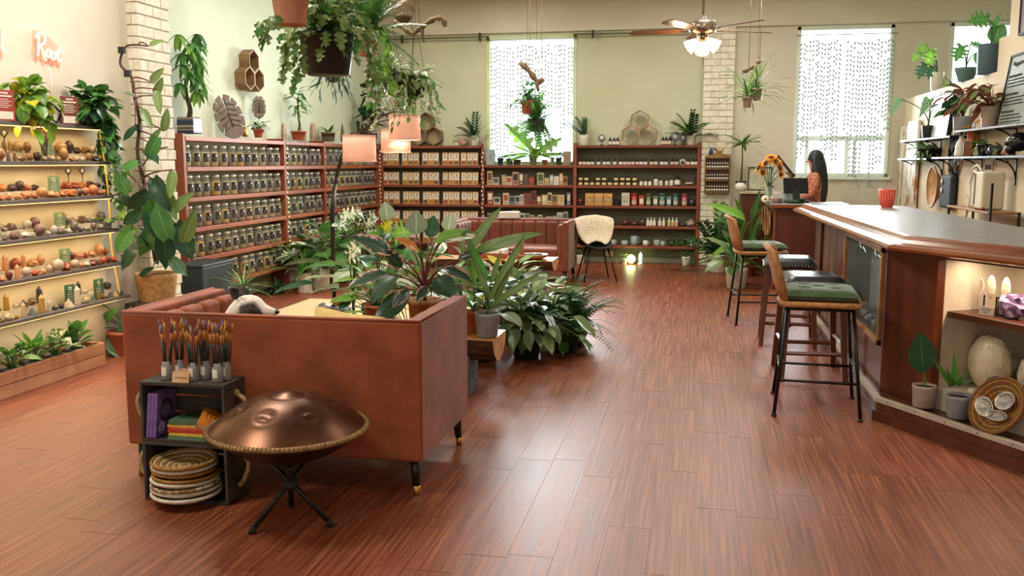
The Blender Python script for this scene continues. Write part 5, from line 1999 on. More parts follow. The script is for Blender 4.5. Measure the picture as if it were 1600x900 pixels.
def rattan_stool(label, loc, rz):
 t = thing('rattan_bar_stool', label, 'bar stool', loc, rz, 'rattan bar stools')      # faces +x, back at -x
 top = [(-.19, -.19), (.19, -.19), (.19, .19), (-.19, .19)]
 bot = [(-.25, -.29), (.25, -.29), (.25, .29), (-.25, .29)]
 for (a, b_), (c, d) in zip(top, bot):
  l = MB().tube([(a, b_, .67), (c, d, .012)], .0115, 10).build('leg', BLACK, t)
  MB().lathe([(.016, 0), (.018, .006), (.012, .02)], 10, c=(c, d, 0)).build('foot_cap', BLACKM, l)

 def lerp(i, f):
  a, c = top[i], bot[i]
  return Vector((a[0] + (c[0] - a[0]) * f, a[1] + (c[1] - a[1]) * f, .67 - .658 * f))
 for i in range(4):
  j = (i + 1) % 4
  MB().tube([lerp(i, .6 if i % 2 else .68), lerp(j, .6 if i % 2 else .68)], .009, 8).build('foot_rail', BLACK, t)
  MB().tube([lerp(i, .02), lerp(j, .02)], .009, 8).build('top_rail', BLACK, t)
 MB().bx(-.22, .22, -.23, .23, .675, .705).build('seat_weave', RATT, t, bevel=.012, seg=3)
 MB().tube([(-.22, -.23, .69), (.22, -.235, .69), (.235, 0, .69), (.22, .235, .69), (-.22, .23, .69), (-.24, 0, .69), (-.22, -.23, .69)], .018, 10).build('seat_rim', RATT, t)
 # back: woven band between two posts, curved
 vs, fs = [], []
 n = 10
 for i in range(n + 1):
  a = (i / n * 2 - 1)
  x = -.255 + .05 * a * a
  for z, dx in ((.72, 0), (.82, -.03), (.92, -.055), (1.01, -.075), (1.03, -.08)):
   vs.append((x + dx, a * .215, z - (.03 * a * a if z > .9 else 0)))
 for i in range(n):
  for k in range(4):
   q = i * 5 + k
   fs.append((q, q + 1, q + 6, q + 5))
 o = MB().add(vs, fs, True).build('backrest', RATT, t)
 so = o.modifiers.new('s', 'SOLIDIFY')
 so.thickness = .022
 pts = [vs[0]] + [vs[4 + 5 * i] for i in range(n + 1)] + [vs[5 * n]]
 MB().tube([(-.2, -.22, .69)] + pts[1:-1] + [(-.2, .22, .69)], .017, 10).build('back_frame', RATT, t)
 mb = MB()
 for i in range(1, n):
  mb.tube([Vector(vs[5 * i]) + Vector((.014, 0, 0)), Vector(vs[5 * i + 2]) + Vector((.016, 0, 0)), Vector(vs[5 * i + 4]) + Vector((.014, 0, 0))], .004, 6)
 mb.build('lashing', pm('rattan_dark', '#7b5128', '#5f3c1b', 40, .7), t)
 # tufted cushion, a separate thing
 c = thing('seat_cushion', 'tufted dark green cushion on the ' + ('nearer rattan stool' if 'near' in label else 'farther rattan stool'), 'cushion', Vector(loc) + Vector((0, 0, .706)), rz, 'green stool cushions')
 vs, fs = [], []
 n = 20
 tuft = [(-.09, -.09), (.09, -.09), (-.09, .09), (.09, .09), (0, 0)]
 for sgn in (1, -1):
  for j in range(n + 1):
   for i in range(n + 1):
    u, v = i / n * 2 - 1, j / n * 2 - 1
    x, y = u * .225, v * .225
    e = ((1 - u ** 6) * (1 - v ** 6)) ** .5
    if sgn > 0:
     z = .035 + .042 * e
     for a, b_ in tuft:
      d = math.hypot(x - a, y - b_)
      z -= .028 * math.exp(-(d / .03) ** 2)
    else:
     z = .035 - .034 * e
    vs.append((x, y, z))
 nn = (n + 1) ** 2
 for s_ in (0, 1):
  for j in range(n):
   for i in range(n):
    a = s_ * nn + j * (n + 1) + i
    q = (a, a + 1, a + n + 2, a + n + 1)
    fs.append(q if s_ == 0 else q[::-1])
 MB().add(vs, fs, True).build('cover', GREEN, c)
 for a, b_ in tuft:
  MB().ball((a, b_, .047), .008, 8, 6).build('button', GREEN, c)


rattan_stool('rattan bar stool with green cushion nearest the camera at the bar', (.77, 6.03, 0), R(-4))
rattan_stool('rattan bar stool with green cushion farthest along the bar', (.62, 9.3, 0), R(6))
LEA = pm('black_leather', '#23262b', '#181a1e', 14, .28, bump=.15)


def wood_stool(label, loc, rz):
 t = thing('leather_bar_stool', label, 'bar stool', loc, rz, 'leather-topped bar stools')
 top = [(-.18, -.18), (.18, -.18), (.18, .18), (-.18, .18)]
 bot = [(-.22, -.24), (.22, -.24), (.22, .24), (-.22, .24)]
 for (a, b_), (c, d) in zip(top, bot):
  vs = []
  for (x, y, z, w) in ((a, b_, .68, .024), (c, d, 0, .019)):
   vs += [(x - w, y - w, z), (x + w, y - w, z), (x + w, y + w, z), (x - w, y + w, z)]
  MB().add(vs, [(0, 1, 2, 3), (7, 6, 5, 4), (0, 4, 5, 1), (1, 5, 6, 2), (2, 6, 7, 3), (3, 7, 4, 0)]).build('leg', WOOD_STOOL, t, bevel=.003)
 for i in range(4):
  j = (i + 1) % 4
  f = .62 if i % 2 else .72
  p0 = Vector((top[i][0] + (bot[i][0] - top[i][0]) * f, top[i][1] + (bot[i][1] - top[i][1]) * f, .68 * (1 - f)))
  p1 = Vector((top[j][0] + (bot[j][0] - top[j][0]) * f, top[j][1] + (bot[j][1] - top[j][1]) * f, .68 * (1 - f)))
  MB().tube([p0, p1], .015, 4, sm=False).build('stretcher', WOOD_STOOL, t)
  MB().bx(-.19, .19, -.012, .012, .60, .68, M=Matrix.Rotation(PI / 2 * i, 4, 'Z') @ Matrix.Translation((0, -.175, 0))).build('apron', WOOD_STOOL, t, bevel=.003)
 vs, fs = [], []
 n = 12
 for j in range(n + 1):
  for i in range(n + 1):
   u, v = i / n * 2 - 1, j / n * 2 - 1
   e = ((1 - u ** 8) * (1 - v ** 8)) ** .5
   vs.append((u * .215, v * .235, .69 + .06 * e * (.75 + .35 * v * v)))
 for j in range(n):
  for i in range(n):
   a = j * (n + 1) + i
   fs.append((a, a + 1, a + n + 2, a + n + 1))
 MB().add(vs, fs, True).bx(-.215, .215, -.235, .235, .675, .692).build('saddle_seat', LEA, t)
 mb = MB()
 for k in range(18):
  y = -.225 + .45 * k / 17
  for s in (-1, 1):
   mb.ball((s * .216, y, .684), .006, 6, 4)
 for k in range(16):
  x = -.2 + .4 * k / 15
  for s in (-1, 1):
   mb.ball((x, s * .236, .684), .006, 6, 4)
 mb.build('nail_heads', STEEL, t)['kind'] = 'stuff'


wood_stool('wooden bar stool with black leather saddle seat, nearer of the two', (.84, 7.02, 0), R(2))
wood_stool('wooden bar stool with black leather saddle seat, farther of the two', (.80, 8.27, 0), R(-3))

# ================================================================== checkout counter
ZK = 1.05
t = thing('checkout_counter', 'L-shaped dark wooden checkout counter with grey top near the rear wall', 'counter', (1.3, 12.4, 0))
OB = Matrix.Translation((-1.3, -12.4, 0))
MB().bx(.94, 1.72, 11.74, 12.22, 0, ZK - .05, M=OB).build('front_cabinet', pm('checkout_wood', '#5d2f20', '#472115', 6, .4, stretch=(1, 1, .15)), t, bevel=.004)
MB().bx(.94, 1.30, 12.22, 13.5, 0, ZK - .05, M=OB).build('side_cabinet', WOOD_DARK, t, bevel=.004)
MB().bx(.925, .955, 11.725, 11.78, 0, ZK - .05, M=OB).build('corner_post', WOOD_REDX, t, bevel=.004)
MB().bx(1.55, 1.60, 11.725, 11.75, .1, ZK - .05, M=OB).build('corner_post', WOOD_REDX, t, bevel=.004)
MB().prism([(.88, 11.66), (1.80, 11.66), (1.80, 12.28), (1.36, 12.28), (1.36, 13.5), (.88, 13.5)], ZK - .05, ZK, M=OB).build('counter_top', pm('checkout_top', '#8d8f96', '#7c7e86', 10, .35), t, bevel=.012)
MB().bx(.87, 1.81, 11.65, 11.68, ZK - .05, ZK - .012, M=OB).build('edge_trim', WOOD_RAIL, t)
t = thing('side_bench', 'dark wooden side bench with pale top against the rear wall', 'bench', (.95, 13.93, 0))
MB().bx(-.33, .33, -.3, .26, 0, 1.10).build('cabinet', WOOD_DARK, t, bevel=.004)
MB().bx(-.36, .36, -.34, .27, 1.10, 1.135).build('top', pm('pale_bench_top', '#b5a791', '#a3947c', 6, .5), t, bevel=.005)
ZS = 1.135
# hoops hanging on the counter's side
for i, (px, py, r, dy) in enumerate(((1152, 350, .13, 0), (1166, 345, .17, 0), (1181, 342, .2, 0), (1196, 350, .15, 0))):
 q = at(px, py, x=.93)
 o = thing('hand_drum', f'thin tan hoop drum, {ORD[i]} from left hanging on the checkout counter side', 'drum', (.925, 13.4 - i * .42, .78), 0, 'hoop drums on the counter side')
 MB().ring((-.02, 0, 0), r, .014, 26, 8, ax='x').build('hoop', WOOD_TAN, o)
 MB().tube([(-.01, 0, r), (.012, 0, r + .05)], .003, 5).build('cord', ROPE, o)
 if i == 3:
  MB().lathe([(0, 0), (r, .002)], 24, M=Matrix.Translation((-.02, 0, 0)) @ Matrix.Rotation(R(-90), 4, 'Y')).build('skin', pm('drum_skin', '#c99a52', '#b3833c', 6, .6), o)
# sunflowers
SUN = pm('sunflower_petal', '#e8a420', '#d08412', 20, .6)
SUNC = pm('sunflower_eye', '#4a2e14', '#2f1d0d', 40, .9, bump=.5)
q = at(1200, 306, y=11.95)
t = thing('sunflower_vase', 'glass vase of yellow sunflowers on the checkout counter', 'flowers', (q.x, 11.95, ZK))
MB().lathe([(.035, 0), (.045, .01), (.04, .1), (.05, .2), (.046, .2), (.036, .1), (.04, .015), (0, .012)], 16).build('vase', glassy('vase_glass', '#dfe6dd', .6), t)
PET = MB()
for k in range(16):
 a = 2 * PI * k / 16
 for lay, (r0, r1, z) in enumerate(((.03, .085, .0), (.03, .075, .012))):
  a2 = a + lay * .2
  d = Vector((math.cos(a2), math.sin(a2), 0))
  s = Vector((-d.y, d.x, 0))
  PET.add([d * r0, d * (r0 + r1) * .5 + s * .017 + Vector((0, 0, z)), d * r1 + Vector((0, 0, z + .008)), d * (r0 + r1) * .5 - s * .017 + Vector((0, 0, z))], [(0, 1, 2, 3)], False, 0)
PETm = PET.mesh('petals', SUN)
EYEm = MB().lathe([(.036, 0), (.036, .012), (.02, .02), (0, .02)], 16).mesh('eye', SUNC)
LFG = leafmat('sunflower_leaf', '#3f5f2c', None, 'plain')
for i, (px, py, az, el) in enumerate(((1186, 262, 190, 25), (1197, 255, 210, 40), (1205, 247, 250, 60), (1218, 262, 330, 15), (1213, 254, 300, 40), (1192, 270, 230, 15), (1220, 272, 320, 5))):
 w = at(px, py, y=11.88 + .04 * (i % 3))
 lw = w - t.location
 MB().tube(bez((0, 0, .15), (lw.x * .3, lw.y * .3, lw.z * .8), lw, 6), .005, 6).build('stem', STEMG, t)
 dd = Vector((math.cos(R(az)) * math.cos(R(el)), math.sin(R(az)) * math.cos(R(el)), math.sin(R(el))))
 rot = dd.to_track_quat('Z', 'Y').to_euler()
 h = put('flower_head', PETm, t, lw, rot, 1.0 if i < 5 else .7)
 put('eye', EYEm, h)
mb = MB()
rn = random.Random(4)
for k in range(22):
 a, z = rn.uniform(0, 6.28), rn.uniform(.16, .36)
 r = rn.uniform(.03, .12)
 d = Vector((math.cos(a), math.sin(a), rn.uniform(-.5, .3))).normalized()
 s = d.cross(Vector((0, 0, 1))).normalized()
 p0 = Vector((r * .4 * math.cos(a), r * .4 * math.sin(a), z))
 mb.add([p0, p0 + d * .05 + s * .025, p0 + d * .11, p0 + d * .05 - s * .025], [(0, 1, 2, 3)])
mb.build('greenery', STEMG, t)['kind'] = 'stuff'
# register
t = thing('register_display', 'black tablet register standing on the checkout counter', 'register', (at(1246, 300, y=11.9).x, 11.95, ZK), R(8))
MB().bx(-.13, .13, -.09, .09, 0, .03).build('base', BLACKM, t, bevel=.008)
MB().bx(-.04, .04, -.02, .02, .03, .16, M=Matrix.Rotation(R(-15), 4, 'X')).build('neck', BLACKM, t)
MB().bx(-.15, .15, -.012, .012, .12, .32, M=Matrix.Rotation(R(-20), 4, 'X')).build('screen', BLACK, t, bevel=.006)
t = thing('cash_tray', 'green cloth pile and dark card reader at the foot of the register', 'card reader', (at(1243, 308, y=11.76).x, 11.76, ZK))
MB().ball((0, 0, .02), (.12, .05, .022), 12, 6, jit=.15, rnd=rn).build('cloth', pm('green_cloth', '#33472f', '#22331f', 20, .9), t)
MB().bx(.04, .11, -.05, .02, .035, .06).build('reader', BLACKM, t, bevel=.008)
q = at(1214, 308, y=11.76)
t = thing('red_jar_candle', 'dark red jar candle at the front corner of the checkout counter', 'candle', (q.x, 11.76, ZK))
MB().lathe([(.055, 0), (.06, .01), (.06, .06)], 16).build('wax', pm('dark_red_wax', '#6d2a24', '#521d19', 8, .4), t)
MB().lathe([(.062, .0), (.062, .12), (.05, .14), (.046, .14), (.058, .118), (.058, .0)], 16).build('glass', GLASS, t)
for i, (px, py) in enumerate(((1196, 302), (1203, 293))):
 q = at(px, py, y=11.8 + .12 * i)
 t = thing('shell_ornament', f'white flower-like shell ornament, {("front", "rear")[i]} one beside the sunflowers', 'ornament', (q.x, 11.8 + .12 * i, ZK))
 MB().lathe([(0, -.01), (.04, -.008), (.05, .0), (.03, .006), (0, .004)], 12, M=Matrix.Translation((0, 0, .05)) @ Matrix.Rotation(R(75), 4, 'X')).build('petals', WHITE, t)
 MB().ball((0, -.012, .05), .016, 8, 6).build('heart', GOLD, t)
q = at(1227, 300, y=12.0)
t = thing('glass_bottle', 'clear round glass bottle with black stopper on the checkout counter', 'bottle', (q.x, 12.05, ZK))
MB().lathe([(.04, 0), (.06, .03), (.05, .09), (.018, .12), (.018, .16), (.014, .16), (.014, .12), (.045, .088), (.054, .03), (0, .01)], 18).build('glass', glassy('bottle_clear', '#dfe8e6', .6), t)
MB().lathe([(.02, .16), (.022, .19), (0, .195)], 12).build('stopper', BLACKM, t)
q = at(1233, 290, y=12.2)
t = thing('glass_dome', 'clear glass dome beside the register', 'glass dome', (q.x, 12.15, ZK))
MB().lathe([(.08, 0), (.085, .08), (.06, .16), (.02, .19), (0, .195)], 20).build('dome', MATS['bottle_clear'], t)
MB().lathe([(.09, 0), (.09, .012), (0, .012)], 20).build('base', WOOD_DARK, t)
# side bench things: framed picture, white round pot
q = at(1172, 285, y=14.05)
t = thing('framed_print', 'small black framed print standing on the side bench', 'picture', (.90, 14.1, ZS), R(-4))
mb = MB()
for a, b_, c, d in ((-.17, .17, 0, .015), (-.17, .17, .325, .34), (-.17, -.155, 0, .34), (.155, .17, 0, .34)):
 mb.bx(a, b_, -.01, .01, c, d)
mb.build('frame', BLACKM, t)
MB().bx(-.156, .156, .0, .005, .014, .326).build('print', pm('landscape_print', '#c9c2a8', '#8a9a80', 5, .6), t)
t = thing('round_white_vase', 'white round ceramic vase at the corner of the side bench', 'vase', (at(1157, 287, y=13.75).x, 13.72, ZS))
MB().lathe([(.04, 0), (.075, .03), (.08, .07), (.06, .11), (.04, .12), (.035, .12), (.05, .1), (0, .09)], 18).build('vase', CERW, t)

# ---- bottle rack on the brick pillar
t = thing('bottle_rack', 'small carved wooden wall rack of tiny oil bottles on the brick pillar', 'rack', (.29, 14.16, 1.10), 0)
w, h = .185, .52
RK = pm('rack_oak', '#8d6a3c', '#6f4f28', 7, .5, stretch=(1, 1, .2))
for s in (-1, 1):
 MB().bx(s * w, s * (w - .016), -.05, .05, 0, h).build('side', RK, t, bevel=.002)
for z in (0, .17, .34, h - .016):
 MB().bx(-w, w, -.05, .05, z, z + .016).build('shelf', RK, t, bevel=.002)
MB().bx(-w, w, .045, .05, 0, h).build('back', WOOD_DARK, t)
mb = MB()
mb.prism([(-w - .01, 0), (w + .01, 0), (w, .02), (.1, .035), (.05, .06), (0, .065), (-.05, .06), (-.1, .035), (-w, .02)], -.05, -.03, M=Matrix.Translation((0, 0, h)) @ Matrix.Rotation(R(90), 4, 'X') @ Matrix.Scale(-1, 4, (0, 0, 1)))
mb.build('carved_crest', RK, t)
OB_ = MB().lathe([(.013, 0), (.014, .003), (.014, .045), (.007, .055), (.007, .062)], 8).mesh('oil_bottle', BOT)
OC_ = MB().lathe([(.009, .06), (.009, .085), (0, .086)], 8).mesh('cap', CERW)
OL_ = MB().lathe([(.0145, .01), (.0145, .036)], 8).mesh('label', PAPER)
for ri, z in enumerate((.016, .186, .356)):
 for k in range(9):
  o = put('oil_bottle', OB_, None, (.29 - .148 + k * .037, 14.145, 1.10 + z))
  tag(o, f'tiny white-capped oil bottle, {ORD[k]} from left, {("bottom", "middle", "top")[ri]} row of the wall rack', 'bottle', 'oil bottles in the rack')
  put('cap', OC_, o)
  put('label', OL_, o)
t = thing('blue_bottle', 'small cobalt blue bottle on top of the wall rack', 'bottle', (.19, 14.15, 1.655))
MB().lathe([(.03, 0), (.034, .01), (.03, .06), (.014, .085), (.014, .11)], 12).build('glass', pm('cobalt_glass', '#1d3f8f', '#152f6d', 5, .15), t)
MB().lathe([(.017, .105), (.017, .125), (0, .126)], 10).build('stopper', CERW, t)
t = thing('small_figurine', 'small tan bird figurine on top of the wall rack', 'figurine', (.31, 14.15, 1.665))
MB().ball((0, 0, .035), (.045, .02, .025), 10, 6).ball((.05, 0, .06), .016, 8, 6).build('body', WOOD_TAN, t)
MB().add([(-.03, 0, .04), (-.1, .005, .075), (-.09, -.005, .09), (-.02, 0, .06)], [(0, 1, 2, 3)]).build('tail', WOOD_DARK, t)

# ================================================================== person behind the checkout
SKIN = pm('skin', '#c89478', '#b98468', 12, .5)
HAIR = pm('dark_hair', '#17181c', '#22252b', 6, .45, stretch=(12, 12, 1), bump=.4)
SHIRT = pm('rust_patterned_top', '#b0654c', '#d3a084', 34, .85, lo=.52, hi=.6)
SKIRT = pm('tan_apron', '#97764f', '#83633f', 20, .9)
t = thing('person', 'person with long dark hair in a rust patterned top holding a menu behind the checkout', 'person', (1.50, 12.72, 0))
# skeleton skinned into one continuous body; faces -x, slightly to the camera
J = {'pel': (0, 0, .94), 'wai': (0, 0, 1.06), 'che': (-.01, 0, 1.26), 'nk0': (0, 0, 1.40), 'nk1': (-.012, 0, 1.46), 'hd': (-.025, 0, 1.55), 'hd2': (-.02, 0, 1.63),
     'shN': (0, -.15, 1.36), 'elN': (-.05, -.20, 1.12), 'wrN': (-.20, -.26, 1.09), 'haN': (-.265, -.29, 1.085),
     'shF': (0, .15, 1.36), 'elF': (-.12, .2, 1.16), 'wrF': (-.27, .12, 1.33), 'haF': (-.31, .09, 1.38),
     'hpN': (0, -.09, .90), 'knN': (-.01, -.10, .49), 'anN': (.02, -.10, .08), 'toN': (-.12, -.11, .03),
     'hpF': (0, .09, .90), 'knF': (-.01, .10, .49), 'anF': (.02, .10, .08), 'toF': (-.12, .11, .03)}
RR = {'pel': (.13, .10), 'wai': (.11, .085), 'che': (.125, .095), 'nk0': (.07, .06), 'nk1': (.047, .047), 'hd': (.068, .075), 'hd2': (.066, .08),
      'shN': (.055, .055), 'elN': (.040, .040), 'wrN': (.027, .024), 'haN': (.03, .018), 'shF': (.055, .055), 'elF': (.040, .040), 'wrF': (.027, .024), 'haF': (.03, .018),
      'hpN': (.085, .085), 'knN': (.055, .055), 'anN': (.04, .04), 'toN': (.04, .028), 'hpF': (.085, .085), 'knF': (.055, .055), 'anF': (.04, .04), 'toF': (.04, .028)}
E_ = [('pel', 'wai'), ('wai', 'che'), ('che', 'nk0'), ('nk0', 'nk1'), ('nk1', 'hd'), ('hd', 'hd2'), ('che', 'shN'), ('shN', 'elN'), ('elN', 'wrN'), ('wrN', 'haN'), ('che', 'shF'), ('shF', 'elF'), ('elF', 'wrF'), ('wrF', 'haF'),
      ('pel', 'hpN'), ('hpN', 'knN'), ('knN', 'anN'), ('anN', 'toN'), ('pel', 'hpF'), ('hpF', 'knF'), ('knF', 'anF'), ('anF', 'toF')]


def skinned(name, joints, radii, edges, root, mat, parent, sub=2):
 ks = list(joints)
 me = bpy.data.meshes.new(name)
 me.from_pydata([joints[k] for k in ks], [(ks.index(a), ks.index(b)) for a, b in edges], [])
 o = put(name, me, parent)
 sk = o.modifiers.new('skin', 'SKIN')
 sk.use_smooth_shade = True
 sv = me.skin_vertices[0].data if me.skin_vertices else None
 if sv is None:
  bm = bmesh.new()
  bm.from_mesh(me)
  bm.verts.layers.skin.verify()
  bm.to_mesh(me)
  bm.free()
  sv = me.skin_vertices[0].data
 for i, k in enumerate(ks):
  r = radii[k]
  sv[i].radius = r if isinstance(r, tuple) else (r, r)
  sv[i].use_root = (k == root)
 s = o.modifiers.new('sub', 'SUBSURF')
 s.levels = s.render_levels = sub
 me.materials.append(mat)
 return o


skinned('body', J, RR, E_, 'pel', SKIN, t)
# top: torso and sleeves, slightly larger than the body
Jt = {k: J[k] for k in ('wai', 'che', 'nk0', 'shN', 'elN', 'wrN', 'shF', 'elF', 'wrF')}
Jt['wai'] = (0, 0, .98)
Rt = {k: (RR[k][0] + .018, RR[k][1] + .018) for k in Jt}
Rt['nk0'] = (.065, .06)
skinned('top', Jt, Rt, [('wai', 'che'), ('che', 'nk0'), ('che', 'shN'), ('shN', 'elN'), ('elN', 'wrN'), ('che', 'shF'), ('shF', 'elF'), ('elF', 'wrF')], 'che', SHIRT, t)
MB().lathe([(.145, 1.04), (.155, .95), (.19, .6), (.21, .45), (.2, .45), (.13, 1.04)], 20, M=Matrix.Diagonal((.85, 1, 1, 1))).build('apron_skirt', SKIRT, t)
# face
MB().ball((-.10, 0, 1.555), (.018, .012, .018), 8, 6).build('nose', SKIN, t)
for s in (-1, 1):
 MB().ball((-.087, s * .03, 1.582), (.009, .012, .008), 8, 6).build('eye', BLACKM, t)
 MB().ball((-.01, s * .078, 1.565), (.018, .008, .026), 8, 6).build('ear', SKIN, t)
MB().ball((-.09, 0, 1.515), (.008, .022, .006), 8, 6).build('mouth', pm('lips', '#a35d52'), t)
# hair: cap plus long fall over the near shoulder and back
mb = MB()
mb.ball((.012, 0, 1.60), (.105, .098, .115), 18, 12)
mb.loft([((.03, -.01, 1.63), .085, .08), ((.045, -.02, 1.5), .1, .07), ((.06, -.03, 1.38), .105, .06), ((.075, -.04, 1.24), .1, .055), ((.085, -.04, 1.1), .085, .045), ((.09, -.035, .98), .05, .03), ((.09, -.03, .93), .015, .012)], 16, up=(0, 1, 0))
for s, x in ((-1, -.0), (1, .0)):
 mb.loft([((-.02, s * .085, 1.64), .04, .03), ((-.005, s * .098, 1.54), .05, .03), ((.01, s * .108, 1.42), .055, .032), ((.02, s * .12, 1.3), .05, .03), ((.03, s * .12, 1.18), .03, .02)], 10, up=(0, 1, 0))
mb.build('hair', HAIR, t, sub=1)
# fingers
for hx, base, dirs in (('haN', Vector((-.275, -.295, 1.082)), Vector((-.9, -.3, -.25))), ('haF', Vector((-.315, .085, 1.39)), Vector((-.55, -.3, .7)))):
 d0 = dirs.normalized()
 side = d0.cross(Vector((0, 0, 1))).normalized()
 for k, (o_, L_) in enumerate(((-.024, .055), (-.008, .065), (.008, .062), (.022, .05))):
  b0 = base + side * o_
  m1 = b0 + d0 * L_ * .55
  tip = m1 + (d0 + Vector((-.1, 0, -.7))).normalized() * L_ * .5
  MB().tube([b0 - d0 * .02, b0, m1, tip], [.008, .0085, .008, .006], 7).build('finger', SKIN, t)
 b0 = base - d0 * .03 - side * .026
 MB().tube([b0, b0 - side * .02 + d0 * .025, b0 - side * .018 + d0 * .05], [.01, .009, .007], 7).build('thumb', SKIN, t)
# menu held in the far hand
c = Vector((1.50 - .33, 12.72 + .05, 1.43))
o = thing('menu_folder', 'white menu in a black folder held up by the person at the checkout', 'menu', (at(1229, 256, y=12.75).x, 12.75, 1.50))
o.rotation_euler = (R(-12), R(-38), R(4))
MB().bx(-.015, -.005, -.11, .11, -.17, .17).build('cover', BLACKM, o, bevel=.003)
MB().bx(-.005, .003, -.1, .1, -.16, .16).build('page', PAPER, o)

# ================================================================== right wall shelves
IRON = pm('wrought_iron', '#23262a', '#191b1e', 12, .5, .4)


def wall_shelf(label, y0, y1, z, nb, depth=.22, edge=None):
 t = thing('iron_wall_shelf', label, 'wall shelf', (XR, (y0 + y1) / 2, z), 0, 'iron shelves on the right wall')
 h = (y1 - y0) / 2
 MB().bx(-depth, 0, -h, h, -.022, 0).build('board', edge or IRON, t, bevel=.003)
 for k in range(nb):
  y = -h + .12 + (2 * h - .24) * k / max(1, nb - 1)
  mb = MB()
  mb.bx(-.012, 0, y - .012, y + .012, -.27, -.022)
  mb.bx(-depth + .02, 0, y - .01, y + .01, -.032, -.022)
  mb.tube(bez((-.006, y, -.2), (-.03, y, -.05), (-depth + .04, y, -.03), 8), .008, 6)
  mb.build('bracket', IRON, t)
 return t


wall_shelf('upper black iron shelf with framed sheet and leafy pots, nearer the corner', 10.95, 13.5, 1.835, 3)
wall_shelf('upper iron shelf with pale edge carrying the menu board', 8.2, 10.76, 1.88, 3, .22, pm('worn_shelf', '#8a8578', '#4b4842', 9, .6))
wall_shelf('lower short black iron shelf with trailing plants near the rusty panel', 11.95, 13.6, 1.595, 2)
wall_shelf('lower long black iron shelf crowded with dark ornaments', 8.2, 11.7, 1.605, 4)
# rusty white panels in the corner
RUST = pm('rusty_white_metal', '#ddd8c8', '#a8702c', 4.2, .6, lo=.5, hi=.62, bump=.1, stretch=(1, 2, .8))
o = thing('rusty_panel', 'tall white metal panels streaked with rust beside the checkout window', 'metal panel', (XR - .03, 13.55, 0))
MB().bx(-.02, .02, .3, .82, 0, 2.05).build('panel', RUST, o, bevel=.004)
MB().bx(-.03, .01, -.32, .28, 0, 2.1).build('panel', RUST, o, bevel=.004)
# menu board
q = at(1565, 90, x=XR - .1)
o = thing('menu_board', 'grey chalk menu board with dark frame leaning on the upper right shelf', 'menu board', (XR - .09, q.y - .42, 1.882))
o.rotation_euler = (0, R(8), 0)
hh = .66
MB().bx(-.012, 0, -.4, .4, 0, hh).build('slate', pm('grey_slate', '#8d948c', '#7c837b', 8, .6), o)
mb = MB()
for a, b_, c, d in ((-.42, .42, -.005, .015), (-.42, .42, hh - .015, hh + .005), (-.42, -.4, 0, hh), (.4, .42, 0, hh)):
 mb.bx(-.022, .006, a, b_, c, d)
mb.build('frame', BLACKM, o)
mb = MB()
rn = random.Random(8)


def scrawl(z, y0, y1, amp, r):
 pts = []
 y = y0
 k = 0
 while y > y1:
  pts.append((-.0135, y, z + amp * math.sin(k * 1.9) * rn.uniform(.5, 1)))
  y -= amp * .6
  k += 1
 if len(pts) > 1:
  mb.tube(pts, r, 4)


scrawl(.57, .3, -.3, .03, .004)
for z0 in (.46, .29, .13):
 scrawl(z0, .36, .0, .016, .003)
 for k in range(3):
  scrawl(z0 - .035 - k * .03, .36, -.3 + .15 * rn.random(), .008, .0018)
mb.build('chalk_writing', pm('ink_dark', '#2c302c'), o)
q = at(1600, 20, x=XR - .02)
o = thing('wall_painting', 'reddish painting in a thin frame high on the right wall', 'painting', (XR - .015, q.y - .35, 2.72))
MB().bx(-.01, .01, -.42, .42, 0, .7).build('canvas', pm('abstract_paint', '#7d4a3a', '#3a3f44', 5, .6), o)
mb = MB()
for a, b_, c, d in ((-.44, .44, -.02, 0), (-.44, .44, .7, .72), (-.44, -.42, 0, .7), (.42, .44, 0, .7)):
 mb.bx(-.018, .01, a, b_, c, d)
mb.build('frame', BLACKM, o)
# framed pale sheet on upper shelf
o = thing('framed_sheet', 'pale blank sheet in a thin black frame standing on the upper iron shelf', 'frame', (XR - .1, 12.05, 1.837))
o.rotation_euler = (0, R(6), 0)
MB().bx(-.006, .0, -.5, .5, .01, .5).build('sheet', pm('pale_sheet', '#c3ccc4', '#b2bcb4', 4, .35), o)
mb = MB()
for a, b_, c, d in ((-.51, .51, 0, .015), (-.51, .51, .5, .515), (-.51, -.495, 0, .51), (.495, .51, 0, .51)):
 mb.bx(-.014, .004, a, b_, c, d)
mb.build('frame', BLACKM, o)
# wicker bowl on wall
q = at(1463, 292, x=XR - .05)
o = thing('wall_basket', 'round tan wooden bowl hanging on the wall behind the bar', 'basket', (XR, q.y, q.z))
Mq = Matrix.Rotation(R(-90), 4, 'Y')
MB().lathe([(.10, .005), (.15, .03), (.24, .09), (.252, .1), (.24, .102), (.15, .045), (0, .03)], 30, M=Mq).build('bowl', pm('bowl_wood', '#c9975c', '#a87740', 9, .5, stretch=(3, 1, 1), bump=.15), o)
MB().ring((-.1, 0, 0), .246, .01, 30, 6, ax='x').build('rim', WOOD_TAN, o)
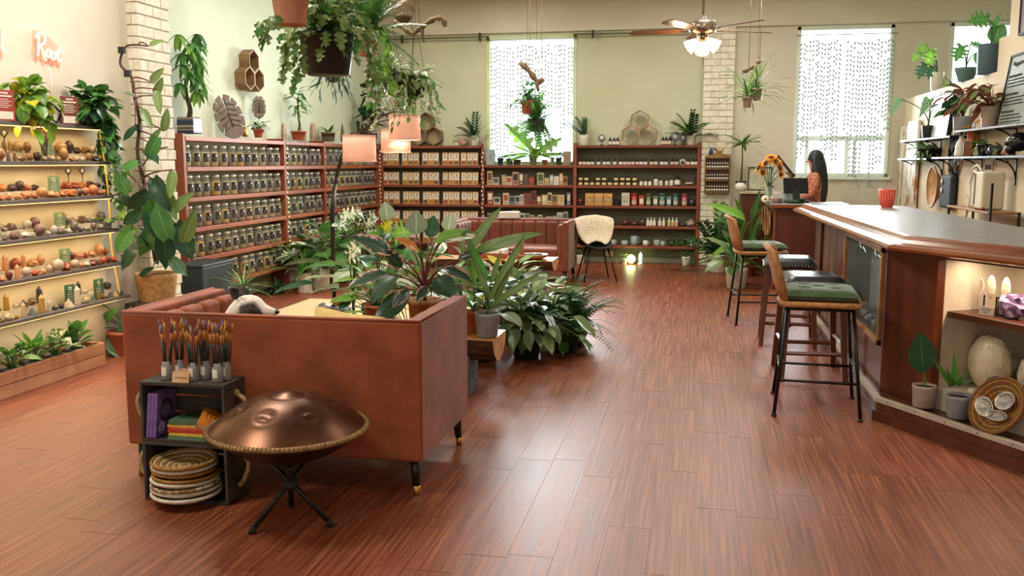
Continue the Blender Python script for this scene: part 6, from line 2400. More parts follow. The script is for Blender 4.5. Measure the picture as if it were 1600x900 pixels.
# wire stand with white machine, black bag
q0, q1 = at(1486, 318, x=2.62), at(1552, 318, x=2.62)
ys_, ye_ = q1.y, q0.y
zc = 1.10
o = thing('black_rack', 'black metal rack with wooden shelf behind the bar', 'rack', (2.72, (ys_ + ye_) / 2, 0))
hy = (ye_ - ys_) / 2
for a in (-hy, hy):
 for x in (-.12, .12):
  MB().tube([(x, a, 0), (x, a, 1.10 if x > 0 or a > 0 else 1.36)], .014, 8).build('post', BLACK, o)
MB().bx(-.14, .14, -hy, hy, zc - .02, zc).build('shelf', WOOD_TAN, o, bevel=.003)
MB().bx(-.14, .14, -hy, hy, .5, .52).build('lower_shelf', WOOD_TAN, o, bevel=.003)
o = thing('white_machine', 'cream box-shaped drinks machine with hoses on the black rack', 'machine', (2.70, ys_ + .42, zc))
MB().bx(-.1, .1, -.12, .12, .01, .36).build('housing', CREAM, o, bevel=.02, seg=3)
MB().bx(-.104, -.099, .09, .12, .05, .34).build('side_strip', BLACKM, o)
MB().tube(spline([(-.05, .17, .3), (-.06, .3, .36), (-.05, .45, .25), (-.06, .42, .05), (-.06, .5, -.1)], 5), .012, 8).build('hose', PAPER, o)
MB().tube(spline([(-.05, .1, .36), (-.05, .28, .42), (-.04, .5, .33), (-.05, .52, .1)], 5), .01, 8).build('hose', PAPER, o)
for k in range(4):
 MB().ball((-.08, -.12 + .07 * k, .012), .018, 8, 6).build('bead', pm('red_bead', '#7a2f22', '#3d1c16', 8, .3), o)
o = thing('black_apron', 'dark bag with round badges hanging behind the machine', 'bag', (XR - .04, at(1489, 300, x=XR).y, 1.02))
MB().bx(-.05, .02, -.24, .24, 0, .38).build('body', pm('dark_fabric', '#2b3136', '#1f2428', 12, .8), o, bevel=.03, seg=3)
for k, z in enumerate((.3, .2)):
 MB().lathe([(0, 0), (.035, .002), (.035, .006), (0, .008)], 14, M=Matrix.Translation((-.055, .12, z)) @ Matrix.Rotation(R(-90), 4, 'Y')).build('badge', CREAM, o)
o = thing('oval_mirror', 'frameless oval mirror on the wall between the iron shelves', 'mirror', (XR - .005, at(1494, 240, x=XR).y, at(1494, 240, x=XR).z))
MB().lathe([(0, 0), (1, .0), (1, .008), (0, .01)], 36, M=Matrix.Rotation(R(-90), 4, 'Y') @ Matrix.Diagonal((.33, .3, 1, 1))).build('glass', pm('mirror_glass', '#c5ccd0', '#bcc3c8', 3, .08, .95), o)
o = thing('wall_plate', 'white switch plate with three toggles under the lower iron shelf', 'switch plate', (XR - .004, at(1547, 262, x=XR).y, at(1547, 262, x=XR).z))
MB().bx(-.01, 0, -.12, .12, -.09, .09).build('plate', CREAM, o, bevel=.004)
for k in (-.07, 0, .07):
 MB().bx(-.022, -.01, k - .01, k + .01, -.02, .03).build('toggle', BLACKM, o)
# ornaments on the lower long shelf
DK = pm('obsidian', '#1f2226', '#15171a', 9, .15)
PK = pm('rose_shell', '#c4937c', '#a87660', 14, .5)
orn = [(1490, 'ball', .035, BLACKM, 'small black ball on stand at the left end of the lower iron shelf'), (1501, 'bottle', .05, CERW, 'white bottle on the lower iron shelf'),
       (1511, 'lump', .045, DK, 'dark stone beside the white bottle on the iron shelf'), (1519, 'box', .06, WOOD_STOOL, 'brown wooden box on the lower iron shelf'),
       (1528, 'lump', .04, PK, 'pinkish figurine right of the brown box'), (1541, 'lump', .055, DK, 'dark crystal cluster in the middle of the lower iron shelf'),
       (1550, 'lump', .055, DK, 'second dark crystal cluster on the lower iron shelf'), (1559, 'lump', .05, BLACKM, 'black carved stone on the lower iron shelf'),
       (1571, 'lump', .04, PK, 'rosy shell piece near the black skull'), (1590, 'skull', .085, DK, 'shiny black skull on the lower iron shelf'), (1577, 'lump', .035, PK, 'small pink stone by the black skull')]
for i, (px, k, r, mat, lab) in enumerate(orn):
 q = at(px, 245, x=XR - .12)
 o = thing('shelf_ornament', lab, 'ornament', (XR - .12, q.y, 1.606), R(i * 37))
 rn_ = random.Random(i)
 if k == 'ball':
  MB().lathe([(.03, 0), (.012, .02), (.012, .04)], 10).build('stand', IRON, o)
  MB().ball((0, 0, .04 + r), r, 14, 10).build('ball', mat, o)
 elif k == 'bottle':
  MB().lathe([(.06, 0), (.065, .02), (.055, .12), (.025, .2), (.025, .24), (0, .242)], 16).build('body', mat, o)
  MB().lathe([(.028, .235), (.028, .26), (0, .262)], 12).build('cap', BLACKM, o)
 elif k == 'box':
  MB().bx(-.07, .07, -.06, .06, 0, .15).build('box', mat, o, bevel=.004)
  MB().bx(-.074, .074, -.064, .064, .15, .17).build('lid', WOOD_TAN, o, bevel=.003)
 elif k == 'skull':
  mb = MB()
  mb.ball((0, 0, .12), (.1, .085, .085), 16, 12)
  mb.ball((-.06, 0, .06), (.05, .055, .05), 12, 8)
  mb.build('cranium', mat, o)
  for s in (-1, 1):
   MB().ball((-.09, s * .035, .105), .02, 8, 6).build('eye_socket', BLACKM, o)
 else:
  MB().ball((0, 0, r * .9), (r, r * .9, r), 10, 7, sm=False, jit=.22, rnd=rn_).build('stone', mat, o)
  MB().ball((r * .6, r * .3, r * .7), (r * .5, r * .5, r * .7), 8, 6, sm=False, jit=.22, rnd=rn_).build('chip', mat, o)

# ================================================================== ceiling fan
FY = 9.5
q = at(1098, 46, y=FY)
t = thing('ceiling_fan', 'brushed metal ceiling fan with five wooden blades and two lit glass shades', 'ceiling fan', (q.x, FY, ZC))
dz = q.z - ZC
MB().tube([(0, 0, 0), (0, 0, dz + .1)], .013, 10).build('downrod', STEEL, t)
MB().lathe([(.07, -.03), (.06, 0)], 20).build('canopy', STEEL, t)
MB().lathe([(.02, dz + .13), (.035, dz + .10), (.12, dz + .075), (.135, dz + .06), (.135, dz - .01), (.12, dz - .03), (.06, dz - .05), (0, dz - .05)][::-1], 28).build('motor_housing', STEEL, t)
FBW = pm('fan_blade_walnut', '#6a4128', '#4d2c18', 5, .35, stretch=(.3, 3, 1))
for k in range(5):
 a = R(27 + 72 * k)
 M_ = Matrix.Translation((0, 0, dz - .005)) @ Matrix.Rotation(a, 4, 'Z') @ Matrix.Rotation(R(9), 4, 'X')
 b_ = MB().prism([(.17, -.05), (.3, -.062), (.68, -.07), (.73, -.045), (.73, .045), (.68, .07), (.3, .062), (.17, .05)], -.004, .004, M=M_).build('blade', FBW, t)
 MB().bx(.08, .22, -.018, .018, -.012, -.004, M=M_).build('blade_iron', STEEL, b_)
MB().lathe([(.05, dz - .10), (.055, dz - .05)], 16).build('light_kit', STEEL, t)
FSH = pm('lit_frosted_glass', '#ffe6c0', '#ffe0b4', 5, .4, emit=2.5, emitc='#ffd9a0')
for k, az in enumerate((195, 345, 90)):
 d = Vector((math.cos(R(az)) * .95, math.sin(R(az)) * .6, -.62)).normalized()
 p0 = Vector((0, 0, dz - .08)) + d * .05
 MB().tube([Vector((0, 0, dz - .08)), p0], .012, 8).build('lamp_arm', STEEL, t)
 M_ = Matrix.Translation(p0) @ d.to_track_quat('Z', 'Y').to_matrix().to_4x4()
 sh = MB().lathe([(.025, 0), (.04, .02), (.062, .09), (.07, .12), (.066, .12), (.035, .02)], 20, M=M_).build('glass_shade', FSH, t)
 MB().ball(M_ @ Vector((0, 0, .07)), .028, 10, 8).build('bulb', MATS['warm_bulb'], sh)
 l = bpy.data.lights.new('fan_bulb', 'POINT')
 l.energy = 8
 l.color = (1, .78, .5)
 l.shadow_soft_size = .05
 lo = bpy.data.objects.new('fan_bulb_light', l)
 COL.objects.link(lo)
 lo.parent = t
 lo.location = M_ @ Vector((0, 0, .17))
MB().tube([(.01, -.03, dz - .08), (.01, -.03, dz - .36)], .002, 5).build('pull_chain', GOLD, t)
# glowing orb, crystal tower and socket on the floor below the right bay
q = at(1001, 408, z=0)
t = thing('glowing_orb', 'round glowing yellow-green lamp on the floor under the rear shelf', 'lamp', (q.x - .17, YF - .02, 0))
q = at(986, 405, y=YF - .02)
t.location.x = q.x
MB().lathe([(.05, 0), (.05, .02), (.03, .025)], 16).build('base', WOOD_TAN, t)
MB().ball((0, 0, .085), .065, 18, 12).build('globe', pm('glow_globe', '#f4f7b0', emit=5, emitc='#e4f08a'), t)
l = bpy.data.lights.new('orb', 'POINT')
l.energy, l.color, l.shadow_soft_size = 2.5, (.9, 1, .5), .07
lo = bpy.data.objects.new('orb_light', l)
COL.objects.link(lo)
lo.parent = t
lo.location = (0, -.1, .1)
q = at(1001, 405, y=YF - .02)
t = thing('crystal_tower', 'pale clear crystal tower beside the glowing orb on the floor', 'crystal', (q.x, YF - .03, 0))
MB().lathe([(.045, 0), (.045, .02), (0, .021)], 14).build('base', CERW, t)
MB().lathe([(.028, .02), (.03, .15), (0, .2)], 6, sm=False).build('point', pm('pale_blue_crystal', '#cfe0e4', '#b6cdd4', 8, .15, emit=.4, emitc='#cfe8e8'), t)
q = at(952, 396, y=YB - .02)
t = thing('wall_socket', 'tan double socket plate with white cable low on the rear wall', 'socket', (q.x, YB - .005 - .05, q.z))
MB().bx(-.06, .06, -.006, .004, -.04, .04).build('plate', pm('tan_plate', '#c9ae8a', '#bb9f7a', 6, .5), t, bevel=.003)
MB().tube(spline([(.02, -.01, -.02), (.02, -.04, -.1), (.07, -.05, -.16), (.14, -.06, -q.z + .01)], 5), .005, 6).build('cable', PAPER, t)

# ================================================================== crystal display on the near left wall
CZ = [1.82, 1.555, 1.295, 1.03, .76, .49]
CS0, CS1 = 4.55, [6.52, 6.56, 6.6, 6.62, 6.66, 6.7]
CNAME = ['top', 'first', 'second', 'third', 'fourth', 'fifth']
SLATE = pm('grey_shelf_board', '#6b625c', '#554d48', 8, .5, stretch=(1, .2, 1))
BACKC = pm('cream_backing', '#e4d6b4', '#dac9a2', 3, .75)
t = thing('crystal_shelves', 'six dark wall shelves with lit undersides displaying crystals', 'shelf', (XLN, 5.6, 0))
MB().bx(0, .012, CS0 - 5.6, 6.62 - 5.6, .45, 1.82).build('backing', BACKC, t)
for k, z in enumerate(CZ):
 MB().bx(.012, .17, CS0 - 5.6, CS1[k] - 5.6, z - .026, z).build('shelf_board', SLATE, t, bevel=.003)
 MB().bx(.135, .15, CS0 - 5.6, CS1[k] - 5.6 - .05, z - .032, z - .026).build('light_strip', LED, t)
 l = bpy.data.lights.new('shelf_strip', 'AREA')
 l.shape, l.size, l.size_y, l.energy, l.color = 'RECTANGLE', .05, 1.9, 3.4, (1, .74, .42)
 lo = bpy.data.objects.new('shelf_strip_light', l)
 COL.objects.link(lo)
 lo.parent = t
 lo.location = (.13, 0, z - .035)
 lo.rotation_euler = (0, R(-12), 0)
for z0 in (.47,):
 MB().tube(spline([(.1, .93, 1.79), (.115, .97, 1.3), (.12, .96, .9), (.13, 1.02, .5)], 6), .007, 6).build('light_cable', pm('yellow_cable', '#e0b040', emit=.25, emitc='#ffcc60'), t)
# stones
SH_COL = {1: ['#b98a52', '#8a6a48', '#d8c3a0', '#a5713c', '#4a3628', '#c9a06a'], 2: ['#c9703a', '#d8925a', '#b5542c', '#e0b48a', '#5a3f3a', '#d27f4a'],
          3: ['#8f8a84', '#c9c2b6', '#6a645f', '#a8977f', '#d9d3c8', '#7d5f52'], 4: ['#b8502c', '#a13c26', '#d0702e', '#7d3526', '#e0a070', '#c9b49a'],
          5: ['#2a2826', '#b58d3c', '#c9b48a', '#3a4a34', '#8a6b34', '#d8cdb8']}
SH_MAT = {k: palette('stones_shelf_%d' % k, v, .25, .3, .45, 26, .3) for k, v in SH_COL.items()}
SH_WORD = {1: 'amber', 2: 'orange', 3: 'grey', 4: 'red', 5: 'dark'}
rn = random.Random(77)
SPHERE = {}


def stone_mesh(kind, mat, v):
 key = (kind, mat.name, v)
 if key in SPHERE:
  return SPHERE[key]
 r2 = random.Random(hash(kind) % 97 + v)
 mb = MB()
 if kind == 'sphere':
  mb.ball((0, 0, 1.15), 1, 16, 10)
  mb.lathe([(.7, 0), (.5, .15), (.55, .3)], 12)
 elif kind == 'tower':
  mb.lathe([(.55, 0), (.6, .1), (.5, 2.6), (0, 3.3)], 6, sm=False)
 elif kind == 'cluster':
  mb.ball((0, 0, .7), (1, .8, .75), 10, 7, sm=False, jit=.2, rnd=r2)
  for q in range(5):
   a = q * 1.3
   d = Vector((math.cos(a) * .6, math.sin(a) * .5, 1)).normalized()
   mb.lathe([(.28, 0), (.24, .6), (0, .95)], 6, sm=False, M=Matrix.Translation((d.x * .5, d.y * .4, .7)) @ d.to_track_quat('Z', 'Y').to_matrix().to_4x4())
 elif kind == 'raw stone':
  mb.ball((0, 0, .65), (1, .8, .68), 9, 6, sm=False, jit=.2, rnd=r2)
 elif kind == 'pyramid':
  mb.lathe([(1.1, 0), (0, 1.5)], 4, sm=False)
 elif kind == 'egg':
  mb.lathe([(.4, 0), (.5, .1), (.3, .25)], 10)
  mb.ball((0, 0, 1.25), (.8, .8, 1.1), 14, 10)
 m = mb.mesh(kind.replace(' ', '_'), mat)
 SPHERE[key] = m
 return m


KIND = {1: ['sphere', 'tower', 'egg', 'raw stone', 'cluster'], 2: ['raw stone', 'cluster', 'sphere', 'raw stone', 'raw stone'], 3: ['raw stone', 'cluster', 'sphere', 'raw stone', 'egg'],
  4: ['sphere', 'tower', 'raw stone', 'egg', 'cluster'], 5: ['tower', 'cluster', 'raw stone', 'tower', 'pyramid']}
signs = {2: [5.98], 3: [6.02], 4: [6.05], 5: [6.08, 6.42], 1: [5.93]}
ACR = pm('clear_acrylic_riser', '#e6dcc4', '#d8ccb0', 5, .3)
for k in range(1, 6):
 z = CZ[k]
 # risers at the back
 for j, (a, b_) in enumerate(((5.2, 5.85), (6.12, CS1[k] - .12))):
  o = MB().bx(.02, .075, a - (a + b_) / 2, b_ - (a + b_) / 2, 0, .055).build('display_riser', ACR, None, (XLN, (a + b_) / 2, z))
  tag(o, f'low cream riser on the {CNAME[k]} crystal shelf, {("left", "right")[j]} side', 'riser', 'risers on the crystal shelves')
 for row in (0, 1):
  y = 5.28 if row else 5.22
  i = 0
  while y < CS1[k] - .08:
   kd = rn.choice(KIND[k])
   r = rn.uniform(.026, .042) if row else rn.uniform(.024, .046)
   if row == 0 and rn.random() < .35:
    r *= .75
   y += r * 1.05
   if row == 1 and (any(abs(y - s) < .075 for s in signs.get(k, [])) or 5.86 < y < 6.1):
    y += .05
    continue
   o = put('crystal', stone_mesh(kd, SH_MAT[k], rn.randint(0, 2)), None, (XLN + (.052 if row else .125), y, z + (.0555 if row else .0005)), (0, 0, rn.uniform(0, 6)), r)
   tag(o, f'{SH_WORD[k]}-toned {kd}, {ORD[i]} from left in the {("front", "raised rear")[row]} row, {CNAME[k]} crystal shelf', 'crystal', 'crystals on the left wall shelves')
   i += 1
   y += r * 1.05 + rn.uniform(0, .02)
   if i > 27:
    break
# green information cards
GCARD = pm('sage_card', '#7d9a6c', '#6e8a5e', 8, .6)
DGC = pm('forest_card', '#3a6a48', '#2f5a3c', 8, .6)
for k, ys_ in signs.items():
 for j, y in enumerate(ys_):
  dark = k == 5
  o = thing('crystal_card', f'{("pale", "dark")[dark]} green printed card standing on the {CNAME[k]} crystal shelf' + (', ' + ('left', 'right')[j] + ' one' if len(ys_) > 1 else ''), 'card', (XLN + .085, y, z if False else CZ[k]), R(82), 'green crystal cards')
  MB().bx(-.05, .05, -.002, .002, 0, .155).build('card', DGC if dark else GCARD, o)
  mb = MB()
  mb.ring((0, -.003, .125), .012, .003, 14, 5, ax='y')
  for q in range(6):
   w = .03 if q else .02
   mb.bx(-w, w - .008 * (q % 2), -.0032, -.002, .095 - q * .015, .098 - q * .015)
  mb.build('print', PAPER, o)
# decorative wire frames (square plant-hanger-like ornaments)
for i, (k, y) in enumerate(((1, 5.55), (2, 6.18), (2, 6.34))):
 o = thing('diamond_stand', f'small black diamond-shaped stand with stone, {ORD[i]} on the crystal shelves', 'ornament', (XLN + .06, y, CZ[k] + .0555))
 q = .035
 MB().tube([(0, 0, .1), (0, q, .1 + q), (0, 0, .1 + 2 * q), (0, -q, .1 + q), (0, 0, .1)], .004, 6).tube([(0, 0, 0), (0, 0, .1)], .003, 5).build('frame', BLACK, o)
 MB().lathe([(.02, 0), (.02, .005), (0, .006)], 10).build('base', BLACK, o)
 MB().ball((0, 0, .1 + q), .012, 8, 6).build('stone', PAPER, o)
o = thing('lavender_bunch', 'dried lavender bunch standing upright on the first crystal shelf', 'dried flowers', (XLN + .13, 5.86, CZ[1]))
for k in range(9):
 a = k * .7
 tip = Vector((.02 * math.cos(a), .05 * math.sin(a) - .02, .19 + .015 * math.sin(k * 2)))
 MB().tube([(0, 0, 0), tip * .6, tip], .002, 5).build('stem', STEMB, o)
 mb = MB()
 for j in range(6):
  mb.ball(tip * (.62 + .075 * j), .007, 6, 4)
 mb.build('flower', pm('dried_lavender', '#8a6f62', '#5f4a48', 40, .9), o)
# cards on the very top
for i, (px, c, lab) in enumerate(((8, '#a8433c', 'red and white promotional card standing at the far left of the top shelf'), (110, '#7d3a34', 'dark red and white promotional card beside the green pothos'))):
 q = at(px, 188, x=XLN + .16)
 o = thing('promo_card', lab, 'card', (XLN + .16, q.y, 1.82), R(75), 'promotional cards')
 MB().bx(-.075, .075, -.002, .002, 0, .2).build('card', pm('card_' + c[1:], c, None, 7, .5), o)
 mb = MB()
 mb.bx(-.055, .055, -.0035, -.002, .155, .165).bx(-.03, .03, -.0035, -.002, .175, .185)
 for k in range(5):
  mb.bx(-.05, .03 + .02 * (k % 2), -.0035, -.002, .085 + k * .013, .089 + k * .013)
 mb.bx(-.06, .06, -.0035, -.002, .01, .06)
 mb.build('print', PAPER, o)
q = at(85, 185, x=XLN + .1)
o = thing('tilted_frame', 'small black frame tilted on its corner between the two pothos', 'frame', (XLN + .09, q.y, 1.821), R(80))
M_ = Matrix.Translation((0, 0, .08)) @ Matrix.Rotation(R(35), 4, 'Y')
mb = MB()
for a, b_, c, d in ((-.065, .065, -.05, -.04), (-.065, .065, .04, .05), (-.065, -.055, -.05, .05), (.055, .065, -.05, .05)):
 mb.bx(a, b_, -.008, .006, c, d, M=M_)
mb.build('frame', BLACKM, o)
MB().bx(-.056, .056, -.002, .002, -.042, .042, M=M_).build('picture', PAPER, o)

# ------------------------------------------------------------------ neon signs
NEON = pm('pink_neon', '#ffb9ac', emit=2.6, emitc='#ff7d6c')
NEONB = glassy('neon_acrylic', '#fff4f0', .965)


def neon(name, label, px, py, strokes, s, rot, back):
 q = at(px, py, x=XLN + .03)
 o = thing(name, label, 'neon sign', (XLN + .03, q.y, q.z), 0, 'neon signs')
 M_ = Matrix.Rotation(rot, 4, 'X')
 for st in strokes:
  pts = spline([(0, a * s, b_ * s) for a, b_ in st], 5)
  MB().tube(pts, .0085, 8, M=M_).build('neon_tube', NEON, o)
 MB().prism([(a * s, b_ * s) for a, b_ in back], -.028, -.022, M=M_ @ Matrix(((0, 0, 1, 0), (1, 0, 0, 0), (0, 1, 0, 0), (0, 0, 0, 1)))).build('backing', NEONB, o)
 MB().tube([(-.02, .0, -.14), (-.025, .005, -.5)], .003, 5).build('cord', PAPER, o)
 l = bpy.data.lights.new('neon', 'POINT')
 l.energy, l.color, l.shadow_soft_size = 1.1, (1, .45, .38), .15
 lo = bpy.data.objects.new('neon_light', l)
 COL.objects.link(lo)
 lo.parent = o
 lo.location = (.16, 0, 0)


Rst = [[(-.95, .55), (-.98, .1), (-1.02, -.55)], [(-1.15, .35), (-1.0, .62), (-.7, .72), (-.48, .55), (-.55, .25), (-.85, .05), (-.98, .02)], [(-.85, .05), (-.65, -.25), (-.5, -.6), (-.38, -.62)],
       [(-.2, -.05), (-.36, -.12), (-.38, -.35), (-.22, -.45), (-.08, -.33), (-.1, -.12), (-.2, -.05), (.02, -.1)], [(.2, -.1), (.06, -.16), (.04, -.38), (.2, -.48), (.33, -.36), (.3, -.16), (.2, -.1), (.42, -.12)],
       [(.62, .25), (.56, -.2), (.6, -.45), (.78, -.4)], [(.4, .02), (.62, .06), (.85, .04)]]
neon('neon_sign', 'pink script neon word sign with a cord on the left wall', 80, 78, Rst, .135, R(-6), [(-1.25, -.75), (.95, -.75), (.98, .3), (-.3, .85), (-1.2, .8)])
q = at(3, 62, x=XLN + .03)
neon('neon_sign', 'bright neon stroke of another sign cut off at the left edge', -16, 62, [[(.9, .55), (.86, .1), (.88, -.45), (1.0, -.52)], [(.5, -.1), (.3, -.1), (.28, -.4), (.5, -.45), (.6, -.2), (.5, -.1)]], .135, 0, [(-.2, -.65), (1.05, -.65), (1.05, .7), (-.2, .7)])

# ------------------------------------------------------------------ cedar planter on the floor
PX0, PX1 = XLN + .02, -4.44
t = thing('planter_box', 'long low cedar planter box on the floor below the crystal shelves', 'planter', ((PX0 + PX1) / 2, 5.35, 0))
hw_ = (PX1 - PX0) / 2
for z0, z1 in ((.0, .085), (.09, .175)):
 MB().bx(hw_ - .02, hw_, -.95, .93, z0, z1).build('front_board', WOOD_CEDAR, t, bevel=.003)
MB().bx(-hw_, -hw_ + .02, -.95, .93, 0, .175).build('back_board', WOOD_CEDAR, t, bevel=.003)
for y in (-.95, .91):
 MB().bx(-hw_ + .02, hw_ - .02, y, y + .02, 0, .175).build('end_board', WOOD_CEDAR, t, bevel=.003)
MB().bx(-hw_ + .02, hw_ - .02, -.93, .91, .0, .03).build('floor_board', WOOD_CEDAR, t)

# ================================================================== plants
def leaf_mesh(name, mat, shape='ovate', w=.5, fold=.12, curl=.25, n=9, notch=0):
 """unit leaf along +y with u/v coordinates"""
 mb = MB()
 mb.uv = []
 nn = n if not notch else notch * 4
 for j in range(nn + 1):
  t = j / nn
  f = {'ovate': math.sin(PI * t ** .8) ** .85, 'lance': math.sin(PI * t ** .75) ** .7, 'heart': (math.sin(PI * min(1, t * .93 + .12) ** 1.15) ** .8 if t < 1 else 0) if t > 0 else .45,
             'strap': min(1, t * 6) ** .5 * (1 - t ** 4), 'tri': (1 - t) ** .8 * (1 if t > .02 else .6)}[shape]
  if notch and .12 < t < .92 and j % 4 in (0, 1):
   f *= .42
  for k in range(5):
   u = k / 4 * 2 - 1
   y = t - (.10 * abs(u) if shape in ('heart', 'tri') and t < .25 else 0) + (-.05 * abs(u) if notch else 0)
   mb.v.append((u * w / 2 * f, y, fold * abs(u) * f * w - curl * t * t + .02 * math.sin(9 * t) * abs(u)))
   mb.uv.append((k / 4, t))
 for j in range(nn):
  for k in range(4):
   a = j * 5 + k
   mb.f.append((a, a + 1, a + 6, a + 5))
   mb.sm.append(True)
   mb.mi.append(0)
 return mb.mesh(name, mat)


def pinnate(name, mat, n=9, ll=.3, lw=.1, arch=.3, ang=55, stem=STEMG, taper=True):
 mb = MB()
 mb.uv = []

 def P_(t):
  return Vector((0, t, arch * math.sin(t * PI * .6) - arch * .9 * t * t))
 for j in range(1, n + 1):
  t = j / (n + .3)
  s = (1 - .65 * t if taper else 1 - .2 * t) * ll
  for g in (-1, 1):
   d = Vector((g * math.sin(R(ang)), math.cos(R(ang)), .12)).normalized()
   q = Vector((-d.y, d.x, 0)) * (lw * s / ll * .5)
   p0 = P_(t)
   b = len(mb.v)
   mb.v += [tuple(p0), tuple(p0 + d * s * .45 + q), tuple(p0 + d * s + Vector((0, 0, -.12 * s))), tuple(p0 + d * s * .45 - q)]
   mb.uv += [(.5, 0), (0, .5), (.5, 1), (1, .5)]
   mb.f.append((b, b + 1, b + 2, b + 3))
   mb.sm.append(False)
   mb.mi.append(0)
 k = len(mb.v)
 mb.tube([P_(i / 6) for i in range(7)], [.012 * ll / .3 * (1 - .1 * i) for i in range(7)], 5, 1)
 mb.uv += [(.5, .5)] * (len(mb.v) - k)
 return mb.mesh(name, [mat, stem])


def orient(yaw, pitch, roll=0):
 return (Matrix.Rotation(yaw, 3, 'Z') @ Matrix.Rotation(pitch, 3, 'X') @ Matrix.Rotation(roll, 3, 'Y')).to_euler()


def inside(p):
 return p.x > (-4.62 if p.y < 7.12 else -4.56 if p.y < 7.62 else -5.18) and p.y < 14.4 and p.z < ZC and (p.x < 2.88 or p.z > 2.46)


def putleaf(nm, mesh, t, p, yaw, pitch, roll, s):
 for q in range(4):
  d = Vector((-math.sin(yaw) * math.cos(pitch), math.cos(yaw) * math.cos(pitch), math.sin(pitch) - .2))
  if inside(t.location + p + d * (s if isinstance(s, float) else s[1])):
   break
  yaw += 1.7
 put(nm, mesh, t, p, orient(yaw, pitch, roll), s)


def pot(t, rt, rb, h, mat, ribs=0, rim=True, soil=True, z=0):
 n = 40 if ribs else 22
 prof = [(rb * .96, 0), (rb, .008), (rt * .97, h * .86)]
 if rim:
  prof += [(rt * 1.04, h * .86), (rt * 1.06, h)]
 else:
  prof += [(rt, h)]
 prof += [(rt * .93, h), (rt * .9, h * .85)]
 mb = MB().lathe(prof, n, c=(0, 0, z))
 if ribs:
  vs = []
  for i, p in enumerate(mb.v):
   j, k = divmod(i, n)
   q = 1 + (.022 if k % 2 else -.012) * (1 if j in (1, 2) else 0)
   vs.append((p[0] * q, p[1] * q, p[2]))
  mb.v = vs
 mb.f, mb.sm, mb.mi = mb.f[:-1], mb.sm[:-1], mb.mi[:-1]
 mb.build('pot', mat, t)
 if soil:
  MB().lathe([(0, h * .885 + z), (rt * .92, h * .88 + z)], 18).build('soil', SOIL, t)


def plant(label, loc, potspec=None, name='potted_plant', rz=0, group=None, cat='plant'):
 t = thing(name, label, cat, loc, rz, group)
 if potspec:
  pot(t, *potspec)
 return t


def rosette(t, z, n, meshes, L, stem, el, sm=STEMG, sr=.004, az=(0, 360), droop=(20, 50), seed=1, nm='leaf', c=(0, 0), spread=.02):
 r_ = random.Random(seed)
 mb = MB()
 for i in range(n):
  a = R(az[0] + (az[1] - az[0]) * ((i * .618 + r_.uniform(-.06, .06)) % 1))
  e = R(r_.uniform(*el))
  s = r_.uniform(*stem)
  d = Vector((-math.sin(a), math.cos(a), 0))
  for q in range(4):
   if inside(t.location + d * (s + .05)):
    break
   a += 1.7
   d = Vector((-math.sin(a), math.cos(a), 0))
  p0 = Vector((c[0], c[1], z)) + d * r_.uniform(0, spread)
  p2 = p0 + d * (s * math.cos(e)) + Vector((0, 0, s * math.sin(e)))
  if s > .02:
   mb.tube(bez(p0, p0 + Vector((0, 0, s * math.sin(e) * .6)) + d * s * math.cos(e) * .25, p2, 5), [sr, sr, sr * .9, sr * .8, sr * .7, sr * .6], 6)
  putleaf(nm, r_.choice(meshes), t, p2, a, e - R(r_.uniform(*droop)), R(r_.uniform(-22, 22)), r_.uniform(*L))
 if mb.v:
  mb.build('stems', sm, t)


def vines(t, z, n, meshes, L, length, r0=.1, step=.05, sm=STEMG, az=(0, 360), seed=1, out=.05, rise=.04):
 r_ = random.Random(seed)
 mb = MB()
 for i in range(n):
  a = R(az[0] + (az[1] - az[0]) * (i + r_.uniform(.2, .8)) / n)
  d = Vector((math.cos(a), math.sin(a), 0))
  ln = r_.uniform(*length)
  pts = [d * (r0 * .4) + Vector((0, 0, z)), d * (r0 * .8) + Vector((0, 0, z + rise)), d * (r0 + out) + Vector((0, 0, z + rise * .3))]
  p = pts[-1]
  k = 0
  while k * step < ln:
   p = p + Vector((r_.uniform(-.015, .015) + d.x * .006, r_.uniform(-.015, .015) + d.y * .006, -step))
   pts.append(p)
   k += 1
  mb.tube(pts, .0025, 5)
  for k, q in enumerate(pts[1:]):
   ya = a - PI / 2 + r_.uniform(-1.3, 1.3)
   putleaf('leaf', r_.choice(meshes), t, q, ya, R(r_.uniform(-75, -5)), R(r_.uniform(-30, 30)), r_.uniform(*L))
 mb.build('vines', sm, t)


def pleaf(t, mesh, b, tip, yb, yt, wmul=1, roll=0, stem=None, sm=STEMR):
 """leaf whose base and tip are found at photo pixels b and tip on depths yb, yt"""
 p, q = at(*b, y=yb) - t.location, at(*tip, y=yt) - t.location
 d = q - p
 L_ = d.length
 y = d / L_
 z = (EYE - t.location - p).normalized() + Vector((0, .1, .45))
 z = (z - y * z.dot(y)).normalized()
 x = y.cross(z)
 M_ = Matrix((x, y, z)).transposed() @ Matrix.Rotation(.1, 3, 'X') @ Matrix.Rotation(roll, 3, 'Y')
 put('leaf', mesh, t, p, M_.to_euler(), (L_ * wmul, L_, L_))
 if stem is not None:
  s = Vector(stem)
  return MB().tube(bez(s, s + Vector((0, 0, max(.05, (p.z - s.z) * .7))), p, 7), [.008, .0075, .007, .0065, .006, .0055, .005, .005], 7).build('stem', sm, t)


def hang(t, z0, z1, r, n=3, mat=None):
 """hanging cords from the pot rim to one point, then to the ceiling"""
 mb = MB()
 top = Vector((0, 0, z1))
 for k in range(n):
  a = 2 * PI * k / n + .4
  mb.tube([(r * math.cos(a), r * math.sin(a), z0), top], .0025, 5)
 mb.tube([top, (0, 0, ZC - t.location.z)], .0025, 5)
 mb.build('hanging_cords', mat or IRON, t)


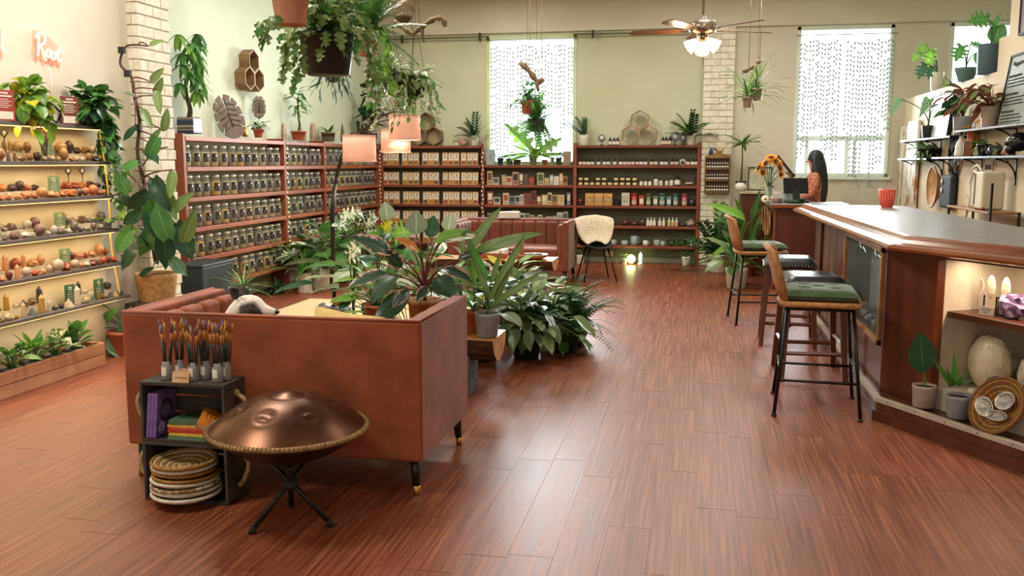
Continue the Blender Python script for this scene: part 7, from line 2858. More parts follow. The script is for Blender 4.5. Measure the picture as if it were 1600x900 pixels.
G1 = leafmat('leaf_mid_green', '#497a38', None, 'plain')
G2 = leafmat('leaf_dark_green', '#24472d', '#35603a', 'plain', .3)
G3 = leafmat('leaf_bright_green', '#6f9a3a', '#8fb84a', 'plain')
G4 = leafmat('leaf_olive', '#6d8549', None, 'plain')
GN = leafmat('leaf_neon', '#b5bd38', '#d8c83a', 'blotch', amt=.5)
GV = leafmat('leaf_variegated_white', '#4d7040', '#dcdcc0', 'blotch', amt=.5)
GP = leafmat('leaf_pink_margin', '#21402c', '#c99a92', 'edge', .28, amt=.2)
GC = leafmat('leaf_calathea', '#34552f', '#b9cf8e', 'stripe', .3, amt=.38, freq=11)
GS = leafmat('leaf_silver', '#9fae90', '#6d8460', 'veins', .4)
GA = leafmat('leaf_alocasia', '#2d5a33', '#bcd0a0', 'veins', .3, freq=8)
GO = leafmat('leaf_orange', '#b5702a', '#c98a3c', 'plain', .35)
GR = leafmat('leaf_begonia_red', '#7d3a34', '#8a6a38', 'blotch', .4, amt=.45)
GY = leafmat('leaf_spider', '#5f8a44', '#c9d8a0', 'centre', .4, amt=.35)
GB = leafmat('leaf_blue_succulent', '#3a4f4a', '#6a8078', 'blotch', .5)
ov = {k: leaf_mesh('leaf', m, 'ovate', .5) for k, m in dict(G1=G1, G2=G2, G3=G3, G4=G4, GN=GN, GV=GV, GP=GP, GC=GC, GS=GS, GR=GR, GO=GO).items()}
la = {k: leaf_mesh('leaf', m, 'lance', .22, .15, .35) for k, m in dict(G1=G1, G2=G2, G3=G3, G4=G4, GY=GY, GP=GP, GB=GB).items()}
he = {k: leaf_mesh('leaf', m, 'heart', .75, .12, .28) for k, m in dict(G1=G1, G2=G2, G3=G3, GN=GN, GV=GV, GR=GR, GS=GS).items()}
st = {k: leaf_mesh('leaf', m, 'strap', .055, .2, .75, 10) for k, m in dict(GY=GY, G1=G1, G3=G3).items()}
mo = {k: leaf_mesh('leaf', m, 'heart', .85, .1, .25, notch=5) for k, m in dict(G1=G1, G3=G3, GV=GV, G2=G2).items()}
tr = {k: leaf_mesh('leaf', m, 'tri', .5, .1, .15) for k, m in dict(GA=GA, G1=G1).items()}
FERN = pinnate('frond', leafmat('fern_green', '#3c6a34', None, 'plain'), 16, .2, .055, .3, 68)
FERND = pinnate('frond', G2, 16, .2, .055, .35, 68)
ZZ = pinnate('frond', G2, 8, .24, .12, .12, 48, taper=False)
ZZ1 = pinnate('frond', G1, 8, .24, .12, .12, 48, taper=False)
TAN = pm('tan_woven_pot', '#bd9360', '#9d7444', 30, .8, bump=.4)
WOODP = pm('wood_plank_pot', '#b18553', '#8f6438', 8, .6, stretch=(3, 3, .3), bump=.2)

# ---- the big philodendron in front (on the near log table)
t = plant('large pink-edged philodendron in tan wooden pot behind the near sofa', (-1.77, 5.93, .401), (.115, .1, .24, WOODP))
b0 = (0, 0, .22)
for m_, b, tip, yb, yt, w, rl in (
  (ov['GP'], (612, 398), (553, 362), 5.75, 5.6, 1.15, .5), (ov['GP'], (606, 428), (541, 440), 5.65, 5.55, 1.35, .7), (ov['G2'], (640, 460), (580, 500), 5.7, 5.55, 1.2, .4),
  (ov['GS'], (650, 366), (651, 330), 5.95, 5.95, 2.0, .1), (ov['GO'], (654, 394), (621, 367), 5.9, 5.8, 1.0, .6), (ov['GP'], (628, 418), (600, 392), 5.8, 5.7, 1.2, -.4),
  (la['G3'], (680, 378), (728, 353), 5.9, 5.8, 1.6, -.3), (ov['GV'], (694, 374), (742, 362), 5.9, 5.75, 1.0, -.4), (ov['G2'], (682, 434), (709, 463), 5.75, 5.6, 1.2, .2),
  (ov['GS'], (700, 362), (704, 334), 6.1, 6.1, 1.7, -.2), (ov['GP'], (640, 452), (612, 478), 5.6, 5.5, 1.1, .3), (ov['G2'], (672, 372), (678, 336), 6.15, 6.2, 1.4, .0),
  (ov['GP'], (690, 420), (738, 432), 5.8, 5.7, 1.0, -.5), (ov['G2'], (622, 430), (574, 468), 5.85, 5.7, 1.2, .6), (ov['GP'], (668, 448), (650, 468), 5.65, 5.55, 1.2, .2),
  (ov['GS'], (606, 345), (602, 315), 6.2, 6.2, 1.7, .1), (ov['G2'], (590, 410), (560, 398), 6.1, 6.1, 1.2, .4), (ov['GP'], (715, 405), (752, 392), 6.0, 6.0, 1.1, -.4)):
 pleaf(t, m_, b, tip, yb, yt, w, rl, b0)
t = plant('chartreuse split-leaf plant behind the big philodendron', (-2.18, 6.12, .401), (.09, .075, .16, TERRA))
for b, tip in (((598, 362), (586, 352)), ((600, 358), (613, 345)), ((612, 366), (645, 360)), ((592, 368), (578, 362))):
 pleaf(t, mo['G3'] if b[1] > 360 else leaf_mesh('leaf', GN, 'heart', .9, .1, .2, notch=4), b, tip, 6.1, 6.05, 1.2, .2, (0, 0, .14), STEMG)
rosette(t, .14, 16, [mo['G3'], ov['G3'], ov['GV']], (.14, .22), (.1, .3), (30, 80), seed=5)
t = plant('white-splashed monstera beside the arc lamp pole', (-2.5, 6.5, 0), (.1, .08, .2, CERW))
for b, tip in (((556, 345), (515, 350)), ((560, 338), (528, 330)), ((566, 336), (556, 326)), ((572, 352), (590, 340)), ((545, 400), (565, 380))):
 pleaf(t, mo['GV'], b, tip, 6.25, 6.15, 1.1, .25, (0, 0, .18), STEMG)
t = plant('mottled low succulent spilling over the log table end by the lamp', (-2.58, 5.84, .401), (.07, .06, .06, TERRA))
vines(t, .06, 9, [ov['GV'], ov['G4']], (.045, .07), (.0, .06), .05, .04, seed=3)
t = plant('small terracotta pot with fallen leaves beside the big philodendron', (-2.36, 5.82, .401), (.085, .065, .12, TERRA))
rosette(t, .1, 7, [ov['G2'], ov['GO'], ov['G4']], (.12, .2), (.05, .15), (10, 60), seed=8)
t = plant('tall yellowing peace lily in tan pot behind the big philodendron', (-2.05, 6.5, 0), (.11, .09, .2, TAN))
rosette(t, .18, 18, [la['G3'], ov['G1'], ov['GV']], (.22, .32), (.3, .65), (40, 85), seed=9)

# ---- pots at the right end of the near log table
t = plant('long-leaved dracaena in grey pot at the end of the log table', (-1.335, 5.9, .401), (.086, .066, .165, CERG, 0, False))
for b, tip, w in (((766, 470), (818, 373), .8), ((760, 440), (733, 362), .9), ((764, 470), (742, 393), .8), ((770, 478), (842, 425), .7), ((756, 455), (716, 430), .9), ((772, 470), (800, 418), .9), ((760, 480), (738, 455), 1), ((768, 440), (782, 398), 1.1)):
 pleaf(t, la['G1'] if tip[0] % 2 else la['G4'], b, tip, 5.9, 5.82, w * .72, .2, (0, 0, .15), STEMG)
t = plant('terracotta pot of arching strap leaves just behind the grey pot', (-1.46, 6.06, .401), (.075, .06, .15, TERRA))
for b, tip, w in (((738, 400), (835, 352), .9), ((730, 400), (770, 325), .9), ((735, 420), (717, 372), .9), ((740, 450), (735, 395), 1)):
 pleaf(t, la['G4'] if w < 1 else la['G3'], b, tip, 6.06, 6.0, w, -.2, (0, 0, .14), STEMG)
rosette(t, .13, 10, [la['G1'], la['G3']], (.2, .32), (.04, .12), (45, 80), seed=12)
t = thing('white_mineral', 'white rough mineral on a black stand at the log table end', 'mineral', (-1.545, 5.86, .401))
MB().lathe([(.03, 0), (.032, .03), (.025, .04)], 12).build('stand', BLACKM, t)
MB().ball((0, 0, .085), (.035, .03, .052), 9, 7, sm=False, jit=.15, rnd=rnd).build('mineral', CERW, t)

# ---- floor cluster right of the log table
t = plant('bushy striped calathea in dark pot on the floor beside the log table', (-1.3, 7.15, 0), (.13, .1, .2, pm('dark_green_pot', '#22352c', '#18271f', 8, .4)))
rosette(t, .18, 95, [ov['GC'], ov['GC'], ov['G2']], (.16, .25), (.1, .42), (10, 85), STEMG, .003, seed=21, droop=(10, 70))
t = plant('calathea with pale striped leaves in white pot near the fern', (-1.17, 7.5, 0), (.1, .085, .2, CERW, 0, False))
rosette(t, .18, 60, [ov['GC'], ov['GS'], ov['G2']], (.14, .21), (.1, .38), (15, 85), seed=22)
t = plant('spreading green fern in black pot at the aisle edge of the plant group', (-1.0, 7.72, 0), (.12, .1, .17, CERK))
rosette(t, .16, 75, [FERN, FERND], (.28, .46), (.0, .08), (0, 85), seed=23, droop=(0, 35), nm='frond')
t = plant('pothos with pale new leaves in low black pot by the fern', (-1.02, 7.42, 0), (.1, .085, .1, BLACKM))
rosette(t, .09, 40, [he['G1'], he['GV']], (.09, .14), (.06, .24), (0, 70), seed=24)
t = plant('yellow-green bushy plant behind the calatheas', (-1.62, 7.9, 0), (.13, .1, .25, TERRA))
rosette(t, .22, 80, [ov['G3'], ov['GN'], ov['GV']], (.12, .2), (.1, .5), (15, 85), seed=25)
t = plant('dark glossy rubber-leaved plant between the log table and calathea', (-1.62, 7.0, 0), (.12, .1, .24, CERK))
rosette(t, .2, 46, [ov['G2'], ov['GS'], ov['GC']], (.18, .27), (.15, .55), (20, 85), seed=26)
t = plant('upright lance-leaved dieffenbachia behind the log table', (-2.0, 6.9, 0), (.13, .1, .26, CERG))
rosette(t, .24, 34, [ov['GV'], la['G1'], ov['G1']], (.26, .38), (.25, .6), (30, 85), seed=27)
t = plant('broad-leaved green philodendron deep in the plant group', (-2.55, 7.2, 0), (.14, .11, .28, TERRA))
rosette(t, .26, 32, [ov['G1'], mo['G1'], ov['G2'], ov['GS']], (.26, .38), (.25, .65), (30, 85), seed=28)

# ---- along the jar shelves
q = at(477, 457, z=0)
t = plant('grassy plant in white tapered pot on the floor by the jar shelves', (q.x, q.y, 0), (.075, .09, .24, CERW, 0, False))
rosette(t, .22, 26, [st['G1'], st['G3']], (.35, .6), (0, .02), (40, 85), seed=31, droop=(0, 15))
t = plant('dark floor grass bush at the foot of the jar shelf divider', (q.x - .3, q.y - .15, 0), (.1, .1, .08, CERK))
rosette(t, .07, 40, [st['G1'], la['G2']], (.12, .22), (0, .02), (20, 80), seed=32)
for i, (px, py, mm, lab) in enumerate(((500, 452, [he['GV'], mo['GV'], he['G1']], 'variegated leafy plant in square white pot before the jar shelves'), (516, 446, [he['G1'], ov['G1']], 'green heart-leaved plant beside the square white pot'), (540, 440, [la['G1'], ov['G4']], 'spiky green plant in front of the far jar bay'))):
 q = at(px, py, z=0)
 t = plant(lab, (q.x, q.y, 0), (.13, .12, .26, CERW if i == 0 else WOOD_DARK, 0, False))
 rosette(t, .24, 38, mm, (.18, .3), (.2, .5), (15, 85), seed=33 + i)

# ---- tall climbing philodendron by the brick pillar
q = at(250, 474, x=-4.42)
cx_, cy_ = -4.40, at(245, 455, x=-4.40).y
t = thing('slatted_crate', 'small dark slatted crate under the basket plant by the pillar', 'crate', (cx_, cy_, 0))
for z0 in (.0, .38):
 MB().bx(-.17, .17, -.2, .2, z0, z0 + .02).build('board', WOOD_CRATE, t)
for i in range(5):
 y = -.19 + .095 * i
 for x in (-.17, .155):
  MB().bx(x, x + .015, y - .012, y + .012, .02, .38).build('slat', WOOD_CRATE, t)
for i in range(4):
 x = -.15 + .1 * i
 MB().bx(x - .012, x + .012, -.2, -.185, .02, .38).build('slat', WOOD_CRATE, t)
MB().bx(-.17, .17, -.2, .2, .2, .215).build('board', WOOD_CRATE, t)
t = plant('tall climbing philodendron in a basket pot trained up the brick pillar', (cx_, cy_, .401), (.175, .14, .235, TAN, 0, False), 'climbing_philodendron')
stem_px = [(245, 412), (238, 380), (222, 330), (226, 290), (215, 240), (218, 190), (210, 150), (205, 120), (188, 100), (195, 75), (208, 70), (230, 72)]
ps = [at(a, b_, y=cy_ + (.05 if i < 3 else -.1 if i < 6 else -.22)) - t.location for i, (a, b_) in enumerate(stem_px)]
sp = spline(ps, 5)
MB().tube(sp, [.022 - .016 * i / len(sp) for i in range(len(sp))], 8).build('main_stem', STEMB, t)
r_ = random.Random(2)
for k, (px0, py0, dxs) in enumerate(((240, 395, 40), (232, 360, -30), (236, 345, 45), (225, 300, -35), (222, 260, 40))):
 p0, p1 = at(px0, py0, y=cy_) - t.location, at(px0 + dxs, py0 - 30, y=cy_) - t.location
 MB().tube(bez(p0, (p0 + p1) / 2 + Vector((0, 0, .08)), p1, 6), .006, 6).build('aerial_root', STEMR, t)
tl = [((250, 395), (222, 352), 0), ((262, 372), (240, 318), 1), ((275, 350), (298, 405), 0), ((255, 360), (262, 420), 0), ((238, 360), (216, 400), 1), ((222, 330), (192, 352), 0), ((246, 300), (235, 358), 1), ((265, 300), (272, 345), 2),
      ((210, 320), (178, 308), 0), ((200, 300), (178, 270), 1), ((230, 300), (200, 330), 0), ((270, 265), (266, 310), 2), ((240, 280), (260, 330), 0), ((215, 255), (188, 262), 1), ((225, 235), (250, 252), 0), ((245, 215), (232, 250), 1),
      ((212, 200), (190, 218), 0), ((235, 225), (250, 200), 2), ((242, 150), (255, 122), 2), ((245, 140), (248, 178), 2), ((236, 128), (255, 108), 2), ((212, 152), (190, 140), 2), ((232, 72), (255, 62), 2), ((222, 170), (236, 200), 2),
      ((256, 205), (262, 170), 2), ((238, 420), (214, 430), 0), ((268, 405), (290, 430), 0), ((285, 380), (308, 330), 2), ((272, 330), (300, 300), 2), ((215, 385), (185, 420), 0), ((205, 360), (180, 395), 1), ((232, 330), (246, 372), 0)]
ll_ = [leaf_mesh('leaf', G2, 'heart', .5, .12, .25), leaf_mesh('leaf', G1, 'heart', .55, .12, .25), leaf_mesh('leaf', G4, 'lance', .34, .15, .2)]
for b, tip, k in tl:
 yy = cy_ - (.45 if min(b[0], tip[0]) < 212 else .14) + r_.uniform(-.1, .06)
 c = min(sp, key=lambda v: (v - (at(*b, y=yy) - t.location)).length)
 pleaf(t, ll_[k], b, tip, yy, yy - .05, 1.1, r_.uniform(-.5, .5), c, STEMR)
for k, i in enumerate((14, 24, 36, 44)):
 MB().box(sp[i] + Vector((.0, -.02, 0)), (.05, .03, .05)).build('clip', BLACKM, t)
# black planter box with air plant
q = at(345, 470, z=0)
t = thing('black_planter_box', 'square black planter box with a wispy air plant before the jar shelves', 'planter', (-4.76, 8.32, 0))
MB().bx(-.17, .17, -.3, .3, 0, .55).build('box', pm('black_painted_wood', '#2b3338', '#1f262a', 8, .45), t, bevel=.01)
MB().bx(-.18, .18, -.31, .31, .55, .575).build('lid', MATS['black_painted_wood'], t, bevel=.006)
t = plant('wispy grey-green grass plant in front of the black planter box', (-4.4, 8.45, 0), (.07, .06, .3, CERK))
rosette(t, .28, 22, [st['GY'], st['G1']], (.2, .4), (0, .02), (30, 85), seed=41, droop=(0, 10))

# ---- plants on the crystal shelves and in the planter
for i, (px, mm, lab, n, vl) in enumerate(((42, [he['GN'], he['G3'], he['G3']], 'neon yellow-green pothos on the top crystal shelf', 80, (.02, .16)), (140, [he['G1'], he['G2'], ov['G1']], 'dark green pothos spilling over the right end of the crystal shelves', 120, (.1, .6)))):
 q = at(px, 190, x=XLN + .1)
 t = plant(lab, (XLN + .1, q.y, 1.821), (.07, .055, .09, CERB if i else TERRA))
 rosette(t, .08, n, mm, (.08, .125), (.05, .22), (0, 85), STEMG, .003, seed=43 + i, droop=(10, 95))
 vines(t, .08, 8 if i == 0 else 16, mm, (.07, .12), vl, .05, .05, az=(-60, 60) if i == 0 else (-20, 110), seed=45 + i, out=.06)
t = plant('spiral-leaved pothos trailing down the right edge of the crystal shelves', (XLN + .1, 6.62, 1.35), None, 'trailing_pothos')
vines(t, .1, 5, [he['G1'], he['G3'], he['GV']], (.07, .11), (.3, .65), .03, .06, az=(-40, 100), seed=48, out=.05)
MB().lathe([(.03, .02), (.045, .03), (.05, .1), (.045, .1)], 12).build('wall_cup', CERK, t)
t = plant('small broad-leaved cutting in grey square pot on the third crystal shelf', (XLN + .12, 6.52, 1.031), (.035, .035, .06, CERG, 0, False))
rosette(t, .05, 4, [ov['G1'], ov['G3']], (.1, .15), (.0, .05), (40, 80), seed=49)
PLN = ['leftmost leafy', 'second grassy', 'third striped', 'fourth broad-leaved', 'fifth variegated', 'rightmost bushy']
for i in range(6):
 y = 4.95 + i * .22
 t = plant(f'{PLN[i]} young plant in grey pot standing in the cedar planter', (-4.535, y, .031), (.072, .06, .14, CERG, 0, False), group='plants in the cedar planter')
 mm = [[ov['G1']], [st['G1'], la['G3']], [ov['GC'], ov['G1']], [ov['G3'], ov['G1']], [ov['GV'], he['GV']], [ov['G4'], he['G1']]][i]
 rosette(t, .12, 24 if i != 1 else 34, mm, (.07, .125), (.06, .17), (35, 88), seed=50 + i, droop=(0, 45))
q = at(172, 560, z=0)
t = plant('long-stemmed plant in terracotta pot at the end of the cedar planter', (q.x + .02, q.y + .15, 0), (.11, .085, .2, TERRA))
for b, tip in (((150, 490), (144, 470)), ((165, 500), (185, 480)), ((160, 512), (140, 520)), ((172, 525), (182, 550)), ((160, 530), (138, 545)), ((170, 530), (190, 560)), ((158, 475), (170, 465))):
 pleaf(t, tr['G1'] if b[1] < 520 else ov['G1'], b, tip, q.y + .1, q.y + .05, 1.1, .2, (0, 0, .18), STEMG)

# ---- on top of the jar shelves
ZT_ = 1.831
q = at(295, 205, x=-5.06)
BANDP = pm('banded_glaze', '#2e3d5c', '#c9b183', 5, .35, stretch=(.01, .01, 2.6), lo=.48, hi=.52)
t = plant('money tree in square banded pot on top of the jar shelves', (-5.05, q.y, ZT_), None, 'money_tree')
MB().bx(-.09, .09, -.09, .09, 0, .16).build('pot', BANDP, t, bevel=.012, seg=3)
MB().bx(-.08, .08, -.08, .08, .155, .165).build('soil', SOIL, t)
MB().tube(spline([(0, 0, .15), (.01, .01, .25), (-.02, 0, .4), (0, -.02, .6), (.03, 0, .8)], 5), [.03 - .022 * i / 20 for i in range(21)], 8).build('trunk', STEMB, t)
r_ = random.Random(6)
for k in range(17):
 z = .3 + .036 * k
 a = k * 2.4
 c = Vector((abs(.1 * math.cos(a)), .16 * math.sin(a), z + .12))
 MB().tube([(0, 0, z), c], .003, 5).build('petiole', STEMG, t)
 for j in range(6):
  putleaf('leaf', la['G1'] if k % 3 else la['G3'], t, c, j * PI / 3 + k, R(r_.uniform(-60, -15)), 0, (.24, .17, .17))
q = at(404, 216, x=-5.05)
t = plant('dark jade succulent in terracotta pot on the jar shelves', (-5.05, q.y, ZT_), (.062, .045, .1, TERRA))
rosette(t, .09, 26, [la['GB'], ov['G2']], (.06, .1), (.03, .12), (20, 85), seed=61)
q = at(383, 215, x=-5.0)
t = thing('gold_figurine', 'small golden figurine beside the terracotta succulent', 'figurine', (-5.0, q.y, ZT_))
MB().lathe([(.03, 0), (.032, .03), (.02, .05), (.025, .07), (.012, .09)], 12).ball((0, 0, .1), .018, 8, 6).build('body', GOLD, t)
q = at(467, 220, x=-5.05)
t = plant('tall slender tree in terracotta bowl on the jar shelves', (-5.05, q.y, ZT_), (.1, .08, .11, TERRA))
MB().tube(spline([(0, 0, .08), (.01, .02, .2), (0, 0, .3), (0, .02, .55)], 4), [.022, .02, .018, .016, .015, .014, .013, .012, .011, .01, .009, .008, .007], 7).build('trunk', STEMB, t)
for k, z in enumerate((.32, .42, .5, .57)):
 rosette(t, z, 7, [la['G1']], (.13, .2), (.02, .08), (0, 70), seed=62 + k, spread=.01)
for i, (px, mat, lab) in enumerate(((449, pm('petrified_wood', '#a98c66', '#6f5436', 9, .5), 'split stone slab left of the terracotta bowl'), (488, MATS['petrified_wood'], 'carved wooden vase pieces right of the terracotta bowl'), (532, pm('grey_driftwood', '#84786a', '#5f5548', 9, .7), 'grey driftwood slab leaning on the jar shelves'), (566, WOOD_DARK, 'dark carved wooden arch on the far jar bay'))):
 q = at(px, 222, x=-5.05)
 t = thing('shelf_carving', lab, 'ornament', (-5.05, q.y, ZT_), R(20 * i))
 for j in range(1 if i in (0, 2) else 3):
  MB().lathe([(.05 - .01 * j, 0), (.06, .06), (.045, .16 + .03 * (j % 2)), (.012, .2 + .03 * i)], 7, c=(.03 * j, .11 * j - .1, 0), sm=False, M=Matrix.Diagonal((.5, 1, 1, 1))).build('piece', mat, t)
q = at(513, 222, x=-5.05)
t = plant('stubby aloe in dark patterned bowl on the jar shelves', (-5.05, q.y, ZT_), (.1, .085, .13, pm('navy_band', '#2d3540', '#8d7f66', 6, .4, stretch=(.1, .1, 3))))
rosette(t, .12, 16, [la['G3'], la['G1']], (.1, .17), (0, .01), (30, 80), seed=66, droop=(0, 12))
q = at(585, 222, y=14.05)
t = plant('dark green corner tree rising behind the lamp shades', (-4.93, 13.7, ZT_), (.11, .09, .15, CERK))
for k, z in enumerate((.25, .4, .55, .7)):
 rosette(t, z, 8, [la['G2'], ov['G2']], (.2, .3), (.05, .25), (0, 60), seed=67 + k, spread=.02)
MB().tube([(0, 0, .1), (.02, 0, .75)], [.014, .006], 6).build('trunk', STEMB, t)

# ---- on top of the rear shelves
for i, (px, mm, lab, pm_, s) in enumerate(((741, [ZZ], 'dark green zamioculcas in white pot left of the bright window', CERW, 1), (913, [ZZ], 'zamioculcas in pale pot at the left end of the right rear bay', CERW, .85), (1080, [ZZ, ZZ1], 'lush zamioculcas in cream pot at the right end of the rear shelves', CERW, 1.25))):
 q = at(px, 223, y=YF + .1)
 t = plant(lab, (q.x, YF + .1, 1.801 if i != 2 else 1.801), (.075, .055, .15 if i != 2 else .14, pm_, 0, False))
 rosette(t, .13, (13, 9, 14)[i], mm, (.26 * s, .4 * s), (0, .02), (5, 85), seed=71 + i, droop=(0, 15), nm='frond')
# row on the middle bay top (z 1.50), in front of the window
q = at(833, 250, y=YF + .08)
t = plant('staghorn-like fern with long fronds in mossy jar before the window', (q.x, YF + .08, 1.501), (.065, .05, .16, pm('mossy_jar', '#7d8468', '#5f664e', 12, .5)))
for b, tip in (((833, 240), (790, 185)), ((838, 240), (880, 215)), ((830, 243), (780, 238)), ((836, 235), (846, 206)), ((840, 243), (884, 240)), ((828, 240), (800, 222)), ((838, 240), (866, 248)), ((826, 245), (778, 250))):
 pleaf(t, mo['G3'] if tip[1] % 2 else la['G3'], b, tip, YF + .05, YF, .55, .3, (0, 0, .14), STEMG)
VZ = [(782, .05, .11, '#2f4668', 'small blue glazed pot with sprig'), (796, .055, .1, '#59645e', 'grey-green round pot'), (808, .06, .085, '#46423a', 'squat dark woven pot'), (851, .045, .08, '#8a5f3e', 'banded tan cup'), (863, .03, .12, '#9a927e', 'slim pale vase'), (873, .045, .11, '#3c4744', 'dark slate pot with sprout')]
for px, r, h, c, lab in VZ:
 q = at(px, 255, y=YF + .08)
 t = plant(lab + ' on the sill shelf in front of the rear window', (q.x, YF + .08, 1.501), (r, r * .8, h, pm('pot_' + c[1:], c, None, 14, .4), 0, True, True), name='sill_pot', cat='pot')
 if 'spr' in lab or 'grey' in lab:
  rosette(t, h * .9, 8, [ov['G1']], (.06, .1), (.03, .1), (20, 85), seed=int(px))
for px, c, w, h, lab in ((767, '#93a5a8', .13, .24, 'tall pale blue box at the left end of the sill shelf'), (886, '#8d7f70', .11, .21, 'grey-brown box at the right end of the sill shelf')):
 q = at(px, 255, y=YF + .08)
 o = MB().bx(-w / 2, w / 2, -.03, .03, 0, h).build('gift_box', pm('box_' + c[1:], c, None, 9, .5), None, (q.x, YF + .08, 1.501), None, .003)
 tag(o, lab, 'box')
 MB().bx(-.012, .012, -.032, -.03, h * .35, h * .65).build('emblem', pm('emblem_red', '#a3604e'), o)
for i, (px, py) in enumerate(((906, 412), (1072, 415))):
 q = at(px, py, z=0)
 t = plant(f'small green plant in cream pot on the floor at the {("left", "right")[i]} of the rear bay', (q.x, min(q.y, 14.12), 0), (.07, .05, .14, CERW, 0, False))
 rosette(t, .12, 16, [ov['G1'], ov['G4']], (.05, .09), (.03, .1), (10, 80), seed=81 + i)
q = at(976, 405, y=14.15)
t = plant('tiny flower pot beside the glowing orb on the floor', (q.x, 14.14, 0), (.045, .035, .09, CERW))
rosette(t, .08, 8, [ov['G4']], (.06, .09), (.03, .08), (20, 80), seed=83)

# ---- by the brick pillar and checkout
for i, (px, py, mm, lab, pt, n, Ls, ss) in enumerate(((1122, 425, [ZZ1, ZZ], 'big zamioculcas in cream pot against the brick pillar', (.16, .12, .26, CREAM, 0, False), 22, (.5, .75), (0, .03)),
  (1150, 450, [ov['GA'] if 'GA' in ov else ov['GC'], ov['G1']], 'striped peace lily in cream pot before the checkout counter', (.14, .11, .25, CREAM, 0, False), 30, (.2, .32), (.1, .32)),
  (1165, 430, [la['G1'], la['G3'], la['G4']], 'tall arching dracaena beside the hoop drums', (.15, .12, .3, TERRA), 26, (.3, .45), (.25, .6)))):
 q = at(px, py, z=0)
 t = plant(lab, (q.x, q.y, 0), pt)
 rosette(t, pt[2] * .9, n, mm, Ls, ss, (15, 85), seed=85 + i, droop=(0, 45), nm='frond' if i == 0 else 'leaf')
q = at(1135, 440, z=0)
t = plant('broad bright banana-like leaf plant leaning toward the stools', (.55, 12.2, 0), (.13, .1, .26, TERRA))
for b, tip in (((1165, 345), (1108, 311)), ((1160, 350), (1118, 338)), ((1172, 345), (1192, 300)), ((1168, 380), (1190, 340)), ((1150, 380), (1105, 400))):
 pleaf(t, ov['G3'] if tip[0] < 1110 else la['G1'], b, tip, 12.2, 12.1, .6 if tip[0] < 1110 else .8, .5, (0, 0, .24), STEMG)
q = at(1160, 290, y=13.95)
t = plant('slim dragon tree in green pot on the side bench', (q.x - .02, 13.98, ZS), (.075, .065, .14, MATS['dark_green_pot']))
MB().tube([(0, 0, .1), (.01, 0, .45), (.0, 0, .68)], [.012, .01, .008], 7).build('trunk', STEMB, t)
rosette(t, .66, 26, [st['G1'], la['G1']], (.18, .3), (0, .01), (5, 80), seed=90, droop=(0, 15))

# ---- bar ledge pots
p = am(.44, -.075, .138)
t = plant('single-leaf rubber plant in stone-grey pot on the bar ledge', p, (.068, .06, .13, pm('taupe_ceramic', '#9c8a7a', '#8a7868', 9, .5), 0, False))
t.location = p
pleaf(t, leaf_mesh('leaf', G2, 'ovate', .62, .08, .05), (1443, 583), (1438, 517), p.y, p.y, 1.0, .1, (0, 0, .11), STEMG)
p = am(.69, -.075, .138)
t = plant('spiky aloe in blue-grey pot on the bar ledge', p, (.072, .055, .13, CERG, 0, False))
t.location = p
ALO = leaf_mesh('leaf', G1, 'tri', .2, .3, .05)
for b, tip in (((1492, 598), (1491, 548)), ((1486, 600), (1455, 560)), ((1496, 600), (1516, 576)), ((1487, 600), (1478, 572)), ((1498, 602), (1524, 592)), ((1490, 602), (1470, 588))):
 pleaf(t, ALO, b, tip, p.y, p.y - .02, 1.3, 0, None)

# ---- right wall plants
def wplant(px, py, x, label, spec, mm, n, L, stm, el, seed, sm=STEMG, z=None):
 q = at(px, py, x=x)
 t = plant(label, (x, q.y, z if z is not None else q.z), spec)
 if isinstance(n, int):
  rosette(t, spec[2] * .85, n, mm, L, stm, el, sm, seed=seed, droop=(30, 95))
 else:
  for i, (b, tip, w) in enumerate(n):
   pleaf(t, mm[i % len(mm)], b, tip, q.y, q.y - .05, w, .1, (0, 0, spec[2] * .85), sm)
 return t


ZW = 2.442
wplant(1546, 111, XR + .02, 'large-leaved monstera in blue-grey square pot on the partition ledge', (.13, .12, .3, CERB, 0, False), [mo['G1'], la['G1'], he['G1']], (((1545, 30), (1511, 32), 1.2), ((1551, 44), (1563, 22), 1.6), ((1560, 40), (1556, 70), 1.2)), (.26, .34), (.25, .5), (40, 80), 101, z=ZW)
wplant(1508, 125, XR + .02, 'split-leaf monstera in teal bowl on the partition ledge', (.13, .08, .15, pm('teal_bowl', '#5f8384', '#4e7071', 8, .4), 0, False), [mo['G1'], ov['G1']], (((1504, 72), (1492, 96), 1.3), ((1530, 80), (1527, 102), 1.2), ((1518, 68), (1537, 72), .8)), (.26, .36), (.25, .45), (15, 75), 102, z=ZW)
wplant(1463, 137, XR + .02, 'bright green monstera in slim white pot on the partition ledge', (.08, .07, .22, CERW, 0, False), [mo['G3'], mo['G3'], mo['G2'], he['G3']], (((1444, 70), (1440, 88), 1.5), ((1456, 78), (1448, 106), 1.0), ((1446, 100), (1434, 124), 1.0), ((1470, 124), (1468, 138), 1.2), ((1437, 84), (1424, 96), 1.0), ((1488, 130), (1474, 144), 1.0), ((1456, 105), (1450, 124), 1.0)), (.25, .36), (.15, .4), (0, 75), 103, z=ZW)
wplant(1450, 218, XR - .12, 'veined alocasia in black pot on the upper iron shelf', (.085, .07, .16, CERK, 0, False), [tr['GA']], (((1406, 155), (1392, 182), 1.0), ((1452, 155), (1436, 184), 1.1), ((1475, 145), (1468, 165), .9)), (.3, .4), (.3, .6), (20, 70), 104, z=1.836)
wplant(1503, 210, XR - .12, 'green-brown begonia in grey pot at the end of the upper iron shelf', (.1, .085, .2, CERG, 0, False), [he['GR'], he['G2'], ov['G1']], 22, (.12, .19), (.1, .32), (20, 85), 105, STEMR, z=1.836)
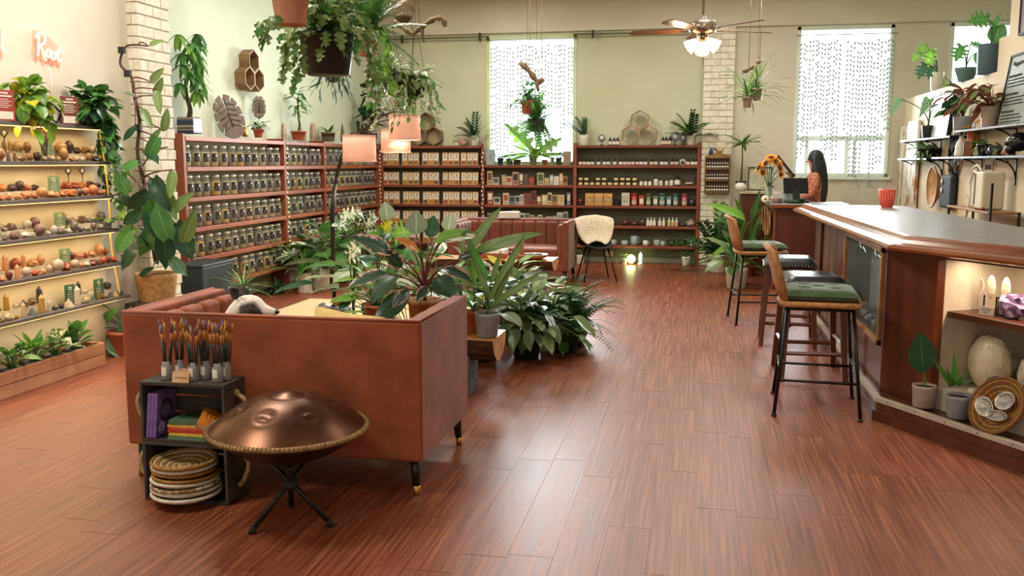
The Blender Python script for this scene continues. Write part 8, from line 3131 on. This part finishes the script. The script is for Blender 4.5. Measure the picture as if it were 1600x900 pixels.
wplant(1548, 200, XR - .12, 'red-brown leaved begonia in taupe pot beside the menu board', (.1, .085, .2, MATS['taupe_ceramic'], 0, False), [he['GR'], ov['GR'], ov['G4']], 30, (.12, .19), (.08, .32), (15, 85), 106, STEMR, z=1.881)
t = wplant(1452, 246, XR - .12, 'trailing mixed succulents on the short lower iron shelf', (.14, .11, .12, BLACKM), [la['G1'], ov['G4'], la['GP']], 34, (.1, .2), (.02, .1), (-10, 80), 107, z=1.596)
wplant(1440, 246, XR - .12, 'upright green leaf cutting at the left of the lower iron shelf', (.05, .045, .08, TERRA), [ov['G3'], ov['G1']], 4, (.15, .2), (.02, .1), (50, 85), 108, z=1.596)
wplant(1520, 228, XR - .12, 'small terracotta pot with reddish shoots above the brown box', (.07, .055, .1, TERRA), [la['G1'], ov['GO']], 10, (.1, .16), (.02, .08), (20, 80), 109, STEMR, z=1.777)
wplant(1537, 238, XR - .12, 'green sprout in black pot among the dark ornaments', (.065, .055, .12, CERK), [la['G3'], st['G3']], 12, (.12, .2), (0, .05), (30, 80), 110, z=1.606)
t = wplant(1566, 240, XR - .12, 'bristly brown air plant beside the rosy shell', (.04, .035, .06, WOOD_DARK), [la['GP'], la['G4']], 16, (.12, .2), (0, .03), (20, 80), 111, z=1.606)

# ---- hanging plants
def hplant(px, py, y, label, spec, z1, r_cord=None, n=3, **k):
 q = at(px, py, y=y)
 t = plant(label, (q.x, y, q.z), spec, 'hanging_plant', group='hanging plants')
 hang(t, spec[2], spec[2] + z1, spec[0], n)
 return t


t = hplant(513, 118, 5.6, 'big ivy-leaved plant in dark ribbed hanging pot', (.165, .13, .25, CERK, 1), .6)
mm = [leaf_mesh('leaf', G4, 'heart', .95, .1, .2, notch=2), leaf_mesh('leaf', G1, 'heart', .95, .1, .2, notch=2), leaf_mesh('leaf', leafmat('leaf_sage', '#869a5e', None, 'plain'), 'heart', .95, .1, .2, notch=2)]
rosette(t, .23, 210, mm, (.07, .115), (.08, .36), (0, 85), STEMG, .003, seed=121, droop=(10, 90))
vines(t, .22, 17, mm, (.06, .095), (.05, .38), .17, .035, seed=122, out=.08)
t = hplant(455, 40, 5.15, 'pale terracotta ribbed hanging pot at the top edge', (.115, .085, .26, TERRAP, 1), .5)
rosette(t, .24, 16, mm, (.06, .1), (.05, .2), (20, 80), seed=123)
vines(t, .0, 4, mm, (.06, .09), (.02, .08), .12, .04, az=(150, 260), seed=124, out=.05)
t = hplant(575, 88, 8.0, 'leafy fern in terracotta hanging pot left of the driftwood', (.095, .07, .22, TERRA), .6)
rosette(t, .2, 80, [FERN, ZZ1], (.28, .46), (0, .05), (-10, 85), seed=125, droop=(0, 40), nm='frond')
vines(t, .2, 4, [he['G3'], ov['G3']], (.07, .11), (.2, .6), .09, .05, az=(-50, 50), seed=126)
for i, (px, py, y, lab, sp_) in enumerate(((612, 140, 8.6, 'variegated trailing plant in left dark pot under the driftwood', (.1, .07, .14, CERK)), (650, 152, 8.8, 'variegated trailing plant in right dark pot under the driftwood', (.1, .075, .17, BLACKM)))):
 t = hplant(px, py, y, lab, sp_, .55)
 rosette(t, sp_[2] * .9, 60, [ov['GV'], ov['G4']], (.08, .13), (.03, .18), (-10, 80), seed=130 + i)
 vines(t, sp_[2] * .9, 15, [ov['GV'], ov['G4'], ov['G1']], (.06, .1), (.15, .42), .1, .05, seed=132 + i, out=.06)
t = hplant(522, 128, 9.0, 'dark-leaved trailing plant in small hidden hanging pot', (.08, .06, .1, CERK), .9)
vines(t, .09, 7, [la['GB'], la['G2']], (.1, .17), (.0, .2), .07, .06, seed=135)
t = hplant(824, 178, 12.3, 'terracotta hanging pot of small leaves before the bright window', (.085, .065, .17, TERRA), .55)
rosette(t, .15, 70, [ov['G2'], ov['G1']], (.07, .12), (.05, .28), (-10, 85), seed=136)
t = hplant(838, 206, 12.4, 'dark grey hanging pot of bushy fern before the bright window', (.12, .1, .17, pm('slate_pot', '#4d5557', '#40484a', 8, .5), 0, False), .9)
rosette(t, .15, 75, [FERND, FERN, ZZ1], (.24, .4), (0, .04), (-40, 85), seed=137, droop=(0, 40), nm='frond')
for i, (px, py, y, lab, sp_) in enumerate(((1168, 168, 12.4, 'spider plant in lower left taupe hanging pot', (.065, .05, .13, MATS['taupe_ceramic'])), (1182, 157, 12.5, 'spider plant in upper right taupe hanging pot', (.08, .06, .15, MATS['taupe_ceramic'])))):
 t = hplant(px, py, y, lab, sp_, .4, n=2)
 rosette(t, sp_[2] * .9, 26, [st['GY'], st['G1'], st['G3']], (.28, .5), (0, .01), (10, 80), seed=140 + i, droop=(-20, 15))


def driftwood(label, pts, y, ropes, r):
 c = at(*pts[0], y=y)
 t = thing('hanging_driftwood', label, 'driftwood', c, 0, 'hanging driftwood')
 ps = [at(a, b_, y=y) - c for a, b_ in pts]
 sp = spline(ps, 4)
 MB().tube(sp, [r * (.6 + .5 * math.sin(3 + i * .8)**2) for i in range(len(sp))], 8).build('branch', pm('driftwood', '#8a6f55', '#5d4936', 14, .85, bump=.5), t)
 MB().tube([sp[len(sp) // 2], sp[len(sp) // 2] + Vector((.03, -.02, -.14))], [r * .8, r * .4], 7).build('side_branch', MATS['driftwood'], t)
 for a, b_ in ropes:
  p0 = at(a, b_, y=y) - c
  MB().tube([p0, (p0.x, p0.y, ZC - c.z)], .005, 6).build('rope', ROPE, t)


driftwood('curved driftwood branch hanging on a cord near the wire cage', [(616, 33), (630, 44), (643, 53), (650, 50), (668, 36), (682, 29), (692, 31), (696, 42)], 8.9, [(655, 45), (644, 52)], .028)
driftwood('short driftwood log hanging above the window pots', [(812, 98), (826, 110), (838, 126), (845, 128), (847, 122)], 12.35, [(828, 111), (846, 122)], .04)
driftwood('knobbly driftwood hanging above the spider plants', [(1160, 112), (1171, 108), (1180, 101), (1186, 95), (1191, 98)], 12.45, [(1170, 107), (1187, 95)], .03)
q = at(631, 18, y=8.7)
t = thing('wire_cage', 'round rusty wire cage with dark nest hanging near the ceiling', 'hanging cage', (q.x, 8.7, q.z))
mb = MB()
for k in range(10):
 a = PI * k / 10
 mb.ring((0, 0, 0), .1, .0025, 24, 5, M=Matrix.Rotation(a, 4, 'Z') @ Matrix.Rotation(R(90), 4, 'X'))
for z in (-.05, 0, .05):
 mb.ring((0, 0, z), math.sqrt(.01 - z * z), .0025, 24, 5)
mb.build('wire', pm('rusty_wire', '#8a6a48', '#6a4a2c', 14, .6, .4), t)
MB().ball((0, 0, -.06), (.085, .085, .045), 14, 8, jit=.1, rnd=rnd).build('nest', STEMB, t)
MB().tube([(0, 0, .1), (0, 0, ZC - q.z)], .003, 5).build('cord', IRON, t)
